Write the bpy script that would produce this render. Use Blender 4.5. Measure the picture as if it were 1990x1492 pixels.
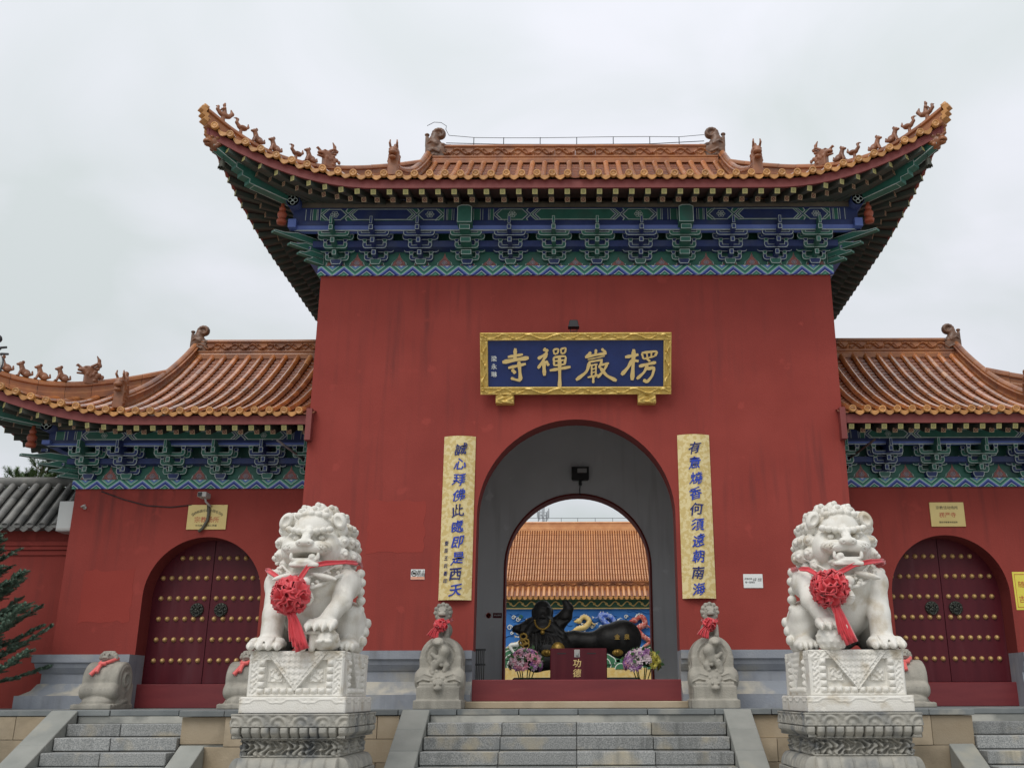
import bpy, bmesh, math, random
import numpy as np
from mathutils import Vector, Matrix
random.seed(7); np.random.seed(7)
for _o in list(bpy.data.objects): bpy.data.objects.remove(_o)
SC = bpy.context.scene
COL = SC.collection
PI = math.pi
# ------------------------------------------------------------------ camera
F, CX, CY, EYE, DIST = 1930.0, 1119.0, 746.0, 1.5, 15.4     # focal length and principal point in photo pixels, eye height, metres to the gate
TH = math.atan(606 / F); _c, _s = math.cos(TH), math.sin(TH)
cam_d = bpy.data.cameras.new('camera'); cam = bpy.data.objects.new('camera', cam_d); COL.objects.link(cam)
cam_d.sensor_width = 36; cam_d.lens = F / 1990 * 36; cam_d.shift_x = -(CX - 995) / 1990; cam_d.clip_end = 3000; cam_d.clip_start = 0.1
cam.matrix_world = Matrix.Translation((0, -DIST, EYE)) @ Matrix.Rotation(PI / 2 + TH, 4, 'X') @ Matrix.Rotation(math.radians(-0.15), 4, 'Z')
SC.camera = cam
def W(u, v, Y):                       # photo pixel -> (x, z) on the vertical plane at depth Y
    a = (u - CX) / F; b = (CY - v) / F; k = (DIST + Y) / (_c - b * _s)
    return a * k, EYE + (_s + b * _c) * k
# ------------------------------------------------------------------ world: overcast sky
SUN_EL, SUN_AZ = math.radians(52), math.radians(205)        # azimuth clockwise from +Y (north): behind the camera, a little to its left
wd = bpy.data.worlds.new('World'); SC.world = wd; wd.use_nodes = True
nt = wd.node_tree; nt.nodes.clear(); N = nt.nodes.new; L = nt.links.new
out = N('ShaderNodeOutputWorld'); bg = N('ShaderNodeBackground'); L(bg.outputs[0], out.inputs[0])
sky = N('ShaderNodeTexSky'); sky.sky_type = 'NISHITA'; sky.sun_disc = False; sky.sun_elevation = SUN_EL; sky.sun_rotation = SUN_AZ; sky.dust_density = 4
tc = N('ShaderNodeTexCoord'); sep = N('ShaderNodeSeparateXYZ'); L(tc.outputs['Generated'], sep.inputs[0])
zz = N('ShaderNodeMath'); zz.operation = 'MAXIMUM'; L(sep.outputs[2], zz.inputs[0]); zz.inputs[1].default_value = 0
za = N('ShaderNodeMath'); za.operation = 'ADD'; L(zz.outputs[0], za.inputs[0]); za.inputs[1].default_value = 0.35
dv = N('ShaderNodeVectorMath'); dv.operation = 'DIVIDE'; cmb = N('ShaderNodeCombineXYZ')
for i in range(3): L(za.outputs[0], cmb.inputs[i])
L(tc.outputs['Generated'], dv.inputs[0]); L(cmb.outputs[0], dv.inputs[1])
no = N('ShaderNodeTexNoise'); no.inputs['Scale'].default_value = 2.9; no.inputs['Detail'].default_value = 5; no.inputs['Roughness'].default_value = 0.45; no.inputs['Distortion'].default_value = 0.5
L(dv.outputs[0], no.inputs['Vector'])
cr = N('ShaderNodeValToRGB'); L(no.outputs[0], cr.inputs[0])
cr.color_ramp.elements[0].position = 0.34; cr.color_ramp.elements[0].color = (0.665, 0.715, 0.720, 1)
cr.color_ramp.elements[1].position = 0.64; cr.color_ramp.elements[1].color = (0.815, 0.83, 0.89, 1)
gr = N('ShaderNodeMath'); gr.operation = 'MULTIPLY_ADD'; L(zz.outputs[0], gr.inputs[0]); gr.inputs[1].default_value = 0.48; gr.inputs[2].default_value = 0.87   # overcast: brighter towards the zenith
mu = N('ShaderNodeVectorMath'); mu.operation = 'SCALE'; L(cr.outputs[0], mu.inputs[0]); L(gr.outputs[0], mu.inputs['Scale'])
sk = N('ShaderNodeVectorMath'); sk.operation = 'SCALE'; L(sky.outputs[0], sk.inputs[0]); sk.inputs['Scale'].default_value = 0.1
mx = N('ShaderNodeMix'); mx.data_type = 'RGBA'; mx.inputs[0].default_value = 0.94; L(sk.outputs[0], mx.inputs[6]); L(mu.outputs[0], mx.inputs[7])
L(mx.outputs[2], bg.inputs[0]); bg.inputs[1].default_value = 1.0
# ------------------------------------------------------------------ sun (veiled by cloud) and exposure
sl = bpy.data.lights.new('sun', 'SUN'); sl.energy = 1.5; sl.angle = math.radians(35); sl.color = (1, 0.96, 0.9)
so = bpy.data.objects.new('sun', sl); COL.objects.link(so)
so.matrix_world = Vector((math.sin(SUN_AZ) * math.cos(SUN_EL), math.cos(SUN_AZ) * math.cos(SUN_EL), math.sin(SUN_EL))).to_track_quat('Z', 'Y').to_matrix().to_4x4()
vs = SC.view_settings; vs.view_transform = 'Standard'; vs.look = 'None'; vs.exposure = 0.0; vs.gamma = 1; vs.use_curve_mapping = False
SC.cycles.use_denoising = True; SC.cycles.max_bounces = 6

# ------------------------------------------------------------------ lettering outlines, made once while the scene is still empty
GLYPH = {}
for _t in list('梁永琳誠心拜佛此處即是西天有意燒香何須遠朝南海壹百王氏書印坚持我国宗教中化方向金泉功德') + ['宗教场所', '中共统一战线工作部', '宗教活动场所', '楞严寺', '国家宗教事务局监制', '禁止', '拍照', '开放时间 上午 : 8:30', '下午 : 5:30', '周一至周日', '随喜功德', '吉祥如意', '禁止吸烟']:
    _cu = bpy.data.curves.new('lettering', 'FONT'); _cu.body = _t; _cu.size = 1; _cu.resolution_u = 3; _o = bpy.data.objects.new('lettering', _cu); COL.objects.link(_o)
    _me = bpy.data.meshes.new_from_object(_o.evaluated_get(bpy.context.evaluated_depsgraph_get())); GLYPH[_t] = ([(v.co.x, v.co.y) for v in _me.vertices], [list(p.vertices) for p in _me.polygons])
    bpy.data.objects.remove(_o); bpy.data.meshes.remove(_me); bpy.data.curves.remove(_cu)
# ------------------------------------------------------------------ helpers: objects
WL = {}
def link(o, parent=None, loc=(0, 0, 0)):
    COL.objects.link(o); loc = Vector(loc); WL[o.name] = loc.copy()
    if parent is not None: o.parent = parent; o.location = loc - WL[parent.name]
    else: o.location = loc
    return o
def tag(o, label=None, cat=None, group=None, kind=None):
    if label: o['label'] = label
    if cat: o['category'] = cat
    if group: o['group'] = group
    if kind: o['kind'] = kind
    return o
def thing(name, label, cat, loc=(0, 0, 0), group=None):
    return tag(link(bpy.data.objects.new(name, None), None, loc), label, cat, group)
class MB:
    def __init__(s): s.v = []; s.f = []; s.m = []; s.sm = []
    def add(s, vs, fs, mi=0, smooth=False):
        n = len(s.v); s.v.extend([tuple(map(float, p)) for p in vs])
        for q in fs: s.f.append([n + i for i in q]); s.m.append(mi); s.sm.append(smooth)
        return s
    def box(s, x0, x1, y0, y1, z0, z1, mi=0, front=None):
        vs = [(x0,y0,z0),(x1,y0,z0),(x1,y1,z0),(x0,y1,z0),(x0,y0,z1),(x1,y0,z1),(x1,y1,z1),(x0,y1,z1)]
        s.add(vs, [(0,3,2,1),(4,5,6,7),(1,2,6,5),(2,3,7,6),(3,0,4,7)], mi)
        return s.add([vs[0],vs[1],vs[5],vs[4]], [(0,1,2,3)], mi if front is None else front)
    def obox(s, c, half, M, mi=0, front=None):            # oriented box: M columns are its axes; front = material of its -Y end
        b = MB().box(-half[0],half[0],-half[1],half[1],-half[2],half[2], mi, front); c = Vector(c)
        n = len(s.v); s.v.extend([tuple(c + M @ Vector(p)) for p in b.v])
        for q, m in zip(b.f, b.m): s.f.append([n+i for i in q]); s.m.append(m); s.sm.append(False)
        return s
    def prism(s, poly, a, b, axis='y', mi=0, cap=None, cap_b=None, smooth=False):   # poly: 2D outline, counter-clockwise in (x,z) / (y,z) / (x,y)
        def P(p, t): return {'y': (p[0], t, p[1]), 'x': (t, p[0], p[1]), 'z': (p[0], p[1], t)}[axis]
        n = len(poly); A = [P(p, a) for p in poly]; B = [P(p, b) for p in poly]
        s.add(A + B, [(i, n + i, n + (i+1) % n, (i+1) % n) for i in range(n)], mi, smooth)
        s.add(A, [tuple(range(n))], mi if cap is None else cap); s.add(B, [tuple(range(n-1, -1, -1))], mi if cap_b is None else cap_b)
        return s
    def tube(s, pts, r, n=8, mi=0, caps=True, smooth=True, closed=False):
        pts = [Vector(p) for p in pts]; m = len(pts); rr = r if hasattr(r, '__len__') else [r]*m
        t0 = (pts[1]-pts[0]).normalized(); up = Vector((0,0,1)) if abs(t0.z) < .9 else Vector((1,0,0))
        nn = t0.cross(up).normalized(); rings = []
        for i in range(m):
            if closed: t = (pts[(i+1) % m]-pts[i-1]).normalized()
            else: t = (pts[min(i+1,m-1)]-pts[max(i-1,0)]).normalized()
            nn = (nn - t*nn.dot(t)).normalized(); bb = t.cross(nn)
            rings.append([pts[i] + (nn*math.cos(2*PI*k/n) + bb*math.sin(2*PI*k/n))*rr[i] for k in range(n)])
        vs = [p for R in rings for p in R]; fs = []
        for i in range(m if closed else m-1):
            j = (i+1) % m
            for k in range(n): fs.append((i*n+k, i*n+(k+1)%n, j*n+(k+1)%n, j*n+k))
        s.add(vs, fs, mi, smooth)
        if caps and not closed: s.add(rings[0], [tuple(range(n-1,-1,-1))], mi); s.add(rings[-1], [tuple(range(n))], mi)
        return s
    def lathe(s, prof, c=(0,0,0), n=16, mi=0, M=None, smooth=True):   # prof: (radius, height) along local Z
        vs = []; c = Vector(c)
        for r, h in prof:
            for k in range(n):
                p = Vector((r*math.cos(2*PI*k/n), r*math.sin(2*PI*k/n), h)); vs.append(c + (M @ p if M else p))
        fs = [(i*n+k, i*n+(k+1)%n, (i+1)*n+(k+1)%n, (i+1)*n+k) for i in range(len(prof)-1) for k in range(n)]
        s.add(vs, fs, mi, smooth); m = len(prof)
        if prof[0][0] > 1e-4: s.add(vs[:n], [tuple(range(n-1,-1,-1))], mi)
        if prof[-1][0] > 1e-4: s.add(vs[-n:], [tuple(range(n))], mi)
        return s
    def ball(s, c, r, nu=10, nv=6, mi=0, M=None):
        r = r if hasattr(r, '__len__') else (r, r, r); c = Vector(c); vs = []; fs = []
        for j in range(nv+1):
            a = -PI/2 + PI*j/nv
            for k in range(nu):
                p = Vector((r[0]*math.cos(a)*math.cos(2*PI*k/nu), r[1]*math.cos(a)*math.sin(2*PI*k/nu), r[2]*math.sin(a))); vs.append(c + (M @ p if M else p))
        for j in range(nv):
            for k in range(nu): fs.append((j*nu+k, j*nu+(k+1)%nu, (j+1)*nu+(k+1)%nu, (j+1)*nu+k))
        return s.add(vs, fs, mi, True)
    def sweep(s, prof, path, lat=None, mi=0, closed=True, caps=True, smooth=False, mis=None):   # prof (lateral, up) along a 3D path; lateral = horizontal right of travel; mis = material per profile edge
        path = [Vector(p) for p in path]; m = len(path); n = len(prof); vs = []
        for i in range(m):
            t = path[min(i+1,m-1)]-path[max(i-1,0)]; h = Vector((t.x,t.y,0)).normalized()
            l = Vector((h.y,-h.x,0)) if lat is None else (Vector(lat[i]) if hasattr(lat[0],'__len__') else Vector(lat))
            if lat is None and 0 < i < m-1:
                a = path[i]-path[i-1]; b = path[i+1]-path[i]; a.z = b.z = 0; a.normalize(); b.normalize()
                q = Vector((a.y,-a.x,0)); l = l/max(.3, l.dot(q))
            for p in prof: vs.append(path[i] + l*p[0] + Vector((0,0,p[1])))
        for i in range(m-1):
            for k in range(n if closed else n-1):
                s.add([vs[i*n+k], vs[i*n+(k+1)%n], vs[(i+1)*n+(k+1)%n], vs[(i+1)*n+k]], [(0,1,2,3)], mis[k] if mis else mi, smooth)
        if caps and closed: s.add(vs[:n], [tuple(range(n-1,-1,-1))], mi); s.add(vs[-n:], [tuple(range(n))], mi)
        return s
    def mesh(s, name, mats):
        me = bpy.data.meshes.new(name); me.from_pydata(s.v, [], s.f)
        for m in (mats if isinstance(mats, (list, tuple)) else [mats]): me.materials.append(m)
        me.polygons.foreach_set('material_index', s.m); me.polygons.foreach_set('use_smooth', s.sm); me.update()
        return me
def weld(me, dist=1e-4, bevel=0, angle=None, recalc=True):
    bm = bmesh.new(); bm.from_mesh(me); bmesh.ops.remove_doubles(bm, verts=bm.verts, dist=dist)
    if recalc: bmesh.ops.recalc_face_normals(bm, faces=bm.faces)
    if bevel:
        es = [e for e in bm.edges if len(e.link_faces) == 2 and e.calc_face_angle(0) > .5]
        bmesh.ops.bevel(bm, geom=es, offset=bevel, segments=1, affect='EDGES', clamp_overlap=True)
    bm.to_mesh(me); bm.free(); return me
def obj(name, mb, mats=None, parent=None, bevel=0, fix=True, kind=None):     # geometry given in world coordinates
    me = mb.mesh(name, mats) if isinstance(mb, MB) else mb
    if fix: weld(me, bevel=bevel)
    pl = WL[parent.name] if parent is not None else Vector((0, 0, 0))
    if parent is not None: me.transform(Matrix.Translation(-pl))
    o = link(bpy.data.objects.new(name, me), parent, pl)
    if kind: o['kind'] = kind
    return o
def inst(name, me, parent, loc, M=None, scale=None):       # shared mesh placed at a world position
    o = link(bpy.data.objects.new(name, me), parent, loc)
    if M is not None or scale is not None:
        T = (M.to_4x4() if M is not None else Matrix.Identity(4))
        if scale is not None: T = T @ Matrix.Diagonal((*scale, 1))
        T.translation = o.location.copy(); o.matrix_local = T
    return o
def struct(name, mb, mats, bevel=0): return tag(obj(name, mb, mats, None, bevel), kind='structure')
def frame(yaxis, up=(0, 0, 1)):           # rotation whose local Y runs along yaxis
    y = Vector(yaxis).normalized(); x = y.cross(Vector(up)).normalized(); z = x.cross(y)
    return Matrix((x, y, z)).transposed()
def MZ(a): return Matrix.Rotation(a, 3, 'Z')
# ------------------------------------------------------------------ helpers: materials
def lin(r, g, b): return tuple(((c/255/12.92) if c <= 10 else ((c/255+.055)/1.055)**2.4) for c in (r, g, b))
MATS = {}
def mat(name, col, rough=.7, col2=None, scale=3.0, lo=.35, hi=.65, bump=0, bscale=60, col3=None, scale3=.6, lo3=.55, hi3=.62, stretch=(1,1,1), metal=0, coat=0, spec=.5, sheen=0, detail=6, objrand=0, bdist=.01, streak=None):
    m = bpy.data.materials.new(name); m.use_nodes = True; t = m.node_tree; b = t.nodes['Principled BSDF']; MATS[name] = m
    b.inputs['Base Color'].default_value = (*col, 1); b.inputs['Roughness'].default_value = rough; b.inputs['Metallic'].default_value = metal
    b.inputs['Coat Weight'].default_value = coat; b.inputs['Coat Roughness'].default_value = .08; b.inputs['Coat IOR'].default_value = 1.65; b.inputs['Specular IOR Level'].default_value = spec; b.inputs['Sheen Weight'].default_value = sheen
    g = t.nodes.new('ShaderNodeNewGeometry'); mp = t.nodes.new('ShaderNodeMapping'); mp.inputs['Scale'].default_value = stretch; t.links.new(g.outputs['Position'], mp.inputs[0])
    cur = None
    def noise(sc, de, ve=mp.outputs[0]):
        n = t.nodes.new('ShaderNodeTexNoise'); n.inputs['Scale'].default_value = sc; n.inputs['Detail'].default_value = de; t.links.new(ve, n.inputs['Vector']); return n
    def ramp(n, lo, hi):
        r = t.nodes.new('ShaderNodeMapRange'); r.inputs[1].default_value = lo; r.inputs[2].default_value = hi; t.links.new(n, r.inputs[0]); return r.outputs[0]
    def mixc(f, a, bcol):
        x = t.nodes.new('ShaderNodeMix'); x.data_type = 'RGBA'; t.links.new(f, x.inputs[0])
        if isinstance(a, tuple): x.inputs[6].default_value = (*a, 1)
        else: t.links.new(a, x.inputs[6])
        x.inputs[7].default_value = (*bcol, 1); return x.outputs[2]
    cur = col
    if col2: cur = mixc(ramp(noise(scale, detail).outputs[0], lo, hi), cur, col2)
    if col3: cur = mixc(ramp(noise(scale3, 7).outputs[0], lo3, hi3), cur, col3)
    if streak:                                    # rain streaks: noise drawn out vertically
        mp2 = t.nodes.new('ShaderNodeMapping'); mp2.inputs['Scale'].default_value = (1, 1, .07); t.links.new(g.outputs['Position'], mp2.inputs[0])
        f1 = ramp(noise(7, 5, mp2.outputs[0]).outputs[0], .50, .72); f2 = ramp(noise(.55, 3, g.outputs['Position']).outputs[0], .40, .68); mm = t.nodes.new('ShaderNodeMath'); mm.operation = 'MULTIPLY'; t.links.new(f1, mm.inputs[0]); t.links.new(f2, mm.inputs[1])
        cur = mixc(mm.outputs[0], cur, streak)
        cur = mixc(ramp(noise(3.1, 9, g.outputs['Position']).outputs[0], .64, .70), cur, tuple(c*1.22+.004 for c in col))
    if objrand:                                   # small per-piece shade difference
        oi = t.nodes.new('ShaderNodeObjectInfo'); hs = t.nodes.new('ShaderNodeHueSaturation'); r = t.nodes.new('ShaderNodeMapRange'); r.inputs[3].default_value = 1-objrand; r.inputs[4].default_value = 1+objrand
        t.links.new(oi.outputs['Random'], r.inputs[0]); t.links.new(r.outputs[0], hs.inputs['Value'])
        if isinstance(cur, tuple): hs.inputs['Color'].default_value = (*cur, 1)
        else: t.links.new(cur, hs.inputs['Color'])
        cur = hs.outputs[0]
    if not isinstance(cur, tuple): t.links.new(cur, b.inputs['Base Color'])
    if bump:
        n = noise(bscale, 4, g.outputs['Position']); bp = t.nodes.new('ShaderNodeBump'); bp.inputs['Strength'].default_value = bump; bp.inputs['Distance'].default_value = bdist
        t.links.new(n.outputs[0], bp.inputs['Height']); t.links.new(bp.outputs[0], b.inputs['Normal'])
    return m
RED = mat('red_plaster', (.245, .032, .023), .85, (.290, .042, .031), 1.3, .3, .7, .25, 45, (.215, .026, .020), .35, .5, .75, streak=(.165, .027, .022))
RED2 = mat('red_plaster_patch', (.295, .037, .026), .85, (.275, .033, .023), 2.3, .3, .7, .2, 45)
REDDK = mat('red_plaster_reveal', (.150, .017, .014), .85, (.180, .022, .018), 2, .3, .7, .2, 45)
GREYW = mat('grey_paint', (.56, .565, .575), .8, (.62, .625, .635), 1.2, .3, .7, .15, 30, streak=(.42, .42, .42))
PLIN = mat('plinth_grey', (.225, .245, .285), .8, (.29, .31, .345), 3.0, .35, .65, .4, 35, (.36, .345, .30), 1.4, .58, .72, streak=(.15, .155, .165))
PLINW = mat('plinth_worn', (.30, .30, .29), .85, (.44, .41, .35), 5.0, .40, .6, .5, 30, (.24, .26, .29), 2, .5, .6)
BEIGE = mat('beige_stone', (.36, .285, .19), .85, (.43, .355, .255), 2.5, .3, .7, .4, 40, (.15, .125, .085), 1.1, .50, .72, objrand=.22)
CAPST = mat('dark_cap_stone', (.135, .150, .155), .75, (.20, .215, .215), 3, .3, .7, .3, 50, (.33, .32, .28), 1.4, .6, .7, objrand=.12)
GRAN = mat('granite', (.170, .178, .178), .75, (.34, .345, .335), 70, .38, .64, .5, 60, (.36, .325, .25), 2.6, .54, .70, objrand=.25, streak=(.10, .105, .10))
RAMP = mat('ramp_stone', (.235, .245, .225), .8, (.31, .315, .29), 3, .3, .7, .3, 60, (.38, .36, .29), 1.2, .6, .75, objrand=.1)
MORT = mat('mortar', (.36, .36, .33), .9, (.50, .49, .44), 4, .3, .7, .5, 30, (.23, .235, .22), 2, .5, .6)
THRS = mat('threshold_paint', (.150, .018, .024), .5, (.190, .026, .030), 4, .3, .7, .15, 20, (.25, .07, .06), 1.5, .6, .8, stretch=(.3, 1, 2))
DOOR = mat('door_paint', (.078, .008, .015), .42, (.100, .012, .019), 3, .3, .7, .12, 12, (.115, .030, .038), 1.4, .58, .8, stretch=(3, 3, .35), spec=.25)
GROUND = mat('ground_paving', (.30, .29, .27), .85, (.37, .36, .33), 1.5, .3, .7, .3, 20)
WOODDK = mat('soffit_paint', (.085, .030, .022), .8, (.060, .032, .025), 3, .3, .7)
# ================================================================== SETTING: ground, platform, stairs
PZ = 1.33                                   # platform level
struct('ground', MB().add([(-300,-300,0),(300,-300,0),(300,400,0),(-300,400,0)], [(0,1,2,3)]), GROUND)
EDGE = -1.2
plat = struct('platform', MB().box(-40, 40, EDGE+.06, 60, .02, PZ-.075), MORT)
struct('courtyard_floor', MB().box(-39, 39, EDGE+.4, 60, PZ-.072, PZ), CAPST)
x = -13.0
while x < 13:                               # dark cap stones along the platform edge
    w = random.uniform(.75, 1.05); obj('cap_stone', MB().box(x+.006, x+w-.006, EDGE-.02+random.uniform(-.008,.008), EDGE+.42, PZ-.07, PZ+.003), CAPST, plat, bevel=.006); x += w
def slab_wall(x0, x1, y, z0, z1, parent, w=.6, h=.30):      # stone facing, slab by slab
    z = z1; r = 0
    while z > z0+.02:
        zb = max(z0, z-h); x = x0 - (w*.5 if r % 2 else 0)
        while x < x1-.01:
            a, b = max(x, x0), min(x+w, x1)
            if b-a > .03: k_ = random.random(); obj('facing_slab', MB().box(a+.004, b-.004, y+(random.uniform(-.006,.006) if k_ > .18 else .04), y+.055, zb+.003+(.03 if k_ < .08 else 0), z-.003), BEIGE, parent, bevel=.004)
            x += w
        z = zb; r += 1
RIS, TRD = .166, .30
slab_wall(-13, -7.16, EDGE, 0.0, PZ-.075, plat); slab_wall(7.16, 13, EDGE, 0.0, PZ-.075, plat)
slab_wall(-5.10, -2.40, EDGE, 0.0, PZ-.075, plat); slab_wall(2.40, 5.10, EDGE, 0.0, PZ-.075, plat)
def stairs(name, x0, x1, splits, top_mat):
    st = link(bpy.data.objects.new(name, None), None, ((x0+x1)/2, EDGE, 0)); tag(st, kind='structure')
    obj('riser_band', MB().box(x0, x1, EDGE-.005, EDGE+.055, PZ-RIS+.001, PZ-.074), top_mat, st)
    for i in range(1, 8):
        zt = PZ - RIS*i; yf = EDGE - TRD*i; n = splits; off = random.uniform(-.12, .12); xs = [x0] + [x0+(x1-x0)*(k+(0 if n == 4 else off))/n for k in range(1, n)] + [x1]
        for a, b in zip(xs[:-1], xs[1:]):
            j = random.uniform(-.006, .006)
            obj('granite_block', MB().box(a+.004, b-.004, yf+j, yf+TRD+.02, zt-RIS+.012, zt+random.uniform(-.003,.003)), GRAN, st, bevel=.008)
        obj('tread_bed', MB().box(x0+.01, x1-.01, yf+.05, EDGE, max(0.0, zt-RIS-.02), zt-RIS+.011), MORT, st)
    return st
stairs('central_stairs', -1.98, 1.98, 4, MORT)
def ramp_slabs(parent, x0, x1, ztop, ytop, ln=.95, n=4, m=RAMP):   # sloping side stones of a stair
    d = Vector((0, -TRD, -RIS)).normalized(); p = Vector((0, ytop, ztop))
    for i in range(n):
        q = p + d*ln
        if q.z < 0: q = p + d*(p.z/-d.z)
        if q.z >= p.z - .02: break
        e = .004
        a, b = p + d*e, q - d*e
        mb = MB(); P = [(a.y,a.z),(b.y,b.z),(b.y,max(0,b.z-.30)),(a.y,max(0,a.z-.30))]
        mb.prism([P[3],P[2],P[1],P[0]], x0, x1, 'x'); obj('side_stone', mb, m, parent, bevel=.008)
        p = q
    L_ = ytop - ztop*TRD/RIS
    obj('stair_cheek', MB().prism([(ytop, 0), (ytop, ztop-.20), (L_+.36, 0)][::-1], x0+.02, x1-.02, 'x'), BEIGE, parent)
for s in (-1, 1):
    o = bpy.data.objects['central_stairs']; xa, xb = sorted((s*1.99, s*2.36)); ramp_slabs(o, xa, xb, PZ+.004, EDGE-.03, .5, 6)
for s, nm in ((-1, 'left_stairs'), (1, 'right_stairs')):
    xa, xb = sorted((s*6.75, s*5.16)); st = stairs(nm, xa, xb, 2, MORT)
    xa, xb = sorted((s*6.76, s*7.12)); ramp_slabs(st, xa, xb, PZ+.004, EDGE-.03, .85, 4)
    # stone-faced block between the stair and the lion, then a short lower side stone
    blk = obj('stair_block', MB().box(min(s*5.14, s*4.05), max(s*5.14, s*4.05), EDGE-.50, EDGE+.0, 0, PZ-.08), MORT, st)
    slab_wall(min(s*5.155, s*4.03), max(s*5.155, s*4.03), EDGE-.56, 0, PZ-.075, blk, .58, .37)
    for k in range(2): obj('cap_stone', MB().box(min(s*(5.17-.59*k), s*(4.585-.59*k)), max(s*(5.17-.59*k), s*(4.585-.59*k)), EDGE-.60, EDGE-.025, PZ-.072, PZ+.001), CAPST, st, bevel=.006)
    xa, xb = sorted((s*5.12, s*4.80)); ramp_slabs(st, xa, xb, PZ-.42, EDGE-.58, .8, 3)
# ================================================================== GATE HALL: walls
HW, WT = 4.285, 8.245                       # half width and top of the central wall
AR, AS = 1.55, 4.19                         # arch radius and springing height
DEPTH = 4.6
def arch_slab(mb, xc, r, zs, x0, x1, z0, z1, y0, y1, n=36, mi=0, rev=1):
    A = [(xc + r*math.cos(PI - PI*i/n), zs + r*math.sin(PI*i/n)) for i in range(n+1)]
    for y, fl in ((y0, 0), (y1, 1)):
        def q(*p): mb.add([(a, y, b) for a, b in (p[::-1] if fl else p)], [tuple(range(len(p)))], mi)
        q((x0, z0), (A[0][0], z0), A[0], (x0, zs)); q((A[n][0], z0), (x1, z0), (x1, zs), A[n])
        q((x0, zs), A[0], (A[0][0], z1), (x0, z1)); q(A[n], (x1, zs), (x1, z1), (A[n][0], z1))
        for i in range(n): q(A[i], A[i+1], (A[i+1][0], z1), (A[i][0], z1))
    path = [(xc-r, z0)] + A + [(xc+r, z0)]
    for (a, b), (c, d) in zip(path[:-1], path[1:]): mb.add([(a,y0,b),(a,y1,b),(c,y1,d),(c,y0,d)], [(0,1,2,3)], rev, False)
    mb.add([(x0,y0,z0),(x0,y1,z0),(x0,y1,z1),(x0,y0,z1)], [(0,3,2,1)], mi); mb.add([(x1,y0,z0),(x1,y1,z0),(x1,y1,z1),(x1,y0,z1)], [(0,1,2,3)], mi)
    mb.add([(x0,y0,z1),(x1,y0,z1),(x1,y1,z1),(x0,y1,z1)], [(0,1,2,3)], mi)
    return mb
gate = thing('gate_hall', 'tall red temple gate hall with round arch and double-bracketed orange tile roof', 'gatehouse', (0, 0, PZ))
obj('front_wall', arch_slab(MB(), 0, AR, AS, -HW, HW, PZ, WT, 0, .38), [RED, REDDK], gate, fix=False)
obj('side_wall', MB().box(-HW, -HW+.4, .381, DEPTH-.41, PZ, WT), RED, gate); obj('side_wall', MB().box(HW-.4, HW, .381, DEPTH-.41, PZ, WT), RED, gate)
bw = W(979, 1200, 4.2); BR = 1.41
obj('rear_wall', arch_slab(MB(), .03, BR, W(1122, 962, 4.2)[1]-BR, -HW, HW, PZ, WT, 4.2, 4.6), [GREYW, REDDK], gate, fix=False)
mb = MB(); zs_ = W(1122, 962, 4.2)[1]-BR      # thin red rim round the rear arch
rim = [(.03-BR, PZ)] + [(.03+BR*math.cos(PI-PI*i/36), zs_+BR*math.sin(PI*i/36)) for i in range(37)] + [(.03+BR, PZ)]
mb.sweep([(-.03, 0), (.03, 0)], [(0,0,0),(1,0,0)]) if False else None
for (a, b), (c, d) in zip(rim[:-1], rim[1:]):
    def sc_(p, k):
        x_, z_ = p; zz_ = max(z_, PZ); cx_, cz_ = .03, zs_
        if z_ <= zs_: return (cx_ + (x_-cx_)*(1+k/BR), z_)
        return (cx_+(x_-cx_)*(1+k/BR), cz_+(z_-cz_)*(1+k/BR))
    (e, f_), (g, h) = sc_((a, b), .035), sc_((c, d), .035)
    mb.add([(a,4.18,b),(c,4.18,d),(g,4.18,h),(e,4.18,f_)], [(0,1,2,3)]); mb.add([(a,4.18,b),(a,4.22,b),(c,4.22,d),(c,4.18,d)], [(0,1,2,3)]); mb.add([(e,4.18,f_),(g,4.18,h),(g,4.2,h),(e,4.2,f_)], [(0,1,2,3)])
obj('rear_arch_rim', mb, REDDK, gate)
obj('chamber_ceiling', MB().box(-HW+.4, HW-.4, .381, 4.199, 7.0, 7.1), GREYW, gate)
for s in (-1, 1): obj('chamber_lining', MB().box(min(s*(HW-.41), s*2.6), max(s*(HW-.41), s*2.6), .385, 4.195, PZ, 6.99), GREYW, gate)
# repainted patches on the plaster: thin coats with ragged edges
def patch(parent, x0, x1, z0, z1, y, m=None):
    mb = MB(); n = 9; P = []
    for i in range(n): P.append((x0+(x1-x0)*i/n, z0+random.uniform(-.03,.03)))
    for i in range(n): P.append((x1+random.uniform(-.02,.02), z0+(z1-z0)*i/n))
    for i in range(n): P.append((x1-(x1-x0)*i/n, z1+random.uniform(-.03,.03)))
    for i in range(n): P.append((x0+random.uniform(-.02,.02), z1-(z1-z0)*i/n))
    mb.prism(P, y-.0025, y+.002, 'y'); return obj('plaster_patch', mb, m or RED2, parent)
patch(gate, W(716,980,0)[0], W(826,980,0)[0], W(0,1072,0)[1], W(0,972,0)[1], 0)
PROF = [(.0, .82), (.20, .82), (.20, .70), (.165, .685), (.15, .62), (.09, .535), (.07, .53), (.07, .38), (.10, .37), (.16, .27), (.27, .20), (.32, .195), (.32, 0.0), (.0, 0.0)]   # plinth moulding: (out, height)
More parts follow.
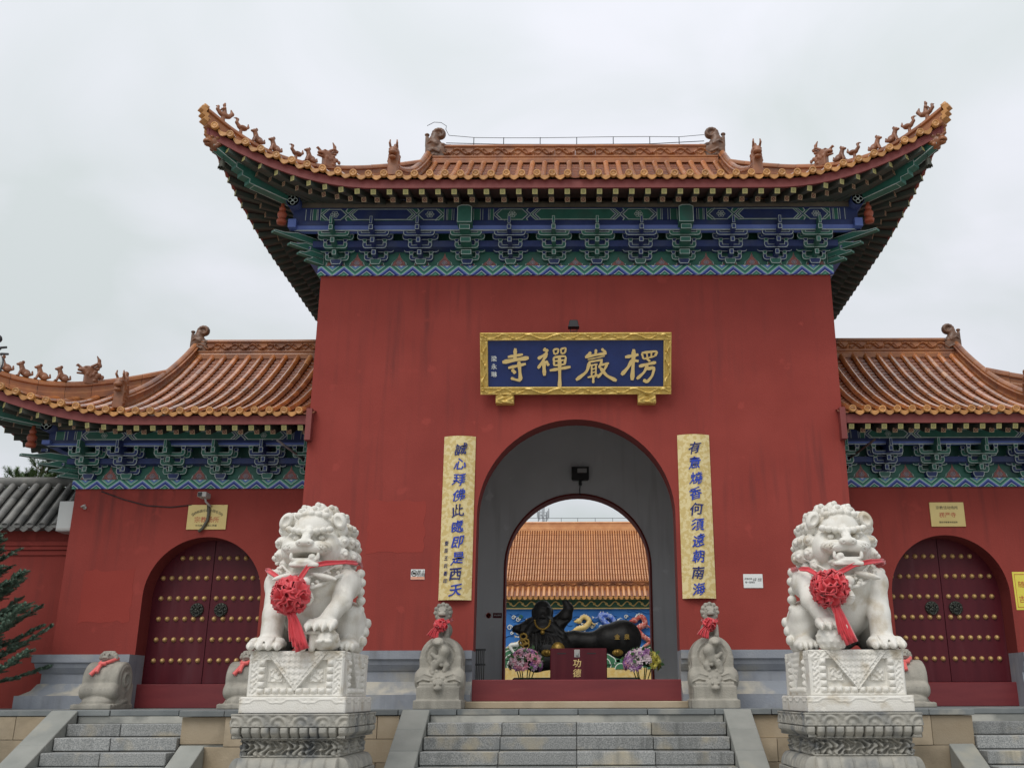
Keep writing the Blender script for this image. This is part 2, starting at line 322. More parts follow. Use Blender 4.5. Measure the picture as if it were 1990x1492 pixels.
def plinth(parent, xa, xb, y, ret, zt=.82, reveal=.37):     # from the opening edge xa out to xb, returning back by ret
    s = 1 if xb > xa else -1; P = PROF; mb = MB()
    path = [(xa, y), (xb, y), (xb, y+ret)] if ret else [(xa, y), (xb, y)]
    rings = []
    for i, (px, py) in enumerate(path):
        ring = []
        for o, h in P:
            if ret and i == 1: q = (px+s*o, py-o)
            elif ret and i == 2: q = (px+s*o, py)
            else: q = (px, py-o)
            ring.append((q[0], q[1], PZ+h))
        rings.append(ring)
    n = len(P)
    for R0, R1 in zip(rings[:-1], rings[1:]):
        for k in range(n-1): mb.add([R0[k], R0[k+1], R1[k+1], R1[k]], [(0,1,2,3)], 1 if P[k][1] < .39 and P[k+1][1] > .18 else 0)
    mb.add(rings[0] + [(xa, y+reveal, PZ), (xa, y+reveal, PZ+.82)], [tuple(range(n+2))]); 
    if not ret: mb.add(rings[-1], [tuple(range(n))])
    return obj('plinth', mb, [PLIN, PLINW], parent)
for s in (-1, 1): plinth(gate, s*(AR-.003), s*(HW+.02), 0, 0)
sill = obj('sill_stone', MB().box(-1.60, 1.60, -.52, .36, PZ+.001, PZ+.10), BEIGE, gate, bevel=.012)
obj('threshold', MB().box(-1.62, 1.62, -.06, .10, PZ+.095, PZ+.405), THRS, gate, bevel=.012)
# ================================================================== SIDE WINGS: walls, doors
WY, WTOP, WX = 1.1, 4.844, 8.432            # wing front plane, wall top, outer edge
DX, DR, DS = 6.12, .965, 3.07               # door centre, arch radius, springing
GOLD = mat('brass_gold', (.66, .45, .19), .42, (.55, .35, .13), 20, .3, .7, metal=.35)
BRONZE = mat('dark_bronze', (.045, .05, .045), .45, (.08, .085, .07), 25, .3, .7, metal=.6)
mb = MB().lathe([(.001, .044), (.016, .041), (.030, .030), (.038, .012), (.042, 0), (.042, -.004)], n=12, M=Matrix.Rotation(PI/2, 3, 'X')); stud_me = weld(mb.mesh('stud', GOLD))
def knocker_mesh():
    mb = MB(); M = Matrix.Rotation(PI/2, 3, 'X')
    mb.lathe([(.001, .02), (.07, .022), (.10, .03), (.112, .018), (.115, 0)], n=20, M=M)
    for sx in (-1, 1): mb.ball((sx*.035, -.045, .03), (.022, .02, .016), 8, 5); mb.ball((sx*.05, -.035, .055), (.028, .018, .012), 8, 5); mb.ball((sx*.07, -.03, .0), (.02, .02, .03), 8, 5)
    mb.ball((0, -.05, -.002), (.026, .03, .024), 8, 5); mb.ball((0, -.045, -.035), (.05, .025, .018), 8, 5)
    mb.tube([(.055*math.cos(a), -.055, -.055+.05*math.sin(a)) for a in [2*PI*k/18 for k in range(18)]], .009, 6, closed=True)
    for k in range(12):
        a = 2*PI*k/12; mb.ball((.093*math.cos(a), -.03, .093*math.sin(a)), .016, 6, 4)
    return mb.mesh('knocker', BRONZE)
knock_me = knocker_mesh()
wings = {}
for s, side in ((-1, 'left'), (1, 'right')):
    g = thing('side_gatehouse', 'low red gatehouse wing with studded arched double doors, %s' % ('beside the grey-tiled wall' if s < 0 else 'with the yellow poster by its door'), 'gatehouse', (s*DX, WY, PZ)); wings[s] = g
    x0, x1 = sorted((s*(HW+.004), s*WX))
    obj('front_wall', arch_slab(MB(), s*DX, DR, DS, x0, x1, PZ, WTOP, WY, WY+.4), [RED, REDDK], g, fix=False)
    obj('end_wall', MB().box(min(s*WX, s*(WX-.35)), max(s*WX, s*(WX-.35)), WY+.401, DEPTH-.36, PZ, WTOP), RED, g)
    obj('rear_wall', MB().box(x0, x1, DEPTH-.35, DEPTH, PZ, WTOP), RED, g)
    plinth(g, s*(DX+DR-.003), s*WX, WY, 3.2); plinth(g, s*(DX-DR+.003), s*(HW+.003), WY, 0)
    obj('threshold', MB().box(s*DX-1.0, s*DX+1.0, WY+.20, WY+.36, PZ, PZ+.37), THRS, g, bevel=.01)
    for e in (-1, 1):
        n = 16; P = [(s*DX + e*.006, PZ+.38)] + [(s*DX + e*(DR+.02), PZ+.38)] + [(s*DX + e*(DR+.02)*math.cos(PI/2*i/n), DS + (DR+.02)*math.sin(PI/2*i/n)) for i in range(n)] + [(s*DX + e*.006, DS+DR+.02)]
        leaf = obj('door_leaf', MB().prism(P if e > 0 else P[::-1], WY+.41, WY+.50), DOOR, g)
        for r in range(6):
            for k in range(6):
                px = .10+.145*k; pz = 3.74-.334*r
                if (px+.06)**2 + max(0, pz-DS+.03)**2 > (DR-.005)**2: continue
                inst('stud', stud_me, leaf, (s*DX+e*px, WY+.409, pz))
        inst('knocker', knock_me, leaf, (s*DX+e*.20, WY+.408, 2.885))
patch(wings[-1], W(165,1100,WY)[0], W(262,1100,WY)[0], W(0,1205,WY)[1], W(0,1105,WY)[1], WY)
# ================================================================== ROOFS
TILE = mat('glazed_tile', (.50, .180, .045), .30, (.37, .108, .028), 5, .3, .7, .12, 25, (.50, .235, .085), 1.7, .55, .75, objrand=.30, spec=.9, coat=.85, streak=(.22, .10, .05))
TILEL = mat('glazed_tile_end', (.55, .27, .085), .32, (.42, .19, .055), 14, .3, .7, .3, 30, objrand=.18)
TILED = mat('glazed_ridge', (.27, .092, .036), .35, (.36, .140, .045), 6, .3, .7, .15, 25, (.17, .065, .035), 2.4, .5, .7, objrand=.18)
BEAST = mat('glazed_beast', (.185, .075, .038), .4, (.28, .11, .05), 9, .3, .7, .2, 40, objrand=.15)
PANT = mat('pan_tile', (.27, .085, .028), .25, (.17, .05, .022), 7, .3, .7, .1, 30, spec=.4, coat=.15)
FASC = mat('eave_board_paint', (.170, .030, .027), .6, (.210, .042, .037), 3, .3, .7, .15, 30)
SOFF = mat('soffit', (.075, .040, .030), .8, (.055, .034, .028), 3, .3, .7)
RAFT = mat('rafter_green', (.040, .062, .050), .7, (.070, .060, .048), 5, .3, .7)
ENDY = mat('rafter_end_gold', (.38, .325, .125), .55, (.30, .265, .105), 20, .3, .7)
ENDO = mat('rafter_end_olive', (.20, .21, .07), .6)
ENDR = mat('rafter_end_red', (.16, .035, .025), .6)
ENDP = mat('rafter_end_pale', (.42, .30, .18), .6)
GRN = mat('paint_green', (.024, .115, .085), .55, (.034, .155, .115), 6, .3, .7, col3=(.055, .11, .095), scale3=2.5, lo3=.5, hi3=.75)
BLU = mat('paint_blue', (.015, .028, .115), .55, (.022, .042, .155), 6, .3, .7, col3=(.045, .06, .12), scale3=2.5, lo3=.5, hi3=.75)
LTB = mat('paint_light_blue', (.085, .135, .40), .5, (.11, .17, .47), 5, .3, .7)
LTG = mat('paint_light_green', (.11, .34, .24), .5)
WHT = mat('paint_white_line', (.52, .59, .57), .55, (.38, .45, .43), 7, .4, .7)
ORN = mat('paint_vermilion', (.36, .075, .030), .5, (.28, .06, .03), 8, .3, .7)
PURL = mat('purlin_brown', (.145, .115, .085), .8, (.10, .085, .065), 6, .3, .7)
PINK = mat('paint_flame', (.36, .12, .10), .6, (.20, .10, .10), 40, .45, .55)
def outlined(poly, y0, y1, fill=0, line=1, t=.010, axis='y', both=False):      # prism whose front face carries a pale painted edge
    me = MB().prism(poly, y0, y1, axis, fill).mesh('tmp', GRN); bm = bmesh.new(); bm.from_mesh(me)
    bmesh.ops.remove_doubles(bm, verts=bm.verts, dist=1e-5); bmesh.ops.recalc_face_normals(bm, faces=bm.faces); bm.faces.ensure_lookup_table()
    k = {'y': 1, 'x': 0, 'z': 2}[axis]; dirn = -1 if y0 < y1 else 1
    fr = [f for f in bm.faces if len(f.verts) == len(poly) and (abs(f.normal[k]) > .9 if both else f.normal[k]*dirn > .9)]
    old = set(bm.faces); r = bmesh.ops.inset_individual(bm, faces=fr, thickness=t, depth=0)
    mb = MB(); bm.verts.index_update(); nw = set(r['faces'])
    mb.add([v.co for v in bm.verts], []); 
    for f in bm.faces: mb.f.append([v.index for v in f.verts]); mb.m.append(line if (f in nw and f not in fr) else fill); mb.sm.append(False)
    bm.free(); bpy.data.meshes.remove(me); return mb
def merge(mb, o, T=None, mi=None):
    n = len(mb.v); mb.v.extend([tuple(T @ Vector(p)) if T else p for p in o.v])
    for f, m, sm in zip(o.f, o.m, o.sm): mb.f.append([n+i for i in f]); mb.m.append(m if mi is None else mi[m]); mb.sm.append(sm)
    return mb
# ---- bracket pieces (local: x along the wall, -y outwards, z up from the set's foot)
def arm_poly(w, h=.105): return [(-w, h), (-w, .045), (-w+.018, .012), (-w+.05, 0), (w-.05, 0), (w-.018, .012), (w, .045), (w, h), (w-.065, h), (w-.065, .058), (-w+.065, .058), (-w+.065, h)]
def block_poly(w=.036, h=.058): return [(-w*.7, 0), (w*.7, 0), (w, h*.45), (w, h), (-w, h), (-w, h*.45)]
ARM, BLK = {}, {}
for nm, (a, b) in {'g': (GRN, BLU), 'b': (BLU, GRN)}.items():
    for w in (.20, .26, .30): ARM[nm, w] = outlined(arm_poly(w), -.035, .035, t=.011).mesh('bracket_arm', [a, WHT])
    BLK[nm] = outlined(block_poly(), -.042, .035, t=.010).mesh('bearing_block', [b, WHT])
def nose_poly(l): return [(0, 0), (-l*.55, 0), (-l, .045), (-l, .085), (-l*.8, .10), (0, .12)]
def bracket_set(parent, x, y, z, c, tiers, layer, step, big=False, name='bracket_set', dirx=0, skip=()):
    a, b = (GRN, BLU) if c == 'g' else (BLU, GRN)
    mb = MB(); merge(mb, outlined([(-.068, 0), (.068, 0), (.092, .045), (.092, .095), (-.092, .095), (-.092, .045)], -.10, .06, 0, 2, .011))
    w = .085 if big else .033
    for k in range(tiers):                             # projecting arms, one over the other
        q = outlined([(-w, 0), (w, 0), (w, .085), (-w, .085)], -.10-step*(k+1), -.02, 1, 2, .011)
        merge(mb, q, Matrix.Translation((0, 0, .10+layer*k)))
        mb.prism([(.0+.05, .10+layer*k-.02), (-.10-step*(k+1)+.05, .10+layer*k), (.05, .10+layer*k)], -w*.9, w*.9, 'x', 1)
    if big: merge(mb, outlined([(-.12, 0), (.12, 0), (.12, .28), (.06, .31), (-.06, .31), (-.12, .28)], -.16-step*tiers, -.05, 1, 2, .013), Matrix.Translation((0, 0, .10+layer*(tiers-.35))))
    else: merge(mb, outlined([(-.022, 0), (.022, 0), (.022, .13), (-.022, .13)], -.12-step*tiers, -.05, 1, 2, .008), Matrix.Translation((0, 0, .10+layer*(tiers-.35))))
    me = mb.mesh(name, [b, a, WHT]); o = link(bpy.data.objects.new(name, me), parent, (x, y, z))
    rows = [(0, 0, .20), (0, 1, .30), (1, 1, .20), (1, 2, .30), (2, 2, .26)][:(5 if tiers > 2 else 5)]
    for st, ly, wd in rows:
        p = (x, y-.02-step*st, z+.085+layer*ly)
        inst('bracket_arm', ARM[c, wd], o, p)
        for e in (-1, 1): inst('bearing_block', BLK[c], o, (x+e*(wd-.033), p[1]-.004, p[2]+.106))
    return o
# ---- zigzag frieze paint: a triangle wave read from the position along the board
def frieze_mat(period, z0, h, x0=0):
    m = bpy.data.materials.new('zigzag_paint'); m.use_nodes = True; t = m.node_tree; b = t.nodes['Principled BSDF']; b.inputs['Roughness'].default_value = .5
    g = t.nodes.new('ShaderNodeNewGeometry'); se = t.nodes.new('ShaderNodeSeparateXYZ'); t.links.new(g.outputs['Position'], se.inputs[0])
    def M(op, a, bb, cc=None):
        n = t.nodes.new('ShaderNodeMath'); n.operation = op
        for i, q in enumerate((a, bb, cc)):
            if q is None: continue
            if isinstance(q, (int, float)): n.inputs[i].default_value = q
            else: t.links.new(q, n.inputs[i])
        return n.outputs[0]
    xx = M('ADD', se.outputs[0], se.outputs[1]); tri = M('PINGPONG', M('ADD', xx, 100-x0), period/2)
    v = M('DIVIDE', M('SUBTRACT', se.outputs[2], z0), h); q = M('SUBTRACT', v, M('MULTIPLY', tri, 2/period))     # -1 .. 1
    f = M('MULTIPLY_ADD', q, .5, .5)
    r = t.nodes.new('ShaderNodeValToRGB'); t.links.new(f, r.inputs[0]); cr = r.color_ramp; cr.interpolation = 'CONSTANT'
    W_, G_, LG_, B_, LB_, K_ = (.62,.68,.68), (.02,.16,.11), (.12,.38,.28), (.014,.034,.23), (.12,.18,.50), (.02,.02,.03)
    st = [(0, LG_), (.08, G_), (.19, W_), (.225, B_), (.36, LB_), (.45, W_), (.485, LG_), (.56, G_), (.70, W_), (.73, LG_), (.82, LB_), (.92, W_)]
    cr.elements[0].position = 0; cr.elements[0].color = (*st[0][1], 1); cr.elements[1].position = st[1][0]; cr.elements[1].color = (*st[1][1], 1)
    for p, c in st[2:]: e = cr.elements.new(p); e.color = (*c, 1)
    t.links.new(r.outputs[0], b.inputs['Base Color']); return m
DOT = mat('paint_dot', (.70, .66, .34), .5)
# ---- painted beam: flat painted panels standing 2-4 mm proud of the beam face
def hexa(xa, xb, z0, z1, e): return [(xa, (z0+z1)/2), (xa+e, z0), (xb-e, z0), (xb, (z0+z1)/2), (xb-e, z1), (xa+e, z1)]
def scroll(mb, cx, cz, r, y, mi):
    for k in range(6):
        a0 = 2*PI*k/6; mb.tube([(cx+r*.58*math.cos(a0)+r*.27*math.cos(q), y, cz+.85*(r*.58*math.sin(a0)+r*.27*math.sin(q))) for q in [i*2*PI/8 for i in range(8)]], r*.07, 4, mi, closed=True)
    mb.ball((cx, y, cz), r*.2, 6, 4, mi)
def painted_bay(parent, xa, xb, y, z0, z1, c, flipx=1):
    A, B = (2, 3) if c == 'g' else (3, 2); mb = MB(); L_ = xb-xa; e = (z1-z0)*.45
    def pl(P, d, mi): mb.prism(P, y-d, y+.001, 'y', mi)
    m = .012
    mb.prism([(xa+L_*.10, z0+.004), (xb-L_*.10, z0+.004), (xb-L_*.10, z1-.004), (xa+L_*.10, z1-.004)], y-.001, y+.001, 'y', B)
    for sg in (-1, 1):
        for zq in (z0+.004, z1-.004): pxa, pxb = sorted(((xa+xb)/2+sg*L_*.245, (xa+xb)/2+sg*L_*.335)); dz_ = (z1-z0)*.40*(1 if zq < (z0+z1)/2 else -1); q4 = [(pxa-.05, zq), (pxb+.05, zq), (pxb, zq+dz_), (pxa, zq+dz_)]; mb.prism(q4 if dz_ > 0 else q4[::-1], y-.0025, y+.001, 'y', 1); q5 = [(pxa-.03, zq), (pxb+.03, zq), (pxb-.012, zq+dz_*.82), (pxa+.012, zq+dz_*.82)]; mb.prism(q5 if dz_ > 0 else q5[::-1], y-.0035, y+.001, 'y', A)
    def hx(a, b, fi, ln=1, d=.003): pl(hexa(a, b, z0+m, z1-m, e), d, ln); pl(hexa(a+.02, b-.02, z0+m+.014, z1-m-.014, e*.85), d+.003, fi)
    cw = L_*.20; cx = (xa+xb)/2
    for s in (-1, 1):
        for k, (a, b, fi) in enumerate(((.0, .035, A), (.045, .075, B), (.08, .10, A))): 
            p, q = sorted((cx+s*(L_/2-L_*a), cx+s*(L_/2-L_*b))); pl([(p, z0+m), (q, z0+m), (q, z1-m), (p, z1-m)], .003, fi); pl([(q-.008, z0+m), (q, z0+m), (q, z1-m), (q-.008, z1-m)], .006, 1); pl([(p, z0+m), (p+.008, z0+m), (p+.008, z1-m), (p, z1-m)], .006, 1)
        p, q = sorted((cx+s*L_*.39, cx+s*L_*.23)); hx(p-.05, q+.05, B); hx(p, q, A, d=.008); scroll(mb, (p+q)/2, (z0+z1)/2, (z1-z0)*.36, y-.014, 1)
        p, q = sorted((cx+s*L_*.235, cx+s*L_*.18)); 
    hx(cx-cw-.09, cx+cw+.09, A, d=.004); hx(cx-cw-.045, cx+cw+.045, B, d=.009); hx(cx-cw, cx+cw, A, d=.014)
    return obj('painted_panel', mb, [WHT, WHT, GRN, BLU], parent)
# ---- shared eave pieces
def rafter_mesh(name, hw_, body, rim_, core, t=.012):
    mb = MB(); h = hw_
    mb.add([(-h,0,-h),(h,0,-h),(h,1,-h),(-h,1,-h),(-h,0,h),(h,0,h),(h,1,h),(-h,1,h)], [(0,3,2,1),(4,5,6,7),(1,2,6,5),(2,3,7,6),(3,0,4,7)], 0)
    i = h-t; mb.add([(-h,0,-h),(h,0,-h),(h,0,h),(-h,0,h),(-i,0,-i),(i,0,-i),(i,0,i),(-i,0,i)], [(0,1,5,4),(1,2,6,5),(2,3,7,6),(3,0,4,7)], 1)
    mb.add([(-i,0,-i),(i,0,-i),(i,0,i),(-i,0,i)], [(0,1,2,3)], 2)
    for a, b in ((1, 1), (1, -1)): mb.add([(-i*a, -.003, -i*b-.005), (-i*a, -.003, -i*b+.005), (i*a, -.003, i*b+.005), (i*a, -.003, i*b-.005)], [(0,1,2,3)], 1)
    return mb.mesh(name, [body, rim_, core])
RF1 = rafter_mesh('flying_rafter', .042, RAFT, ENDY, ENDO, .017); RF2 = rafter_mesh('eave_rafter', .040, RAFT, ENDP, ENDR, .010)
DISC = MB().lathe([(.001, .004), (.018, .010), (.024, .002), (.038, .002), (.044, .012), (.058, .010), (.060, 0), (.058, -.05)], n=14, M=Matrix.Rotation(PI/2, 3, 'X')).mesh('eave_disc', TILEL)
def drip_mesh():
    n = 8; T = [(-.085+.17*i/n, .012+.030*((2*i/n-1)**2)) for i in range(n+1)]; B = [(-.085+.17*i/n, -.060+.058*abs(2*i/n-1)**1.6) for i in range(n+1)]
    mb = MB().prism(B + T[::-1], -.012, .012); mb.add([(p[0], .012, p[1]) for p in T] + [(p[0], .22, p[1]+.02) for p in T], [(i, i+1, n+2+i, n+1+i) for i in range(n)], 0, True); return mb.mesh('drip_tile', TILEL)
DRIP = drip_mesh()
def cover_mesh(L_, r0=.050, r1=.057, n=8, name='cover_tile'):           # half-round tile lying along local Y, lower end at y=0
    mb = MB(); R = lambda r, y: [(r*math.cos(PI*k/n), y, r*math.sin(PI*k/n)) for k in range(n+1)]
    for (ra, ya), (rb, yb) in (((r1, 0), (r1, L_*.90)), ((r1, L_*.90), (r0, L_*.92)), ((r0, L_*.92), (r0, L_))):
        mb.add(R(ra, ya) + R(rb, yb), [(k, k+1, n+2+k, n+1+k) for k in range(n)], 0, True)
    a = R(r1, 0); b = R(r1-.012, 0); mb.add(a+b, [(k+1, k, n+1+k, n+2+k) for k in range(n)], 0)
    return mb.mesh(name, TILE)
TLEN = .26; CTILE = cover_mesh(TLEN+.015)
RPROF = [(-.085,-.06), (-.085,.045), (-.065,.055), (-.055,.075), (-.055,.155), (-.085,.170), (-.085,.190), (-.060,.198), (-.052,.235), (-.028,.262), (0,.272), (.028,.262), (.052,.235), (.060,.198), (.085,.190), (.085,.170), (.055,.155), (.055,.075), (.065,.055), (.085,.045), (.085,-.06)]
def ridge_pieces(parent, path, piece=.42, prof=RPROF, name='ridge_tile', m=None):
    P = [Vector(p) for p in path]; D = [0]
    for a, b in zip(P[:-1], P[1:]): D.append(D[-1]+(b-a).length)
    def at(s):
        for i in range(len(P)-1):
            if s <= D[i+1] or i == len(P)-2: return P[i].lerp(P[i+1], (s-D[i])/(D[i+1]-D[i]))
    n = max(1, round(D[-1]/piece)); st = D[-1]/n
    for i in range(n):
        pts = [at(i*st + (st-.006)*k/4 + .003) for k in range(5)]; j = random.uniform(-.004, .004)
        o = obj(name, MB().sweep(prof, [p+Vector((0,0,j)) for p in pts], smooth=False), m or TILED, parent, fix=False)
# ---- one roof (hip-and-gable).  local (u, y): u outwards along the front, mirrored by sx
class Roof:
    def __init__(s, parent, hw, yf, yb, o, zE, H, us, ut, push, lift, ug, yg, u0, sides, p, zb, a=.62):
        s.__dict__.update(locals()); s.yr = (yf+yb)/2; s.yE = yf-o
    def eave(s, u):
        t = max(0, (abs(u)-s.us)/(s.ut-s.us)); return s.yE - s.push*t**1.9, s.zE + s.lift*t**1.9
    def g(s, y): q = (y-s.yE)/(s.yr-s.yE); return s.zE + s.H*(s.a*q + (1-s.a)*q*q)
    def surf(s, u, y):
        ye, ze = s.eave(u); r = (y-ye)/(s.yr-ye); return s.g(y) + (ze-s.g(ye))*max(0, 1-r/.65)**2
    def top(s, u):
        u = abs(u)
        if u <= s.ug: return s.yr
        return s.yg + (u-s.ug)/(s.ut-s.ug)*(s.yf-(s.ut-s.hw)-s.yg)
    def P(s, sx, u, y, z, side=False):
        if side: return Vector((sx*(s.hw+s.yf-y), s.yf+s.hw-u, z))
        return Vector((sx*u, y, z))
    def base(s, u):                        # where the rafter through eave point u rests on the purlin
        au = abs(u); t = max(0, (au-s.us)/(s.ut-s.us)); ub = au if au <= s.us else s.us + t*(s.hw+s.p-s.us)
        return math.copysign(ub, u), s.yf-s.p, s.zb
    def under(s, sx, us_, side):           # rafters and their boards
        nm = s.parent
        for u in us_:
            ye, ze = s.eave(u); A = s.P(sx, u, ye+.05, ze-.215, side); ub, y_, z_ = s.base(u); B = s.P(sx, ub, y_, z_, side); d = B-A; d2 = d*.52
            M = frame(d2); inst('flying_rafter', RF1, nm, A, M, (1, d2.length, 1))
            A2 = A + d*.36 + Vector((0, 0, -.085)); d3 = B + d*.25 - A2; inst('eave_rafter', RF2, nm, A2, frame(d3), (1, d3.length, 1))
    def boards(s, sx, us_, side, cap=True):
        out = []
        for u in us_:
            ye, ze = s.eave(u); out.append(s.P(sx, u, ye+.015, ze, side))
        mb = MB(); m = len(us_)
        F0 = [p+Vector((0,0,-.02)) for p in out]; F1 = [p+Vector((0,0,-.165)) for p in out]
        inn = [s.P(sx, u, s.eave(u)[0]+.055, s.eave(u)[1]-.165, side) for u in us_]; inn2 = [s.P(sx, u, s.eave(u)[0]+.055, s.eave(u)[1]-.02, side) for u in us_]
        for i in range(m-1):
            mb.add([F1[i], F1[i+1], F0[i+1], F0[i]], [(0,1,2,3)]); mb.add([inn[i], inn[i+1], F1[i+1], F1[i]], [(0,1,2,3)]); mb.add([inn[i], inn2[i], inn2[i+1], inn[i+1]], [(0,1,2,3)]); mb.add([F0[i], F0[i+1], inn2[i+1], inn2[i]], [(0,1,2,3)])
        obj('eave_board', mb, FASC, s.parent)
        mb = MB(); G0 = [s.P(sx, u, s.eave(u)[0]+.056, s.eave(u)[1]-.16, side) for u in us_]; G1 = []
        for u in us_: ub, y_, z_ = s.base(u); G1.append(s.P(sx, ub, y_+.02, z_+.045, side))
        for i in range(m-1): mb.add([G0[i], G0[i+1], G1[i+1], G1[i]], [(0,1,2,3)]); mb.add([G0[i]+Vector((0,0,.02)), G1[i]+Vector((0,0,.03)), G1[i+1]+Vector((0,0,.03)), G0[i+1]+Vector((0,0,.02))], [(0,1,2,3)])
        obj('eave_soffit', mb, SOFF, s.parent)
    def edge_tiles(s, sx, cols, side, dx):
        for u in cols:
            ye, ze = s.eave(u); y2, z2 = s.eave(u+.02); c = s.P(sx, u, ye-.075, ze+.045, side); tn = s.P(sx, u+.02, y2, z2, side)-s.P(sx, u, ye, ze, side)
            out_ = Vector((tn.y, -tn.x, 0)).normalized(); w = s.P(sx, u, ye-1, ze, side)-s.P(sx, u, ye, ze, side)
            if out_.dot(w) < 0: out_ = -out_
            out_ = (out_*.25 + w.normalized()*.75).normalized()
            inst('eave_disc', DISC, s.parent, c + Vector((0,0,random.uniform(-.006,.006))), frame(-out_))
            v = u + dx/2; ye, ze = s.eave(v)
            if v < s.ut-.05:
                M = frame(-w.normalized()); sl = math.atan2((s.eave(v+.03)[1]-s.eave(v-.03)[1]), .06)*(1 if (not side) else 1)
                sg = 1 if M.col[0].dot(s.P(sx, v+.1, ye, ze, side)-s.P(sx, v, ye, ze, side)) > 0 else -1
                inst('drip_tile', DRIP, s.parent, s.P(sx, v, ye-.035, ze+.008, side), M @ Matrix.Rotation(-sl*sg*.8, 3, 'Y'))
    def columns(s, sx, cols, tiles, side=False, joined=False):
        big = MB()
        for u in cols:
            ye, ze = s.eave(u); yt = s.top(u) if not side else min(s.top(u), s.hw+s.yf-s.ug)
            if yt-ye < .12: continue
            n = 30; pts = [s.P(sx, u, ye-.07+(yt-ye+.07)*k/n, s.surf(u, ye-.07+(yt-ye+.07)*k/n)+.040, side) for k in range(n+1)]
            if tiles:
                D = [0]
                for a, b in zip(pts[:-1], pts[1:]): D.append(D[-1]+(b-a).length)
                def at(q):
                    q = min(q, D[-1])
                    for i in range(n):
                        if q <= D[i+1]: return pts[i].lerp(pts[i+1], (q-D[i])/(D[i+1]-D[i]))
                    return pts[-1]
                q = 0
                while q < D[-1]-.05:
                    L2 = min(TLEN, D[-1]-q); a, b = at(q), at(q+L2); inst('cover_tile', CTILE, s.parent, a + Vector((0,0,random.uniform(-.003,.003))), frame(b-a) @ MZ(random.uniform(-.012,.012)), None if L2 == TLEN else (1, L2/TLEN, 1)); q += TLEN
            else:
                mb = MB(); k8 = 8; R = []; sxv = (s.P(sx, u+.1, 0, 0, side)-s.P(sx, u, 0, 0, side)).normalized()
                for i, p in enumerate(pts):
                    t = (pts[min(i+1, n)]-pts[max(0, i-1)]).normalized(); upv = sxv.cross(t); upv = upv if upv.z > 0 else -upv; r = .056 if i % 3 else .052
                    R.append([p + sxv*r*math.cos(PI*k/k8) + upv*r*math.sin(PI*k/k8) for k in range(k8+1)])
                vs_ = [q for Q in R for q in Q]; mb.add(vs_, [(i*(k8+1)+k, i*(k8+1)+k+1, (i+1)*(k8+1)+k+1, (i+1)*(k8+1)+k) for i in range(n) for k in range(k8)], 0, True)
                if joined: merge(big, mb)
                else: obj('tile_row', mb, TILE, s.parent, fix=True)
        if joined: obj('side_tiles', big, TILE, s.parent, kind='stuff')
    def pans(s, sx, cols, dx, side=False, name='pan_tiles'):
        mb = MB()
        for u in cols:
            v = u + dx/2
            if v >= s.ut-.02: continue
            ye, ze = s.eave(v); yt = min(s.top(v-dx/2), s.yr); yt = max(yt, ye+.05); n = max(2, int((yt-ye)/.12)); prev = None
            for k in range(n):
                ya, yb_ = ye-.02+(yt-ye+.02)*k/n, ye-.02+(yt-ye+.02)*(k+1)/n; Q = []
                for y, dz in ((ya, .022), (yb_, .0)):
                    row = []
                    for j, (e, h) in enumerate(((-dx/2, .035), (-dx/4, .006), (0, 0), (dx/4, .006), (dx/2, .035))):
                        row.append(s.P(sx, v+e, y, s.surf(v+e, y)+h+dz-.005, side))
                    Q += row
                low = [p-Vector((0, 0, .024)) for p in Q[:5]]
                mb.add(Q, [(j, j+1, 6+j, 5+j) for j in range(4)], 0, True); mb.add(low+Q[:5], [(j, j+1, 6+j, 5+j) for j in range(4)])
        obj(name, mb, PANT, s.parent, kind='stuff')
def rng(a, b, d): n = max(1, round((b-a)/d)); return [a+(b-a)*i/n for i in range(n+1)]
# ================= central roof
CR = Roof(gate, HW, 0, DEPTH, 1.30, 9.365, 2.33, 3.2, 5.85, .28, .80, 2.95, 1.34, 0, None, .40, 9.44, .56)
CW = .243
ccols = [CW*(k+.5) for k in range(24)]; ccols = [u for u in ccols if u < 5.78]
for sx in (-1, 1):
    CR.edge_tiles(sx, ccols, False, CW); CR.columns(sx, ccols, False); CR.pans(sx, [-CW/2+1e-6]+ccols if sx > 0 else ccols, CW)
    fr = [.1285+.257*k for k in range(22)]; fr = [u for u in fr if u < 5.68]
    CR.under(sx, fr, False)
    su = [5.66-.257*k for k in range(23)]; CR.under(sx, su, True)
    scol = [u for u in ccols if u > 1.95]; CR.edge_tiles(sx, [-.121-CW*k for k in range(1)]+ccols, True, CW); CR.boards(sx, rng(-.30, 5.85, .15), True)
    CR.columns(sx, scol, False, True, True)
CR.boards(1, rng(-5.85, 5.85, .15), False)
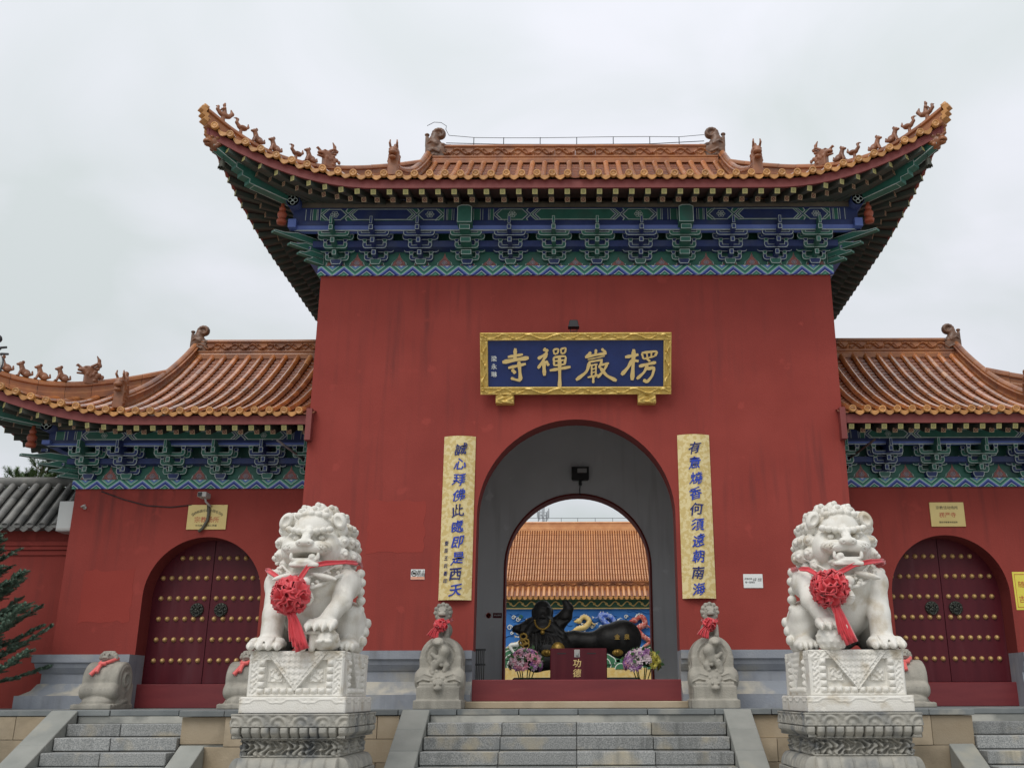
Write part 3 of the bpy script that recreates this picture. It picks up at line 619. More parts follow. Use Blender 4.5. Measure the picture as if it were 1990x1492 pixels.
def rear_half(R, sx, name='rear_slope'):            # plain tiled slopes behind, out of the photograph's view
    mb = MB(); us_ = rng(R.u0, R.ut, .25)
    for a, b in zip(us_[:-1], us_[1:]):
        for k in range(6):
            def q(u, t): ye, ze = R.eave(u); yt = max(R.top(u), ye+.02); y = ye+(yt-ye)*t; return Vector((sx*u, R.yf+R.yb-y, R.surf(u, y)+.03))
            mb.add([q(a, k/6), q(b, k/6), q(b, (k+1)/6), q(a, (k+1)/6)], [(0,1,2,3)])
        def e(u, dz, dy): ye, ze = R.eave(u); return Vector((sx*u, R.yf+R.yb-ye-dy, ze+dz))
        ba, bb = R.base(a), R.base(b)
        mb.add([e(a,.03,0), e(b,.03,0), e(b,-.2,0), e(a,-.2,0)], [(0,1,2,3)], 1); mb.add([e(a,-.2,0), e(b,-.2,0), (sx*bb[0], R.yf+R.yb-bb[1], bb[2]), (sx*ba[0], R.yf+R.yb-ba[1], ba[2])], [(0,1,2,3)], 1)
    obj(name, mb, [TILE, SOFF], R.parent)
    mb = MB(); us_ = rng(R.hw-(R.yb-R.yf)/2, R.ut, .25)                 # rear half of the end eave and end slope
    for a, b in zip(us_[:-1], us_[1:]):
        def mir(p): return Vector((p.x, R.yf+R.yb-p.y, p.z))
        ea, eb = R.eave(a), R.eave(b); ba, bb = R.base(a), R.base(b)
        if b < R.hw+.2: continue
        pa, pb = mir(R.P(sx, a, ea[0], ea[1], True)), mir(R.P(sx, b, eb[0], eb[1], True)); z3 = Vector((0,0,.03)); z2 = Vector((0,0,-.2))
        mb.add([pa+z3, pb+z3, pb+z2, pa+z2], [(0,1,2,3)], 1)
        mb.add([pa+z2, pb+z2, mir(R.P(sx, *[bb[0], bb[1], bb[2]], True)), mir(R.P(sx, ba[0], ba[1], ba[2], True))], [(0,1,2,3)], 1)
    R_top = lambda u: max(R.eave(u)[0]+.02, min(R.top(u), R.hw+R.yf-R.ug))
    for fl in (0, 1):
        for a, b in zip(us_[:-1], us_[1:]):
            for k in range(4):
                def q(u, t): ye = R.eave(u)[0]; y = ye+(R_top(u)-ye)*t; p = R.P(sx, u, y, R.surf(u, y)+.025, True); return mir(p) if fl else p
                mb.add([q(a, k/4), q(b, k/4), q(b, (k+1)/4), q(a, (k+1)/4)], [(0,1,2,3)], 0)
    obj('end_slope', mb, [TILE, SOFF], R.parent)
    zt = R.zE + R.H; zl = R.surf(R.ug, R.yg)       # gable board
    obj('gable_board', MB().prism([(R.yg-.3, zl-.3), (R.yr, zt+.1), (R.yf+R.yb-R.yg+.3, zl-.3)], sx*(R.ug-.02), sx*(R.ug+.03), 'x'), FASC, R.parent)
for sx in (-1, 1): rear_half(CR, sx)
BEASTS = []                                          # (roof parent, kind, position, facing) filled here, sculpted further down
def proj_u(p): d = Vector(p)-Vector((0, -DIST, EYE)); fw = d.y*_c + d.z*_s; return CX + F*d.x/fw
def hips(R, sx, beasts, big, falls, yend):
    n = 26; cx, cy = R.ut+.02, R.yf-(R.ut+.02-R.hw)
    path = []
    for k in range(n+1):
        t = k/n; u = cx+(R.ug-cx)*t; y = cy+(R.yg-cy)*t; path.append(R.P(sx, u, y, R.surf(min(u, R.ut), max(y, R.eave(min(u,R.ut))[0]))+.085-.045*max(0, 1-t*5)**2))
    ridge_pieces(R.parent, path, .40, RPROF, 'hip_ridge_tile')
    e = path[0]; dr = (path[0]-path[2]).normalized()
    mb = MB(); M = frame(-dr); 
    for k in range(3): mb.obox(e+dr*(.02+.03*k)+Vector((0,0,.02+.075*k)), (.085-.012*k, .05, .036), M)
    mb.lathe([(.001,.03),(.05,.03),(.062,.02),(.062,-.06)], e+dr*.06+Vector((0,0,.235)), 12, 0, M @ Matrix.Rotation(PI/2, 3, 'X'))
    obj('hip_end_tile', mb, TILEL, R.parent)
    for kind, px in beasts:
        best = min(((abs(proj_u(path[i].lerp(path[i+1], f/6))-px), path[i].lerp(path[i+1], f/6)) for i in range(n) for f in range(6)), key=lambda q: q[0])[1]
        BEASTS.append((R.parent, kind, best+Vector((0,0,.262)), dr))
    best = min(((abs(proj_u(path[i].lerp(path[i+1], f/6))-big), path[i].lerp(path[i+1], f/6)) for i in range(n) for f in range(6)), key=lambda q: q[0])[1]
    BEASTS.append((R.parent, 'dragon', best+Vector((0,0,.20)), dr))
    fp = [R.P(sx, R.ug, R.yr+(yend-R.yr)*k/n, R.surf(R.ug, R.yr+(yend-R.yr)*k/n)+.06) for k in range(n+1)]
    ridge_pieces(R.parent, fp, .38, RPROF, 'descending_ridge_tile'); BEASTS.append((R.parent, 'horned', fp[-1]+Vector((0,-.05,.0)), Vector((0,-1,0))))
for sx in (-1, 1):
    px = [430, 465, 498, 532, 573, 600]
    kn = ['rider', 'hen', 'lion', 'lion', 'hen', 'lion']
    hips(CR, sx, [(k, CX+sx*(1119-q)) for k, q in zip(kn, px)], CX+sx*(1119-636), True, -1.0)
# main ridge with carved blocks
def carved_mesh(w, h, name='carved_ridge_block', seed=3):
    rs = np.random.RandomState(seed); nx, nz = 40, 26; X = np.linspace(0, w, nx+1); Z = np.linspace(0, h, nz+1); mb = MB(); hh = np.zeros((nx+1, nz+1))
    for i, x_ in enumerate(X):
        for j, z_ in enumerate(Z):
            a = (z_/h-.5) - .30*math.sin(x_/w*2*PI*1.0+.4); b = (z_/h-.5) + .28*math.sin(x_/w*2*PI*1.5)
            v = max(0, 1-(a/.12)**2)*.040 + max(0, 1-(b/.07)**2)*.024
            for cx_, cz_ in ((.2, .3), (.5, .75), (.8, .28), (.33, .8), (.68, .2)):
                r = math.hypot((x_/w-cx_)*w/h, z_/h-cz_); v += .028*max(0, math.cos(r*26))*max(0, 1-r/.24)
            m_ = min(x_, w-x_, z_, h-z_); hh[i, j] = v*min(1, m_/.02) + (.010 if m_ < .008 else 0)
    vs_ = [(X[i], -.055-hh[i, j], Z[j]) for i in range(nx+1) for j in range(nz+1)]
    mb.add(vs_, [(i*(nz+1)+j, (i+1)*(nz+1)+j, (i+1)*(nz+1)+j+1, i*(nz+1)+j+1) for i in range(nx) for j in range(nz)], 0, True)
    mb.box(0, w, -.0549, .0549, 0, h); return mb.mesh(name, TILED)
def main_ridge(parent, xa, xb, y, z, blk=.40, h=.20):
    obj('ridge_base', MB().sweep([(-.13,-.10),(-.13,-.02),(-.10,.0),(-.085,.035),(-.10,.05),(-.10,.075),(-.06,.085),(.06,.085),(.10,.075),(.10,.05),(.085,.035),(.10,.0),(.13,-.02),(.13,-.10)], [(xa,y,z),(xb,y,z)]), TILED, parent)
    n = round(abs(xb-xa)/blk); w = (xb-xa)/n; me = carved_mesh(abs(w)-.004, h)
    for i in range(n): inst('carved_ridge_block', me, parent, (min(xa, xb)+abs(w)*i+.002, y, z+.085))
    obj('ridge_cap', MB().sweep([(-.06,0),(-.085,.012),(-.085,.03),(-.055,.04),(-.04,.075),(0,.09),(.04,.075),(.055,.04),(.085,.03),(.085,.012),(.06,0)], [(xa,y,z+.085+h),(xb,y,z+.085+h)]), TILED, parent)
main_ridge(gate, -2.86, 2.86, CR.yr, CR.zE+CR.H+.05)
for sx in (-1, 1): BEASTS.append((gate, 'finial', Vector((sx*2.80, CR.yr, CR.zE+CR.H+.10)), Vector((-sx,0,0))))
# under-eave timber of the central hall: frieze, brackets, beam
def bracket_zone(parent, R, xs, sx_list, zf0, zf1, ztop_plate, zbeam, layer, step, tiers, x_in, bays, yw, friezeperiod, plate_h):
    p = R.p; hw = R.hw
    fm = frieze_mat(friezeperiod, zf0, zf1-zf0)
    for sx in sx_list:
        x0 = x_in
        # frieze board along the front and round the end
        a, b = sorted((sx*x0, sx*(hw+.05))); obj('zigzag_frieze', MB().box(a, b, yw-.05, yw+.2, zf0, zf1), fm, parent)
        c, d = sorted((sx*(hw+.05), sx*(hw-.2))); obj('zigzag_frieze', MB().box(c, d, yw+.201, R.yb, zf0, zf1), fm, parent)
        # boards between the brackets
        a, b = sorted((sx*x0, sx*hw)); obj('bracket_backing', MB().box(a, b, yw-.005, yw+.15, zf1+.001, zbeam[1]), GRN, parent)
        c, d = sorted((sx*hw, sx*(hw-.2))); obj('bracket_backing', MB().box(c, d, yw+.151, R.yb, zf1+.001, zbeam[1]), GRN, parent)
        a, b = sorted((sx*x0, sx*(hw+.12))); obj('tie_beam', MB().box(a, b, yw-.02-step*1-.03, yw-.006, zf1+.10+layer*1.15, zf1+.085+layer*2.0), BLU, parent); 
        # blue plate and painted beam on the outermost brackets
        a, b = sorted((sx*x0, sx*(hw+p+.02))); yb_ = yw-p
        mb = MB().sweep([(-.10, 0), (.035, 0), (.075, plate_h*.42), (.075, plate_h), (-.10, plate_h)], [(a, yb_, ztop_plate), (b, yb_, ztop_plate)], lat=(0, -1, 0), mis=[1, 1, 0, 0, 0]); obj('plate_beam', mb, [BLU, LTB], parent)
        obj('plate_edge', MB().box(a, b, yb_-.045, yb_-.02, ztop_plate-.012, ztop_plate-.001), WHT, parent)
        obj('painted_beam', MB().box(a, b, yb_-.035, yb_+.09, zbeam[0], zbeam[1]), BLU, parent)
        a2, b2 = sorted((sx*(hw+p+.06), sx*(hw+p-.07)))
        obj('side_plate', MB().box(a2, b2, yb_-.16, R.yb, ztop_plate, ztop_plate+plate_h), LTB, parent); obj('side_beam', MB().box(a2-.01*sx, b2-.01*sx, yb_+.095, R.yb, zbeam[0], zbeam[1]), GRN, parent)
        obj('purlin', MB().tube([(sx*x0, yb_+.03, zbeam[1]+.07), (sx*(hw+p+.1), yb_+.03, zbeam[1]+.07)], .085, 12), PURL, parent)
        obj('eave_fill', MB().box(min(sx*x0, sx*(hw+p-.1)), max(sx*x0, sx*(hw+p-.1)), yb_+.092, R.yb-.3, zbeam[1]-.02, zbeam[1]+.16), SOFF, parent)
        # purlin end with its flower medallion
        mb = MB().tube([(sx*(hw+p), yb_-.20, zbeam[1]+.06), (sx*(hw+p), R.yb, zbeam[1]+.06)], .115, 18, 0); cx_, cz_ = sx*(hw+p), zbeam[1]+.06
        for rr, mi in ((.105, 1), (.095, 0)): mb.lathe([(.001, .0), (rr, .0)], (cx_, yb_-.201-(.002 if mi == 0 else 0), cz_), 18, mi, Matrix.Rotation(PI/2, 3, 'X'))
        for k in range(4):
            t_ = PI/2*k; mb.tube([(cx_+.045*math.cos(t_)+.035*math.cos(t_+q), yb_-.206, cz_+.045*math.sin(t_)+.035*math.sin(t_+q)) for q in [i*2*PI/10 for i in range(10)]], .006, 4, 1, closed=True)
        mb.ball((cx_, yb_-.206, cz_), .02, 8, 5, 1); obj('purlin_end', mb, [BLU, WHT, GRN], parent)
        for k, (x_, c_) in enumerate(xs):
            if x_*sx < 0 and len(sx_list) > 1: continue
            bracket_set(parent, x_ if len(sx_list) > 1 else sx*x_, yw-.03, zf1, c_[0], tiers, layer, step, big=len(c_) > 1)
        # flame-shaped ornaments on the boards
        cent = sorted([abs(x_) for x_, _ in xs] + [hw-.13]); 
        if len(sx_list) > 1: cent = [-cent[0]] + cent
        for q, (a_, b_) in enumerate(zip(cent[:-1], cent[1:])):
            mx_ = (a_+b_)/2
            if len(sx_list) > 1 and abs(mx_) < .01 and sx > 0: continue
            hgt = .17 if (len(sx_list) > 1 and abs(mx_) < 2.2) else .25
            def fl(k_, dz): return [(sx*mx_+k_*w_, zf1+.002+dz+h_*(hgt-dz*1.2)) for w_, h_ in ((-.15, 0), (-.115, .12), (-.105, .30), (-.06, .48), (-.02, .70), (0, 1), (.02, .70), (.06, .48), (.105, .30), (.115, .12), (.15, 0))][::-1]
            mb = MB().prism(fl(1.12, 0), yw-.010, yw-.003, 'y', 1); mb.prism(fl(1.0, .008), yw-.013, yw-.003, 'y', 2); mb.prism(fl(.88, .014), yw-.016, yw-.003, 'y', 0)
            scroll(mb, sx*mx_, zf1+.07, .055, yw-.018, 3)
            obj('flame_panel', mb, [PINK, WHT, GRN, mat_get('paint_scroll')], parent)
        # corner cluster: diagonal pointed arms, vase, corner beams
        dg = Vector((sx, -1, 0)).normalized(); M = frame(-dg); cpt = Vector((sx*hw, yw, 0))
        for k, (a_, dz) in enumerate(((.22, .02), (.32, .09), (.45, .18), (.66, .29))):
            L2 = a_*1.414; Pn = [(0, 0), (-L2, -.0), (-L2, .035), (-L2*.80, .05), (-L2*.55, .115), (0, .115)]
            q = outlined([(-y_, z_) for y_, z_ in Pn], -.05, .05, 0, 1, .010, 'y', True); q2 = MB()
            T = Matrix((( -M.col[1].x, M.col[0].x, 0, cpt.x), (-M.col[1].y, M.col[0].y, 0, cpt.y), (0, 0, 1, zf1+dz*layer/.13), (0, 0, 0, 1)))
            merge(q2, q, T); obj('corner_arm', q2, [GRN, WHT], parent)
            for w_ in (-1, 1):
                T2 = Matrix.Translation(cpt + dg*(a_*.85) + Vector((0, 0, zf1+dz*layer/.13+.118))) @ (frame(Vector((0, 1, 0)) if w_ < 0 else Vector((-sx, 0, 0)))).to_4x4()
                q3 = MB(); merge(q3, outlined([(-.055, 0), (.055, 0), (.055, .05), (-.055, .05)], -.05, .02, 0, 1, .009), T2); 
                if k in (1, 3): obj('corner_block', q3, [BLU, WHT], parent)
        vb = cpt + dg*.80 + Vector((0, 0, zf1+.46*layer/.13)); obj('corner_vase', MB().lathe([(.02,0),(.075,.0),(.085,.05),(.06,.09),(.045,.10),(.07,.12),(.08,.17),(.06,.21),(.04,.225),(.055,.25),(.055,.28),(.03,.31),(.03,.36)], vb, 14), ORN, parent)
        ty, tz = R.eave(R.ut); za = zbeam[1]+.02; tz -= .24
        def dprism(name, prof, w_, m): 
            mb = MB(); n_ = len(prof); A_ = []; B_ = []
            for l_, z_ in prof: c_ = cpt + dg*l_*1.414 + Vector((0, 0, z_)); lt = Vector((dg.y, -dg.x, 0)); A_.append(c_-lt*w_); B_.append(c_+lt*w_)
            mb.add(A_+B_, [(i, (i+1) % n_, n_+(i+1) % n_, n_+i) for i in range(n_)], 0); mb.add(A_, [tuple(range(n_))], 0); mb.add(B_, [tuple(range(n_-1, -1, -1))], 0)
            e_ = bmesh.new(); me = mb.mesh(name, m); e_.from_mesh(me); bmesh.ops.remove_doubles(e_, verts=e_.verts, dist=1e-5); bmesh.ops.recalc_face_normals(e_, faces=e_.faces)
            big_ = [f for f in e_.faces if len(f.verts) == n_ and n_ > 4 or f.calc_area() > .05]; r_ = bmesh.ops.inset_individual(e_, faces=big_, thickness=.012)
            for f in r_['faces']:
                if f not in big_: f.material_index = 1
            e_.to_mesh(me); e_.free(); return obj(name, me, None, parent, fix=False)
        tl = R.ut-hw
        dprism('corner_beam_lower', [(.05, za-.02), (tl*.62, za+(tz-za)*.30-.10), (tl*.66, za+(tz-za)*.30-.09), (tl*.66, za+(tz-za)*.30-.02), (tl*.72, za+(tz-za)*.30), (tl*.72, za+(tz-za)*.30+.07), (tl*.77, za+(tz-za)*.30+.10), (tl*.77, za+(tz-za)*.30+.20), (.05, za+.20)], .085, [GRN, WHT])
        dprism('corner_beam_upper', [(.10, za+.10), (tl*.70, za+(tz-za)*.45), (tl*.95, tz-.10), (tl*.95, tz+.10), (.10, za+.34)], .075, [GRN, WHT])
        BEASTS.append((parent, 'cap', cpt + dg*tl*1.414*.93 + Vector((0, 0, tz-.02)), dg)); BEASTS.append((parent, 'bell', cpt + dg*tl*1.414*.86 + Vector((0, 0, tz-.16)), dg))
MATS['paint_scroll'] = mat('paint_scroll', (.35, .36, .42), .6)
def mat_get(n): return MATS[n]
cx_sets = [(s*x_, c_) for s in (-1, 1) for x_, c_ in ((.36, 'g'), (1.09, 'b'), (1.82, 'gB'), (2.60, 'b'), (3.36, 'b'), (4.02, 'g'))]
zc = lambda v, Y: W(1119, v, Y)[1]
bracket_zone(gate, CR, cx_sets, (-1, 1), WT, zc(516, -.05), zc(447, -.42), (zc(431, -.42), zc(404, -.42)), .150, .165, 3, 0, None, 0, .385, zc(431.5, -.42)-zc(447, -.42))
for xa, xb, c in ((-1.70, 1.70, 'g'), (-4.50, -1.94, 'b'), (1.94, 4.50, 'b')): painted_bay(gate, xa, xb, -.435, zc(430, -.42)+.005, zc(405, -.42)-.005, c)
# ================= wing roofs
for s in (-1, 1):
    g = wings[s]
    R = Roof(g, WX, WY, DEPTH, 1.2, 5.815, 1.98, 7.15, 9.90, .27, .66, 7.40, 1.60, HW+.02, None, .36, 5.865)
    wc = [HW+.13+.237*k for k in range(24)]; wc = [u for u in wc if u < 9.83]
    R.edge_tiles(s, wc, False, .237); R.columns(s, wc, True); R.pans(s, [wc[0]-.237]+wc, .237)
    R.boards(s, rng(HW-.05, 9.90, .15), False); R.boards(s, rng(WX-(DEPTH-WY), 9.90, .15), True)
    R.under(s, [u for u in [HW+.12+.262*k for k in range(22)] if u < 9.75], False); R.under(s, [9.72-.262*k for k in range(18)], True)
    R.edge_tiles(s, [u for u in wc if u > 4.95], True, .237); R.columns(s, [u for u in wc if u > 6.7], False, True, True); rear_half(R, s)
    hips(R, s, [(k, CX+s*(1119-q)) for k, q in (('lion', 38), ('lion', 75), ('lion', 115))] + [('hen', CX-s*-1*-1160) ] if False else [(k, CX+s*(1119-q)) for k, q in (('hen', -75), ('lion', -35), ('lion', 2), ('lion', 38), ('lion', 75), ('lion', 115))][2:], CX+s*(1119-170), True, .12)
    main_ridge(g, s*(HW+.006), s*7.36, R.yr, R.zE+R.H+.02, .36, .165); BEASTS.append((g, 'finial', Vector((s*7.32, R.yr, R.zE+R.H+.05)), Vector((-s,0,0))))
    zw = lambda v, Y: W(1119, v, Y)[1]
    sets = [(x_, c_) for x_, c_ in ((4.46, 'g'), (5.19, 'b'), (5.98, 'g'), (6.77, 'g'), (7.56, 'b'), (8.20, 'g'))]
    bracket_zone(g, R, sets, (s,), WTOP, zw(930, 1.05), zw(863, .70), (zw(855, .70), zw(833, .70)), .125, .15, 3, HW+.006, None, WY, .385, zw(855.5, .70)-zw(863, .70))
    a, b = sorted((s*4.40, s*8.70)); painted_bay(g, a, b, WY-.36-.035, zw(854, .70)+.003, zw(834, .70)-.003, 'g')
    # painted end board where the eave meets the tall wall
    a, b = sorted((s*(HW+.02), s*(HW-.07))); obj('eave_end_board', MB().box(a, b, -.135, -.004, 5.38, 5.90), FASC, g)
# ================================================================== SCULPTURE: signed-distance modelling, meshed with surface nets
class Sculpt:
    def __init__(s, lo, hi, h):
        s.lo = np.array(lo, np.float32); s.h = h; s.n = np.ceil((np.array(hi)-np.array(lo))/h).astype(int)+1
        s.d = np.full(tuple(s.n), 1.0, np.float32)
    def _win(s, lo, hi):
        a = np.maximum(0, np.floor((np.array(lo)-s.lo)/s.h).astype(int)); b = np.minimum(s.n, np.ceil((np.array(hi)-s.lo)/s.h).astype(int)+2)
        if np.any(b <= a): return None
        ax = [s.lo[i]+s.h*np.arange(a[i], b[i], dtype=np.float32) for i in range(3)]
        return tuple(slice(a[i], b[i]) for i in range(3)), ax[0][:, None, None], ax[1][None, :, None], ax[2][None, None, :]
    def _op(s, w, p, k, sub):
        D = s.d[w]
        if sub:
            h = np.clip(.5-.5*(D+p)/k, 0, 1); s.d[w] = D*(1-h) - p*h + k*h*(1-h)
        else:
            h = np.clip(.5+.5*(D-p)/k, 0, 1); s.d[w] = D*(1-h) + p*h - k*h*(1-h)
    def ell(s, c, r, k=.03, sub=False, M=None):
        r = r if hasattr(r, '__len__') else (r, r, r); R = max(r)+k*2+s.h*3; q = s._win([c[i]-R for i in range(3)], [c[i]+R for i in range(3)])
        if q is None: return s
        w, X, Y, Z = q; X = X-c[0]; Y = Y-c[1]; Z = Z-c[2]
        if M is not None: X, Y, Z = (M[0][0]*X+M[1][0]*Y+M[2][0]*Z), (M[0][1]*X+M[1][1]*Y+M[2][1]*Z), (M[0][2]*X+M[1][2]*Y+M[2][2]*Z)
        k0 = np.sqrt((X/r[0])**2+(Y/r[1])**2+(Z/r[2])**2); k1 = np.sqrt((X/r[0]**2)**2+(Y/r[1]**2)**2+(Z/r[2]**2)**2)+1e-6
        s._op(w, k0*(k0-1)/k1, k, sub); return s
    def cap(s, a, b, ra, rb=None, k=.03, sub=False):
        rb = ra if rb is None else rb; R = max(ra, rb)+k*2+s.h*3; a = np.array(a, float); b = np.array(b, float); q = s._win(np.minimum(a, b)-R, np.maximum(a, b)+R)
        if q is None: return s
        w, X, Y, Z = q; ba = b-a; L_ = float(ba@ba)+1e-9
        t = np.clip(((X-a[0])*ba[0]+(Y-a[1])*ba[1]+(Z-a[2])*ba[2])/L_, 0, 1)
        s._op(w, np.sqrt((X-a[0]-t*ba[0])**2+(Y-a[1]-t*ba[1])**2+(Z-a[2]-t*ba[2])**2)-(ra+(rb-ra)*t), k, sub); return s
    def chain(s, pts, rs, k=.03, sub=False):
        rs = rs if hasattr(rs, '__len__') else [rs]*len(pts)
        for i in range(len(pts)-1): s.cap(pts[i], pts[i+1], rs[i], rs[i+1], k, sub)
        return s
    def box(s, c, hf, rd=.02, k=.02, sub=False):
        R = k*2+s.h*3+rd; q = s._win([c[i]-hf[i]-R for i in range(3)], [c[i]+hf[i]+R for i in range(3)])
        if q is None: return s
        w, X, Y, Z = q; qx, qy, qz = np.abs(X-c[0])-hf[0]+rd, np.abs(Y-c[1])-hf[1]+rd, np.abs(Z-c[2])-hf[2]+rd
        p = np.sqrt(np.maximum(qx, 0)**2+np.maximum(qy, 0)**2+np.maximum(qz, 0)**2)+np.minimum(np.maximum(qx, np.maximum(qy, qz)), 0)-rd
        s._op(w, p, k, sub); return s
    def cyl(s, c, r, hl, axis=0, rd=.02, k=.02, sub=False):
        e = [r, r, r]; e[axis] = hl; R = k*2+s.h*3+rd; q = s._win([c[i]-e[i]-R for i in range(3)], [c[i]+e[i]+R for i in range(3)])
        if q is None: return s
        w, *A = q; A = [A[i]-c[i] for i in range(3)]; o = [i for i in range(3) if i != axis]
        a = np.sqrt(A[o[0]]**2+A[o[1]]**2)-r+rd; b = np.abs(A[axis])-hl+rd
        s._op(w, np.sqrt(np.maximum(a, 0)**2+np.maximum(b, 0)**2)+np.minimum(np.maximum(a, b), 0)-rd, k, sub); return s
    def mesh(s, name, m, flipx=False, smooth=True):
        d = s.d; d[0] = d[-1] = 1; d[:, 0] = d[:, -1] = 1; d[:, :, 0] = d[:, :, -1] = 1
        S = d < 0; n = np.array(d.shape)-1; cnt = np.zeros(tuple(n), np.int8)
        off = [(i, j, k) for i in (0, 1) for j in (0, 1) for k in (0, 1)]
        for i, j, k in off: cnt += S[i:i+n[0], j:j+n[1], k:k+n[2]]
        act = (cnt > 0) & (cnt < 8); I = np.argwhere(act); ids = -np.ones(tuple(n), np.int64); ids[act] = np.arange(len(I))
        acc = np.zeros((len(I), 3)); num = np.zeros(len(I))
        for ax in range(3):
            for p in range(2):
                for q in range(2):
                    o0 = [0, 0, 0]; oo = [i for i in range(3) if i != ax]; o0[oo[0]] = p; o0[oo[1]] = q; o1 = list(o0); o1[ax] = 1
                    a = d[I[:, 0]+o0[0], I[:, 1]+o0[1], I[:, 2]+o0[2]]; b = d[I[:, 0]+o1[0], I[:, 1]+o1[1], I[:, 2]+o1[2]]
                    m_ = (a < 0) != (b < 0); t = np.where(m_, a/np.where(m_, a-b, 1), 0); P_ = np.tile(np.array(o0, float), (len(I), 1)); P_[:, ax] = t
                    acc[m_] += P_[m_]; num[m_] += 1
        V = (I + acc/np.maximum(num, 1)[:, None])*s.h + s.lo
        F_ = []
        for ax in range(3):
            sl = [slice(None)]*3; s0 = list(sl); s1 = list(sl); s0[ax] = slice(0, -1); s1[ax] = slice(1, None)
            e0, e1 = S[tuple(s0)], S[tuple(s1)]; E = np.argwhere(e0 != e1); b, c = [(1, 2), (2, 0), (0, 1)][ax]
            E = E[(E[:, b] > 0) & (E[:, c] > 0) & (E[:, b] < n[b]) & (E[:, c] < n[c])]
            fl = e0[tuple(E.T)]
            def cell(db, dc): q = E.copy(); q[:, b] -= db; q[:, c] -= dc; return ids[tuple(q.T)]
            Q = np.stack([cell(1, 1), cell(0, 1), cell(0, 0), cell(1, 0)], 1); Q[~fl] = Q[~fl][:, ::-1]; F_.append(Q)
        Fa = np.concatenate(F_)
        if flipx: V = V*np.array([-1, 1, 1]); Fa = Fa[:, ::-1]
        me = bpy.data.meshes.new(name); me.vertices.add(len(V)); me.vertices.foreach_set('co', V.astype(np.float32).ravel())
        me.loops.add(len(Fa)*4); me.loops.foreach_set('vertex_index', Fa.astype(np.int32).ravel()); me.polygons.add(len(Fa))
        me.polygons.foreach_set('loop_start', np.arange(0, len(Fa)*4, 4, dtype=np.int32)); me.polygons.foreach_set('use_smooth', np.full(len(Fa), smooth)); me.update(calc_edges=True); me.validate()
        me.materials.append(m); return me
MARB = mat('white_marble', (.70, .675, .61), .6, (.76, .74, .69), 4, .3, .7, .4, 70, (.50, .435, .33), 4.5, .54, .72, streak=(.55, .52, .46))
MARBG = mat('grey_marble', (.30, .295, .265), .75, (.40, .38, .33), 6, .3, .7, .5, 45, (.13, .14, .15), 3.2, .50, .70, streak=(.16, .16, .15))
STONE = mat('carved_grey_stone', (.30, .285, .245), .8, (.40, .375, .32), 9, .3, .7, .6, 60, (.20, .19, .165), 2.5, .5, .68, stretch=(1, 1, .35), streak=(.19, .18, .155))
SILK = mat('red_silk', (.62, .035, .050), .42, (.70, .060, .075), 6, .3, .7, .0, 60, sheen=.4)
SILK2 = mat('faded_red_silk', (.68, .085, .080), .5, (.75, .14, .125), 8, .3, .7, sheen=.4)
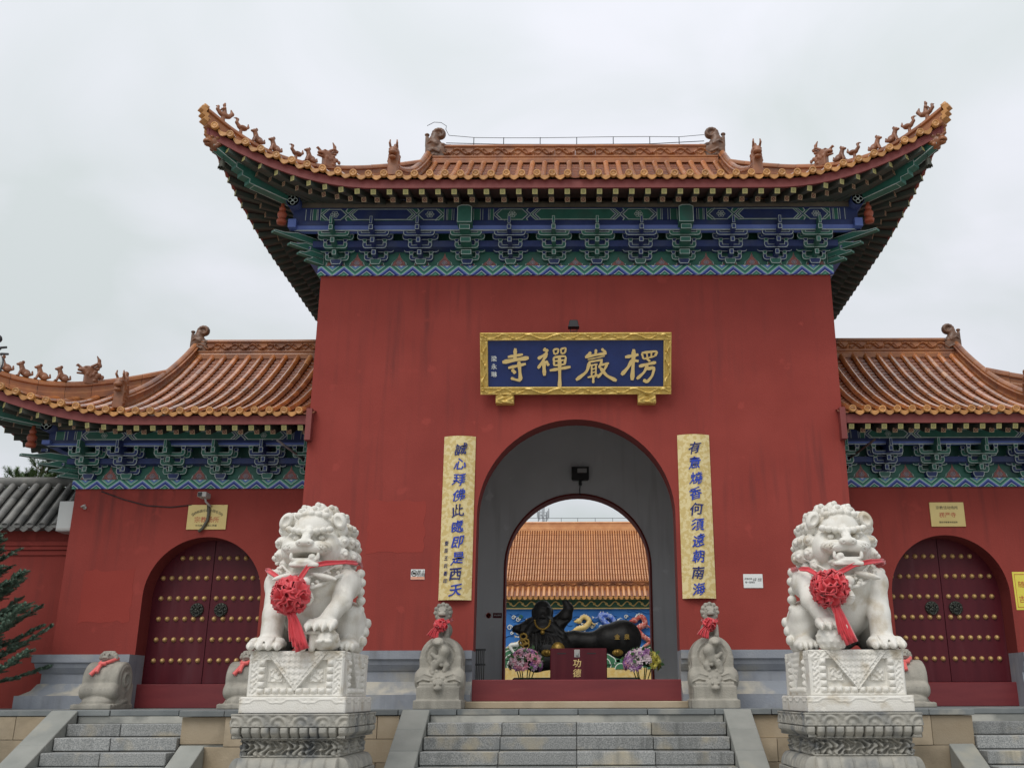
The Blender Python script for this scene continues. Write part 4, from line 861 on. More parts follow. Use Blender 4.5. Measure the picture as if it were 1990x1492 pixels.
def lion(variant):
    S = Sculpt((-.72, -.80, -.02), (.72, .72, 1.76), .0092); k = .05
    S.ell((0, -.05, .62), (.38, .34, .50), k).ell((0, .28, .48), (.40, .40, .48), .08).ell((0, -.22, .80), (.34, .26, .26), k)
    for e in (-1, 1):
        S.ell((e*.40, .20, .30), (.19, .32, .31), .05).ell((e*.43, .05, .42), (.14, .18, .13), .04).cap((e*.44, .25, .10), (e*.45, -.10, .09), .12, .10, .04).ell((e*.455, -.16, .075), (.14, .16, .075), .03)
        for j in range(4): S.ell((e*.455+(-.09+.06*j), -.29, .055), (.032, .06, .05), .012)
        S.ell((e*.40, -.13, .78), (.17, .20, .19), .05)
        for j in range(5): S.ell((e*(.53+.012*(j % 2)), -.02+.02*j, .92-.105*j), (.055, .06, .055), .015)       # curls down the back of the leg
        for j in range(3): S.ell((e*.585, .10+.10*j, .14+.11*j), (.045, .07, .06), .015)
    # standing leg (x < 0) and raised leg (x > 0)
    S.cap((-.38, -.18, .78), (-.37, -.34, .40), .150, .125, .04).cap((-.37, -.34, .42), (-.37, -.38, .10), .125, .125, .03).ell((-.37, -.45, .085), (.20, .19, .09), .04)
    for j in range(4):
        x_ = -.52+.10*j; S.cap((x_, -.50, .10), (x_, -.62, .055), .052, .048, .014).ell((x_, -.665, .035), (.018, .03, .03), .006); S.cap((x_-.05, -.50, .16), (x_-.05, -.68, .06), .010, .012, .012, True)
    S.cap((-.30, -.48, .70), (-.29, -.50, .20), .012, .012, .02, True).cap((-.45, -.46, .68), (-.44, -.50, .20), .012, .012, .02, True)
    S.cap((.38, -.18, .78), (.41, -.36, .56), .150, .115, .04).ell((.41, -.33, .62), (.10, .10, .09), .03).cap((.41, -.36, .56), (.27, -.50, .32), .105, .095, .03).ell((.25, -.54, .29), (.17, .14, .085), .03)
    for j in range(4):
        x_ = .115+.09*j; S.cap((x_, -.58, .31), (x_, -.68, .265), .045, .042, .012).ell((x_, -.715, .235), (.016, .022, .036), .006)
    # chest groove, collar, bells
    col = [(-.44+.088*i, -.20-.36*math.sin(PI*i/10)**.7, .93-.24*math.sin(PI*i/10)) for i in range(11)]
    S.chain([(p[0], p[1]+.01, p[2]) for p in col], .022, .012)
    col2 = [(p[0]*.93, p[1]*.98+.02, p[2]+.13) for p in col]; S.chain(col2, .014, .012)
    for i in range(10):
        a = np.array(col[i]); b = np.array(col2[i]); m_ = (a+b)/2
        for t in (.3, .7): c_ = a*(1-t)+b*t; S.ell(c_+np.array([.03*math.sin(i*2.3+t*5), -.008, 0]), (.028, .014, .022), .008)
    S.ell((.02, -.60, .76), (.07, .05, .06), .012).ell((.03, -.60, .70), (.045, .045, .03), .01).ell((.05, -.60, .58), (.085, .075, .095), .01)
    S.cyl((.05, -.60, .585), .092, .008, 2, .003, .004).cyl((.05, -.60, .56), .09, .005, 2, .002, .004)
    S.ell((.22, -.53, .83), (.16, .045, .035), .015, False, Matrix.Rotation(.25, 3, 'Y')).ell((-.22, -.53, .83), (.16, .045, .035), .015, False, Matrix.Rotation(-.25, 3, 'Y'))
    # head
    S.cap((0, -.10, .85), (0, -.16, 1.2), .30, .30, .05).ell((0, -.17, 1.30), (.305, .31, .335), .05).ell((0, -.36, 1.42), (.20, .14, .16), .05)
    for e in (-1, 1):
        S.ell((e*.215, -.34, 1.17), (.13, .15, .18), .04).ell((e*.13, -.52, 1.155), (.155, .12, .085), .03)
        S.ell((e*.145, -.49, 1.285), (.085, .06, .042), .015, True).ell((e*.145, -.462, 1.283), (.042, .036, .032), .005).ell((e*.140, -.500, 1.281), (.014, .012, .013), .003, True)
        for j in range(4): S.ell((e*(.035+.068*j), -.550+.026*j, 1.338+.014*j), (.042, .055, .042), .008)
        S.ell((e*.055, -.635, 1.205), (.05, .045, .04), .015); S.ell((e*.052, -.676, 1.192), (.013, .03, .012), .004, True)
        for j in range(3): S.chain([(e*(.10+.05*j), -.65+.012*j, 1.19), (e*(.16+.045*j), -.635+.025*j, 1.16), (e*(.20+.03*j), -.60+.03*j, 1.11)], .007, .006, True)
        S.ell((e*.315, -.34, 1.50), (.075, .06, .11), .015, False, Matrix.Rotation(-e*.5, 3, 'Y')).ell((e*.31, -.395, 1.49), (.038, .03, .062), .01, True, Matrix.Rotation(-e*.5, 3, 'Y'))
    S.cap((0, -.50, 1.37), (0, -.62, 1.23), .045, .055, .02).ell((0, -.645, 1.21), (.055, .045, .04), .015).cap((0, -.58, 1.52), (0, -.62, 1.30), .010, .008, .02, True)
    S.ell((0, -.47, .985), (.20, .17, .055), .02).box((0, -.55, .955), (.17, .08, .022), .015, .015)
    S.ell((0, -.60, 1.055), (.180, .26, .047), .010, True)
    S.box((0, -.57, 1.015), (.145, .045, .016), .008, .006); S.ell((.085, -.585, 1.045), (.045, .045, .04), .008)
    for e in (-1, 1): S.ell((e*.155, -.60, 1.05), (.022, .022, .045), .006)
    # mane: rows of snail curls round the face
    for row, (ra, rz, yy, n_, cr, a0) in enumerate(((.355, .39, -.26, 15, .074, -.62), (.400, .44, -.12, 15, .084, -.66), (.39, .44, .06, 15, .090, -.6), (.36, .38, .24, 13, .095, -.5), (.24, .26, .36, 9, .10, 0))):
        for i in range(n_):
            a = PI/2 + 2.62*(2*i/(n_-1)-1) if row < 3 else 2*PI*i/n_
            x_, z_ = ra*math.cos(a)*(1.10 if math.sin(a) < -.2 and row < 3 else 1), 1.235+rz*math.sin(a)*(1.0 if math.sin(a) > 0 else 1.02); jit = .012*math.sin(i*5.3+row*2)
            S.ell((x_+jit, yy+jit, z_), (cr, cr*.95, cr), .014)
            v = np.array([x_, yy-.35+.0, z_-1.235]); v = v/np.linalg.norm(v)
            o_ = np.array([x_, yy, z_])+v*cr*.72; S.ell(o_, (cr*.52, cr*.52, cr*.52), .008).ell(o_+v*cr*.38, (cr*.24,)*3, .004)
            if yy < .2:
                a1 = np.cross(v, [0, 0, 1.]); a1 /= np.linalg.norm(a1)+1e-6; a2 = np.cross(v, a1); S.chain([o_+v*cr*.16+(a1*math.cos(w_)+a2*math.sin(w_))*cr*(.62-.03*w_) for w_ in [q_*.8 for q_ in range(10)]], .009, .005, True)
    for i in range(5): S.ell((-.16+.08*i, -.40-.02*math.cos(i-2), 1.565+.012*math.cos((i-2)*1.2)), (.048, .05, .042), .012)
    # what the raised paw rests on
    if variant == 'ball':
        S.ell((.24, -.52, .125), (.175, .165, .145), .008)
        for i in range(12):
            for j in range(4):
                a = 2*PI*i/12+.26*(j % 2); b = -.7+.45*j; S.ell((.24+.160*math.cos(a)*math.cos(b), -.52+.150*math.sin(a)*math.cos(b), .125+.130*math.sin(b)), .026, .004)
    else:
        S.ell((.28, -.46, .10), (.16, .20, .11), .02).ell((.31, -.60, .125), (.105, .09, .095), .01).box((.12, -.60, .20), (.13, .05, .018), .01, .01)
        for e in (-1, 1): S.ell((.31+e*.05, -.68, .10), (.045, .04, .028), .01).ell((.31+e*.055, -.665, .145), .018, .005).ell((.31+e*.10, -.60, .15), (.03, .03, .04), .006).cap((.11+e*.05, -.60, .17), (.11+e*.05, -.60, .03), .035, .04, .01)
        for i in range(8): S.ell((.31+.115*math.cos(PI*i/7), -.56, .13+.09*math.sin(PI*i/7)), .034, .008)
        S.ell((.31, -.695, .115), (.022, .02, .018), .006)
    S.ell((0, .62, .5), (.10, .10, .26), .03)
    return S.mesh('stone_lion', MARB, flipx=(variant == 'ball'))
LX, LY, DTOP = 3.12, -3.33, 1.99
lion_ob = {}
for sx, var, lab in ((-1, 'cub', 'white marble guardian lion with its paw on a cub, left of the central stairs'), (1, 'ball', 'white marble guardian lion with its paw on a ball, right of the central stairs')):
    me = lion(var); me.transform(Matrix.Scale(1.0, 4)); o = link(bpy.data.objects.new('stone_lion', me), None, (sx*LX, LY, DTOP-.004)); lion_ob[sx] = tag(o, lab, 'lion statue', 'guardian lions')
# ---- pedestals with carved relief
def relief(mb, x0, x1, z0, z1, fn, origin, ux, out, nx, nz, mi=0):     # height-field panel on a vertical face; ux = along, out = outward
    origin, ux, out = Vector(origin), Vector(ux), Vector(out); vs_ = []
    for i in range(nx+1):
        for j in range(nz+1):
            x_ = x0+(x1-x0)*i/nx; z_ = z0+(z1-z0)*j/nz; e = min(i, j, nx-i, nz-j); vs_.append(origin + ux*x_ + Vector((0, 0, z_)) + out*(fn(x_, z_) if e > 0 else -.012))
    mb.add(vs_, [(i*(nz+1)+j, (i+1)*(nz+1)+j, (i+1)*(nz+1)+j+1, i*(nz+1)+j+1) for i in range(nx) for j in range(nz)], mi, True)
def curl_tex(x, z, f=1.0):
    f *= 1.35
    a = math.sin(x*62*f+2.2*math.sin(z*41*f))+math.sin(z*66*f+2.1*math.sin(x*37*f)); return .0055*max(-.7, min(1, a*1.4))
def die_relief(w, h):
    def fn(x_, z_):           # x in [-w/2, w/2], z in [0, h]
        t = abs(x_); ztri = .06 + (h-.06)*t/(w*.34)                      # hanging triangular cloth
        if z_ > ztri:
            d = z_-ztri
            if d < .018: return .030
            if d < .062: return .020 + curl_tex(x_, z_, 1.3)
            if d < .078: return .027
            q = math.sin(x_*52+z_*48)*math.sin(x_*52-z_*48); return .020 + .005*max(-1, min(1, q*3))
        if z_ > h-.085: return .010 + curl_tex(x_, z_, 1.2)*(.4 if z_ > h-.012 else 1)
        if z_ > h-.095: return .014
        if t > w/2-.105:
            return .004+curl_tex(x_, z_, 1.25) if w/2-.022 > t and .03 < z_ < h-.10 and t > w/2-.092 else .010
        if z_ < .030: return .012
        # lotus-petal cushion round a sunken field
        pz, px = z_-.03, (w/2-.105)-t
        if px < .075 and z_ > .09:
            q = abs(((z_-.09) % .078)/.078-.5)*2; return .0+.040*max(0, 1-((px-.038)/.036)**2)**.5*max(0, 1-q**2.4)-.012*(q > .9)
        if pz < .065:
            q = abs((t % .085)/.085-.5)*2; return .0+.040*max(0, 1-((pz-.033)/.033)**2)**.5*max(0, 1-q**2.4)-.012*(q > .9)
        if .24 < t/(w/2) < .62 and .16 < z_ < .30: return -.050 + (.026 + curl_tex(x_, z_, 1.1)*1.6 if .30 < t/(w/2) < .57 else .010)
        return -.050
    return fn
def wave_fn(h):
    def fn(x_, z_):
        if z_ < .014 or z_ > h-.02: return .008
        u = (x_ % .24)/.24; r = math.hypot((u-.5)*.24, z_-.02); return .010*math.sin(r*95)*(1 if r < .115 else .4)+.004*math.sin(x_*47+z_*60)
    return fn
def lotus_fn(h, pw=.105, down=True):
    def fn(x_, z_):
        q = abs((x_ % pw)/pw-.5)*2; t = z_/h if down else 1-z_/h; env = max(0, 1-q**2.6)**.5; return -.085*(1-t)**1.6 + .055*env*(1-abs(t-.5)*1.1) - .045*(q > .84)
    return fn
def waist_fn(h):
    def fn(x_, z_):
        a = math.sin(x_*52+2.0*math.sin(z_*44))*math.cos(z_*41+1.6*math.sin(x_*37)); v = .042*max(-1, min(1, a*1.8))-.012; return v if .02 < z_ < h-.02 else .014
    return fn
def lotus_low(h):
    def fn(x_, z_):
        q = abs((x_ % .14)/.14-.5)*2; t = z_/h; return .10*(1-t)**.55*0 + (.105*math.sqrt(max(0, 1-t**2))) + .012*max(0, 1-q**2) - .018*(q > .9)
    return fn
for sx in (-1, 1):
    px_, y0 = sx*LX, -3.90
    t = thing('lion_pedestal', 'carved white marble pedestal on grey base under the lion with the %s' % ('cub' if sx < 0 else 'ball'), 'pedestal', (px_, y0+.65, 0), 'lion pedestals')
    def faces(mb, w, dp, yf, z0, fn, h, nx, nz, ins=0.0):
        relief(mb, -w/2, w/2, 0, h, fn, (px_, yf, z0), (1, 0, 0), (0, -1, 0), nx, nz)
        relief(mb, -dp/2, dp/2, 0, h, fn, (px_+w/2, yf+dp/2, z0), (0, 1, 0), (1, 0, 0), nx, nz); relief(mb, -dp/2, dp/2, 0, h, fn, (px_-w/2, yf+dp/2, z0), (0, -1, 0), (-1, 0, 0), nx, nz)
        mb.box(px_-w/2+.012+ins, px_+w/2-.012-ins, yf+.012+ins, yf+dp, z0, z0+h)
    w, dp = 1.04, 1.30
    mb = MB(); faces(mb, w, dp, y0, 1.50, die_relief(w, .49), .49, 200, 94, .055); mb.box(px_-w/2-.008, px_+w/2+.008, y0-.008, y0+dp, 1.975, DTOP); obj('die', mb, MARB, t, fix=False)
    w2, dp2 = w+.13, dp+.13; mb = MB()
    def band(x_, z_): u = abs((x_ % .36)/.36-.5)*2; e = abs(z_-.115-(.03 if u > .62 else 0)-(.03*(u-.38)/.24 if .38 < u <= .62 else 0)); return .006 if e < .007 else (.004*math.sin(x_*80) if .10 < z_ < .15 and u < .38 else 0)
    faces(mb, w2, dp2, y0-.065, 1.325, band, .175, 110, 22); mb.box(px_-w2/2+.012, px_+w2/2-.012, y0-.053, y0+dp2-.07, 1.49, 1.502); obj('upper_step', mb, MARB, t, fix=False)
    w3, dp3 = w+.24, dp+.24; mb = MB(); faces(mb, w3, dp3, y0-.12, 1.185, wave_fn(.14), .14, 120, 20); mb.box(px_-w3/2+.002, px_+w3/2-.002, y0-.118, y0+dp3-.12, 1.30, 1.325); obj('wave_slab', mb, MARBG, t, fix=False)
    mb = MB(); faces(mb, w3-.03, dp3-.03, y0-.105, 1.065, lotus_fn(.12), .12, 150, 14, .10); obj('lotus_band', mb, MARBG, t, fix=False)
    w4, dp4 = w+.02, dp+.02; mb = MB(); faces(mb, w4, dp4, y0-.01, .875, waist_fn(.19), .19, 150, 36, .06); obj('waist', mb, MARBG, t, fix=False)
    mb = MB(); faces(mb, w4+.02, dp4+.02, y0-.02, .715, lotus_low(.16), .16, 120, 16); obj('lower_lotus', mb, MARBG, t, fix=False)
    obj('foot_slab', MB().box(px_-w3/2-.02, px_+w3/2+.02, y0-.14, y0+dp3-.12, .48, .714), MARBG, t, bevel=.01); obj('ground_block', MB().box(px_-w3/2-.08, px_+w3/2+.08, y0-.20, y0+dp3-.10, 0, .479), MARBG, t, bevel=.01)
# ---- silk rosettes
def rosette(label, c, r, n, parent_pts, tails, m=None, cat='ribbon', grp=None):
    rs = random.Random(int(abs(c[0]*1000))); t = thing('silk_rosette', label, cat, c, grp); c = Vector(c); mb = MB()
    for i in range(n):
        z_ = 1-2*(i+.5)/n; a = i*2.399963; v = Vector((math.cos(a)*math.sqrt(1-z_*z_), math.sin(a)*math.sqrt(1-z_*z_), z_))
        if v.y > .55: continue
        M = frame(v, (rs.uniform(-1,1), rs.uniform(-1,1), rs.uniform(-1,1))) @ Matrix.Rotation(rs.uniform(0, 6.3), 3, 'Y'); w = r*rs.uniform(.38, .55); l = r*rs.uniform(.42, .62); G = []
        for p in range(5):
            for q in range(5):
                u_, w_ = p/4*2-1, q/4; y_ = r*(.50+.52*math.sin(w_*PI*.62)) ; G.append(c + M @ Vector((w*u_*(.5+.5*math.sin(w_*PI*.8)), y_*(1-.10*u_*u_)+r*.07*math.sin(u_*5+i), l*(w_-.35)*(1-.55*w_) + r*.10*math.cos(u_*4+i*1.7))))
        mb.add(G, [(p*5+q, p*5+q+1, (p+1)*5+q+1, (p+1)*5+q) for p in range(4) for q in range(4)], 0, True)
    mb.ball(c, r*.62, 12, 8); obj('bloom', mb, m or SILK, t, fix=False)
    def strip(pts, w, name, up=None):
        mb = MB(); P0 = [Vector(p) for p in pts]; P = []; ne = 11 if name == 'tail' else 5; amp = .018 if name == 'tail' else .010
        for a_, b_ in zip(P0[:-1], P0[1:]): P += [a_.lerp(b_, k/3) for k in range(3)]
        P.append(P0[-1]); R = []
        for i, p in enumerate(P):
            tn = (P[min(i+1, len(P)-1)]-P[max(0, i-1)]).normalized(); sd = tn.cross(Vector((0, -1, 0))).normalized() if abs(tn.y) < .95 else Vector((0, 0, 1)); nn = sd.cross(tn); f = i/(len(P)-1); wf = (.55+.6*f) if name == 'tail' else (1+.12*math.sin(i*1.3))
            R.append([p + sd*w*wf*(e/(ne-1)-.5)*2*.8 + nn*amp*(math.sin(e*1.9+f*1.2+w*40)+.4*math.sin(e*.9+i*.5)) for e in range(ne)])
        mb.add([q for Q in R for q in Q], [(i*ne+e, i*ne+e+1, (i+1)*ne+e+1, (i+1)*ne+e) for i in range(len(P)-1) for e in range(ne-1)], 0, True); o = obj(name, mb, m or SILK, t, fix=False); md = o.modifiers.new('thickness', 'SOLIDIFY'); md.thickness = .004
    for pts in parent_pts: strip(pts, .032, 'sash')
    for pts, w in tails: strip(pts, w, 'tail')
    return t
for sx, (rx, rz, rr) in ((-1, (-.10, .60, .215)), (1, (-.26, .66, .215))):
    b = Vector((sx*LX, LY, DTOP)); c = b + Vector((rx, -.67, rz))
    L1 = [b + Vector(p) for p in ((-.56, .05, .95), (-.53, -.28, .93), (-.44, -.46, .90), (rx-.06, -.62, rz+.13))]; L2 = [b + Vector(p) for p in ((rx+.05, -.64, rz+.14), (.06, -.62, .93), (.25, -.58, .97), (.44, -.44, 1.0), (.56, -.15, 1.02), (.50, .2, 1.0))]
    tl = [([c + Vector(p) for p in ((.0, -.02, -.08), (.04, -.07, -.22), (.06+.02*j, -.08+.01*j, -.36), (.09+.05*j, -.07, -.50-.05*j))], .055+.015*j) for j in range(3)]
    rosette('large red silk rosette with long tails tied on the lion with the %s' % ('cub' if sx < 0 else 'ball'), c, rr, 90, [L1, L2], tl, cat='rosette', grp='red silk rosettes')
# ---- door drum stones
def drum_big():
    S = Sculpt((-.44, -.52, -.01), (.44, .42, 1.50), .0095)
    S.box((0, .0, .06), (.335, .38, .06), .01).box((0, .0, .20), (.30, .34, .10), .01).box((0, .08, .45), (.295, .26, .25), .02, .03).cyl((0, .08, .70), .295, .26, 1, .05, .03)
    S.cyl((0, -.13, .40), .155, .355, 0, .10, .03).box((0, -.05, .30), (.27, .28, .05), .01, .02)
    for e in (-1, 1):
        S.cyl((e*.295, .08, .50), .17, .012, 0, .005, .006).cyl((e*.307, .08, .50), .13, .010, 0, .004, .004, True); S.chain([(e*.30, .08+.07*math.cos(q), .50+.07*math.sin(q)) for q in [i*.5 for i in range(13)]], .018, .01)
        S.chain([(e*.225*math.cos(q), -.178, .70+.225*math.sin(q)) for q in (-.9, -.4, 0, .35, .7, 1.0, 1.25)], .010, .008).chain([(e*.19*math.cos(q), -.178, .70+.19*math.sin(q)) for q in (-.9, -.4, 0, .35, .7, 1.0)], .007, .006, True)
        S.chain([(e*.10, -.285, .44), (e*.20, -.27, .47), (e*.30, -.265, .43)], .012, .006).chain([(e*.13, -.295, .38), (e*.22, -.29, .40), (e*.31, -.28, .36)], .010, .006)
    # little lion's head at the foot of the cushion
    S.ell((0, -.30, .30), (.10, .08, .10), .015).ell((0, -.385, .275), (.058, .035, .034), .01)
    for i in range(11): S.ell((.118*math.cos(i*2*PI/11), -.27, .30+.115*math.sin(i*2*PI/11)), .036, .004)
    for e in (-1, 1): S.ell((e*.042, -.375, .335), .020, .004)
    # lion climbing the front of the drum
    S.chain([(-.02, -.19, .88), (.06, -.24, .78), (.02, -.23, .66), (-.07, -.23, .60), (-.10, -.24, .52)], [.07, .075, .06, .05, .04], .03).ell((-.03, -.25, .90), (.09, .075, .07), .02).chain([(.04, -.22, .72), (-.05, -.25, .69), (-.11, -.24, .74)], [.04, .032, .03], .015)
    for i in range(9): S.ell((-.02+.09*math.cos(i*.75), -.24-.02*(i % 2), .70-.11+.11*math.sin(i*.9)), .028, .008)
    S.chain([(.05, -.22, .66), (.10, -.23, .58), (.07, -.24, .52)], [.045, .04, .035], .02).ell((-.03, -.325, .885), (.045, .03, .03), .01)
    # sitting lion on top
    S.ell((0, .04, 1.08), (.13, .17, .13), .03).cap((0, -.04, 1.08), (0, -.07, 1.28), .10, .09, .03).ell((0, -.09, 1.33), (.085, .085, .085), .02).ell((0, -.17, 1.30), (.055, .035, .035), .012).ell((0, -.155, 1.268), (.05, .04, .012), .006, True)
    for i in range(9): a = -.7+i*(PI+1.4)/8; S.ell((.105*math.cos(a), -.08, 1.335+.105*math.sin(a)), .034, .004).ell((.09*math.cos(a+.2), .0, 1.335+.095*math.sin(a+.2)), .042, .006)
    for e in (-1, 1): S.cap((e*.07, -.10, 1.12), (e*.07, -.14, 1.0), .04, .04, .015).ell((e*.035, -.165, 1.345), .017, .004).ell((e*.04, -.15, 1.372), (.03, .02, .012), .004)
    return S.mesh('drum_stone', STONE)
def drum_small():
    S = Sculpt((-.40, -.52, -.01), (.40, .36, .86), .0105)
    S.box((0, -.06, .035), (.30, .38, .035), .01).cyl((0, .02, .42), .27, .275, 0, .04, .03).box((0, .10, .20), (.27, .24, .18), .02, .03)
    S.cyl((0, -.20, .25), .125, .29, 0, .09, .03).ell((0, -.18, .10), (.24, .22, .09), .03)
    for e in (-1, 1):
        S.cyl((e*.275, .02, .43), .21, .012, 0, .005, .006).cyl((e*.287, .02, .43), .165, .012, 0, .004, .004, True); S.chain([(e*.28, .02+.09*math.cos(q), .43+.09*math.sin(q)) for q in [i*.5 for i in range(13)]], .022, .01)
        S.chain([(e*.27, .22, .05), (e*.28, .10, .12), (e*.28, -.05, .10), (e*.27, -.2, .05)], .03, .02)
        for i in range(6): S.ell((e*(.06+.045*i), -.40+.01*i, .05), .03, .01)
    for r_ in (.05, .09, .13): S.chain([(r_*1.4*math.cos(q_*PI/8), -.325+.12*abs(math.sin(q_*PI/8))**2*r_*4, .30-r_*.55*math.sin(q_*PI/8)) for q_ in range(9)], .007, .006)
    for i in range(7): S.ell((-.15+.05*i, -.225-.012*math.sin(i*2), .42+.03*math.sin(i*1.7)), (.03, .018, .022), .008)
    S.ell((0, .04, .70), (.13, .14, .06), .03).ell((-.01, -.03, .755), (.10, .09, .065), .02).ell((-.02, -.11, .745), (.06, .04, .035), .012)
    for i in range(8): a = i*PI/7; S.ell((-.01+.115*math.cos(a), -.02, .75+.085*math.sin(a)), .034, .004)
    for e in (-1, 1): S.ell((-.015+e*.035, -.125, .785), .018, .003).ell((-.015+e*.04, -.115, .806), (.032, .02, .012), .003)
    S.ell((-.02, -.145, .73), (.05, .03, .008), .003, True)
    return S.mesh('drum_stone', STONE)
DB, DSM = drum_big(), drum_small()
for sx in (-1, 1):
    p = (sx*1.93, -.62, PZ); me = DB
    if sx > 0: me = DB.copy(); me.transform(Matrix.Scale(-1, 4, (1, 0, 0))); me.flip_normals()
    tag(link(bpy.data.objects.new('drum_stone', me), None, p), 'tall carved grey drum stone with lions, %s of the central archway' % ('left' if sx < 0 else 'right'), 'drum stone', 'drum stones at the central arch')
    c = Vector(p) + Vector((-.01 if sx < 0 else -.03, -.20, 1.14)); tl = [([c + Vector(q) for q in ((-.02-.03*j, -.04, -.03), (-.06-.05*j, -.06, -.10), (-.08-.06*j, -.06, -.19+.03*j))], .06) for j in range(2)]
    rosette('small red silk bow round the neck of the %s drum stone lion' % ('left' if sx < 0 else 'right'), c, .10, 34, [[Vector(p)+Vector(q) for q in ((-.11, .05, 1.22), (-.10, -.08, 1.2), (-.03, -.18, 1.16))], [Vector(p)+Vector(q) for q in ((.02, -.18, 1.16), (.10, -.10, 1.21), (.12, .05, 1.24))]], tl, SILK, 'bow', 'red bows on drum stones')
for sx in (-1, 1):
    for e, lab in ((1, 'outer'), (-1, 'inner')):
        if sx > 0 and e > 0: continue                    # beyond the right edge of the view
        p = Vector((sx*(DX+(1.06 if e > 0 else -1.10)), WY-.66, PZ)); tag(inst('drum_stone', DSM, None, p), 'low carved grey drum stone on the %s side of the %s studded door' % (lab, 'left' if sx < 0 else 'right'), 'drum stone', 'drum stones at the side doors')
        q = lambda a, b, c_: p + Vector((a, b, c_))
        t = thing('red_ribbon', 'short red ribbon tied on the %s drum stone of the %s side door' % (lab, 'left' if sx < 0 else 'right'), 'ribbon', q(0, -.12, .66), 'ribbons on the low drum stones')
        for nm, pts, w in (('band', [(-.12, .02, .70), (-.10, -.10, .66), (-.02, -.16, .655), (.08, -.10, .70), (.12, .02, .74)], .028), ('tail', [(-.03, -.17, .655), (-.08, -.22, .58), (-.14, -.27, .49)], .035), ('tail', [(-.03, -.18, .655), (-.05, -.22, .60), (-.05, -.27, .53)], .03), ('knot', [(-.06, -.17, .66), (-.02, -.19, .655), (.03, -.17, .66)], .035)):
            mb = MB(); P = [q(*a) for a in pts]; mb.tube(P, [w]*len(P), 6); me = mb.mesh(nm, SILK2)
            o = obj(nm, me, None, t, fix=False)
            for v in o.data.vertices: pass
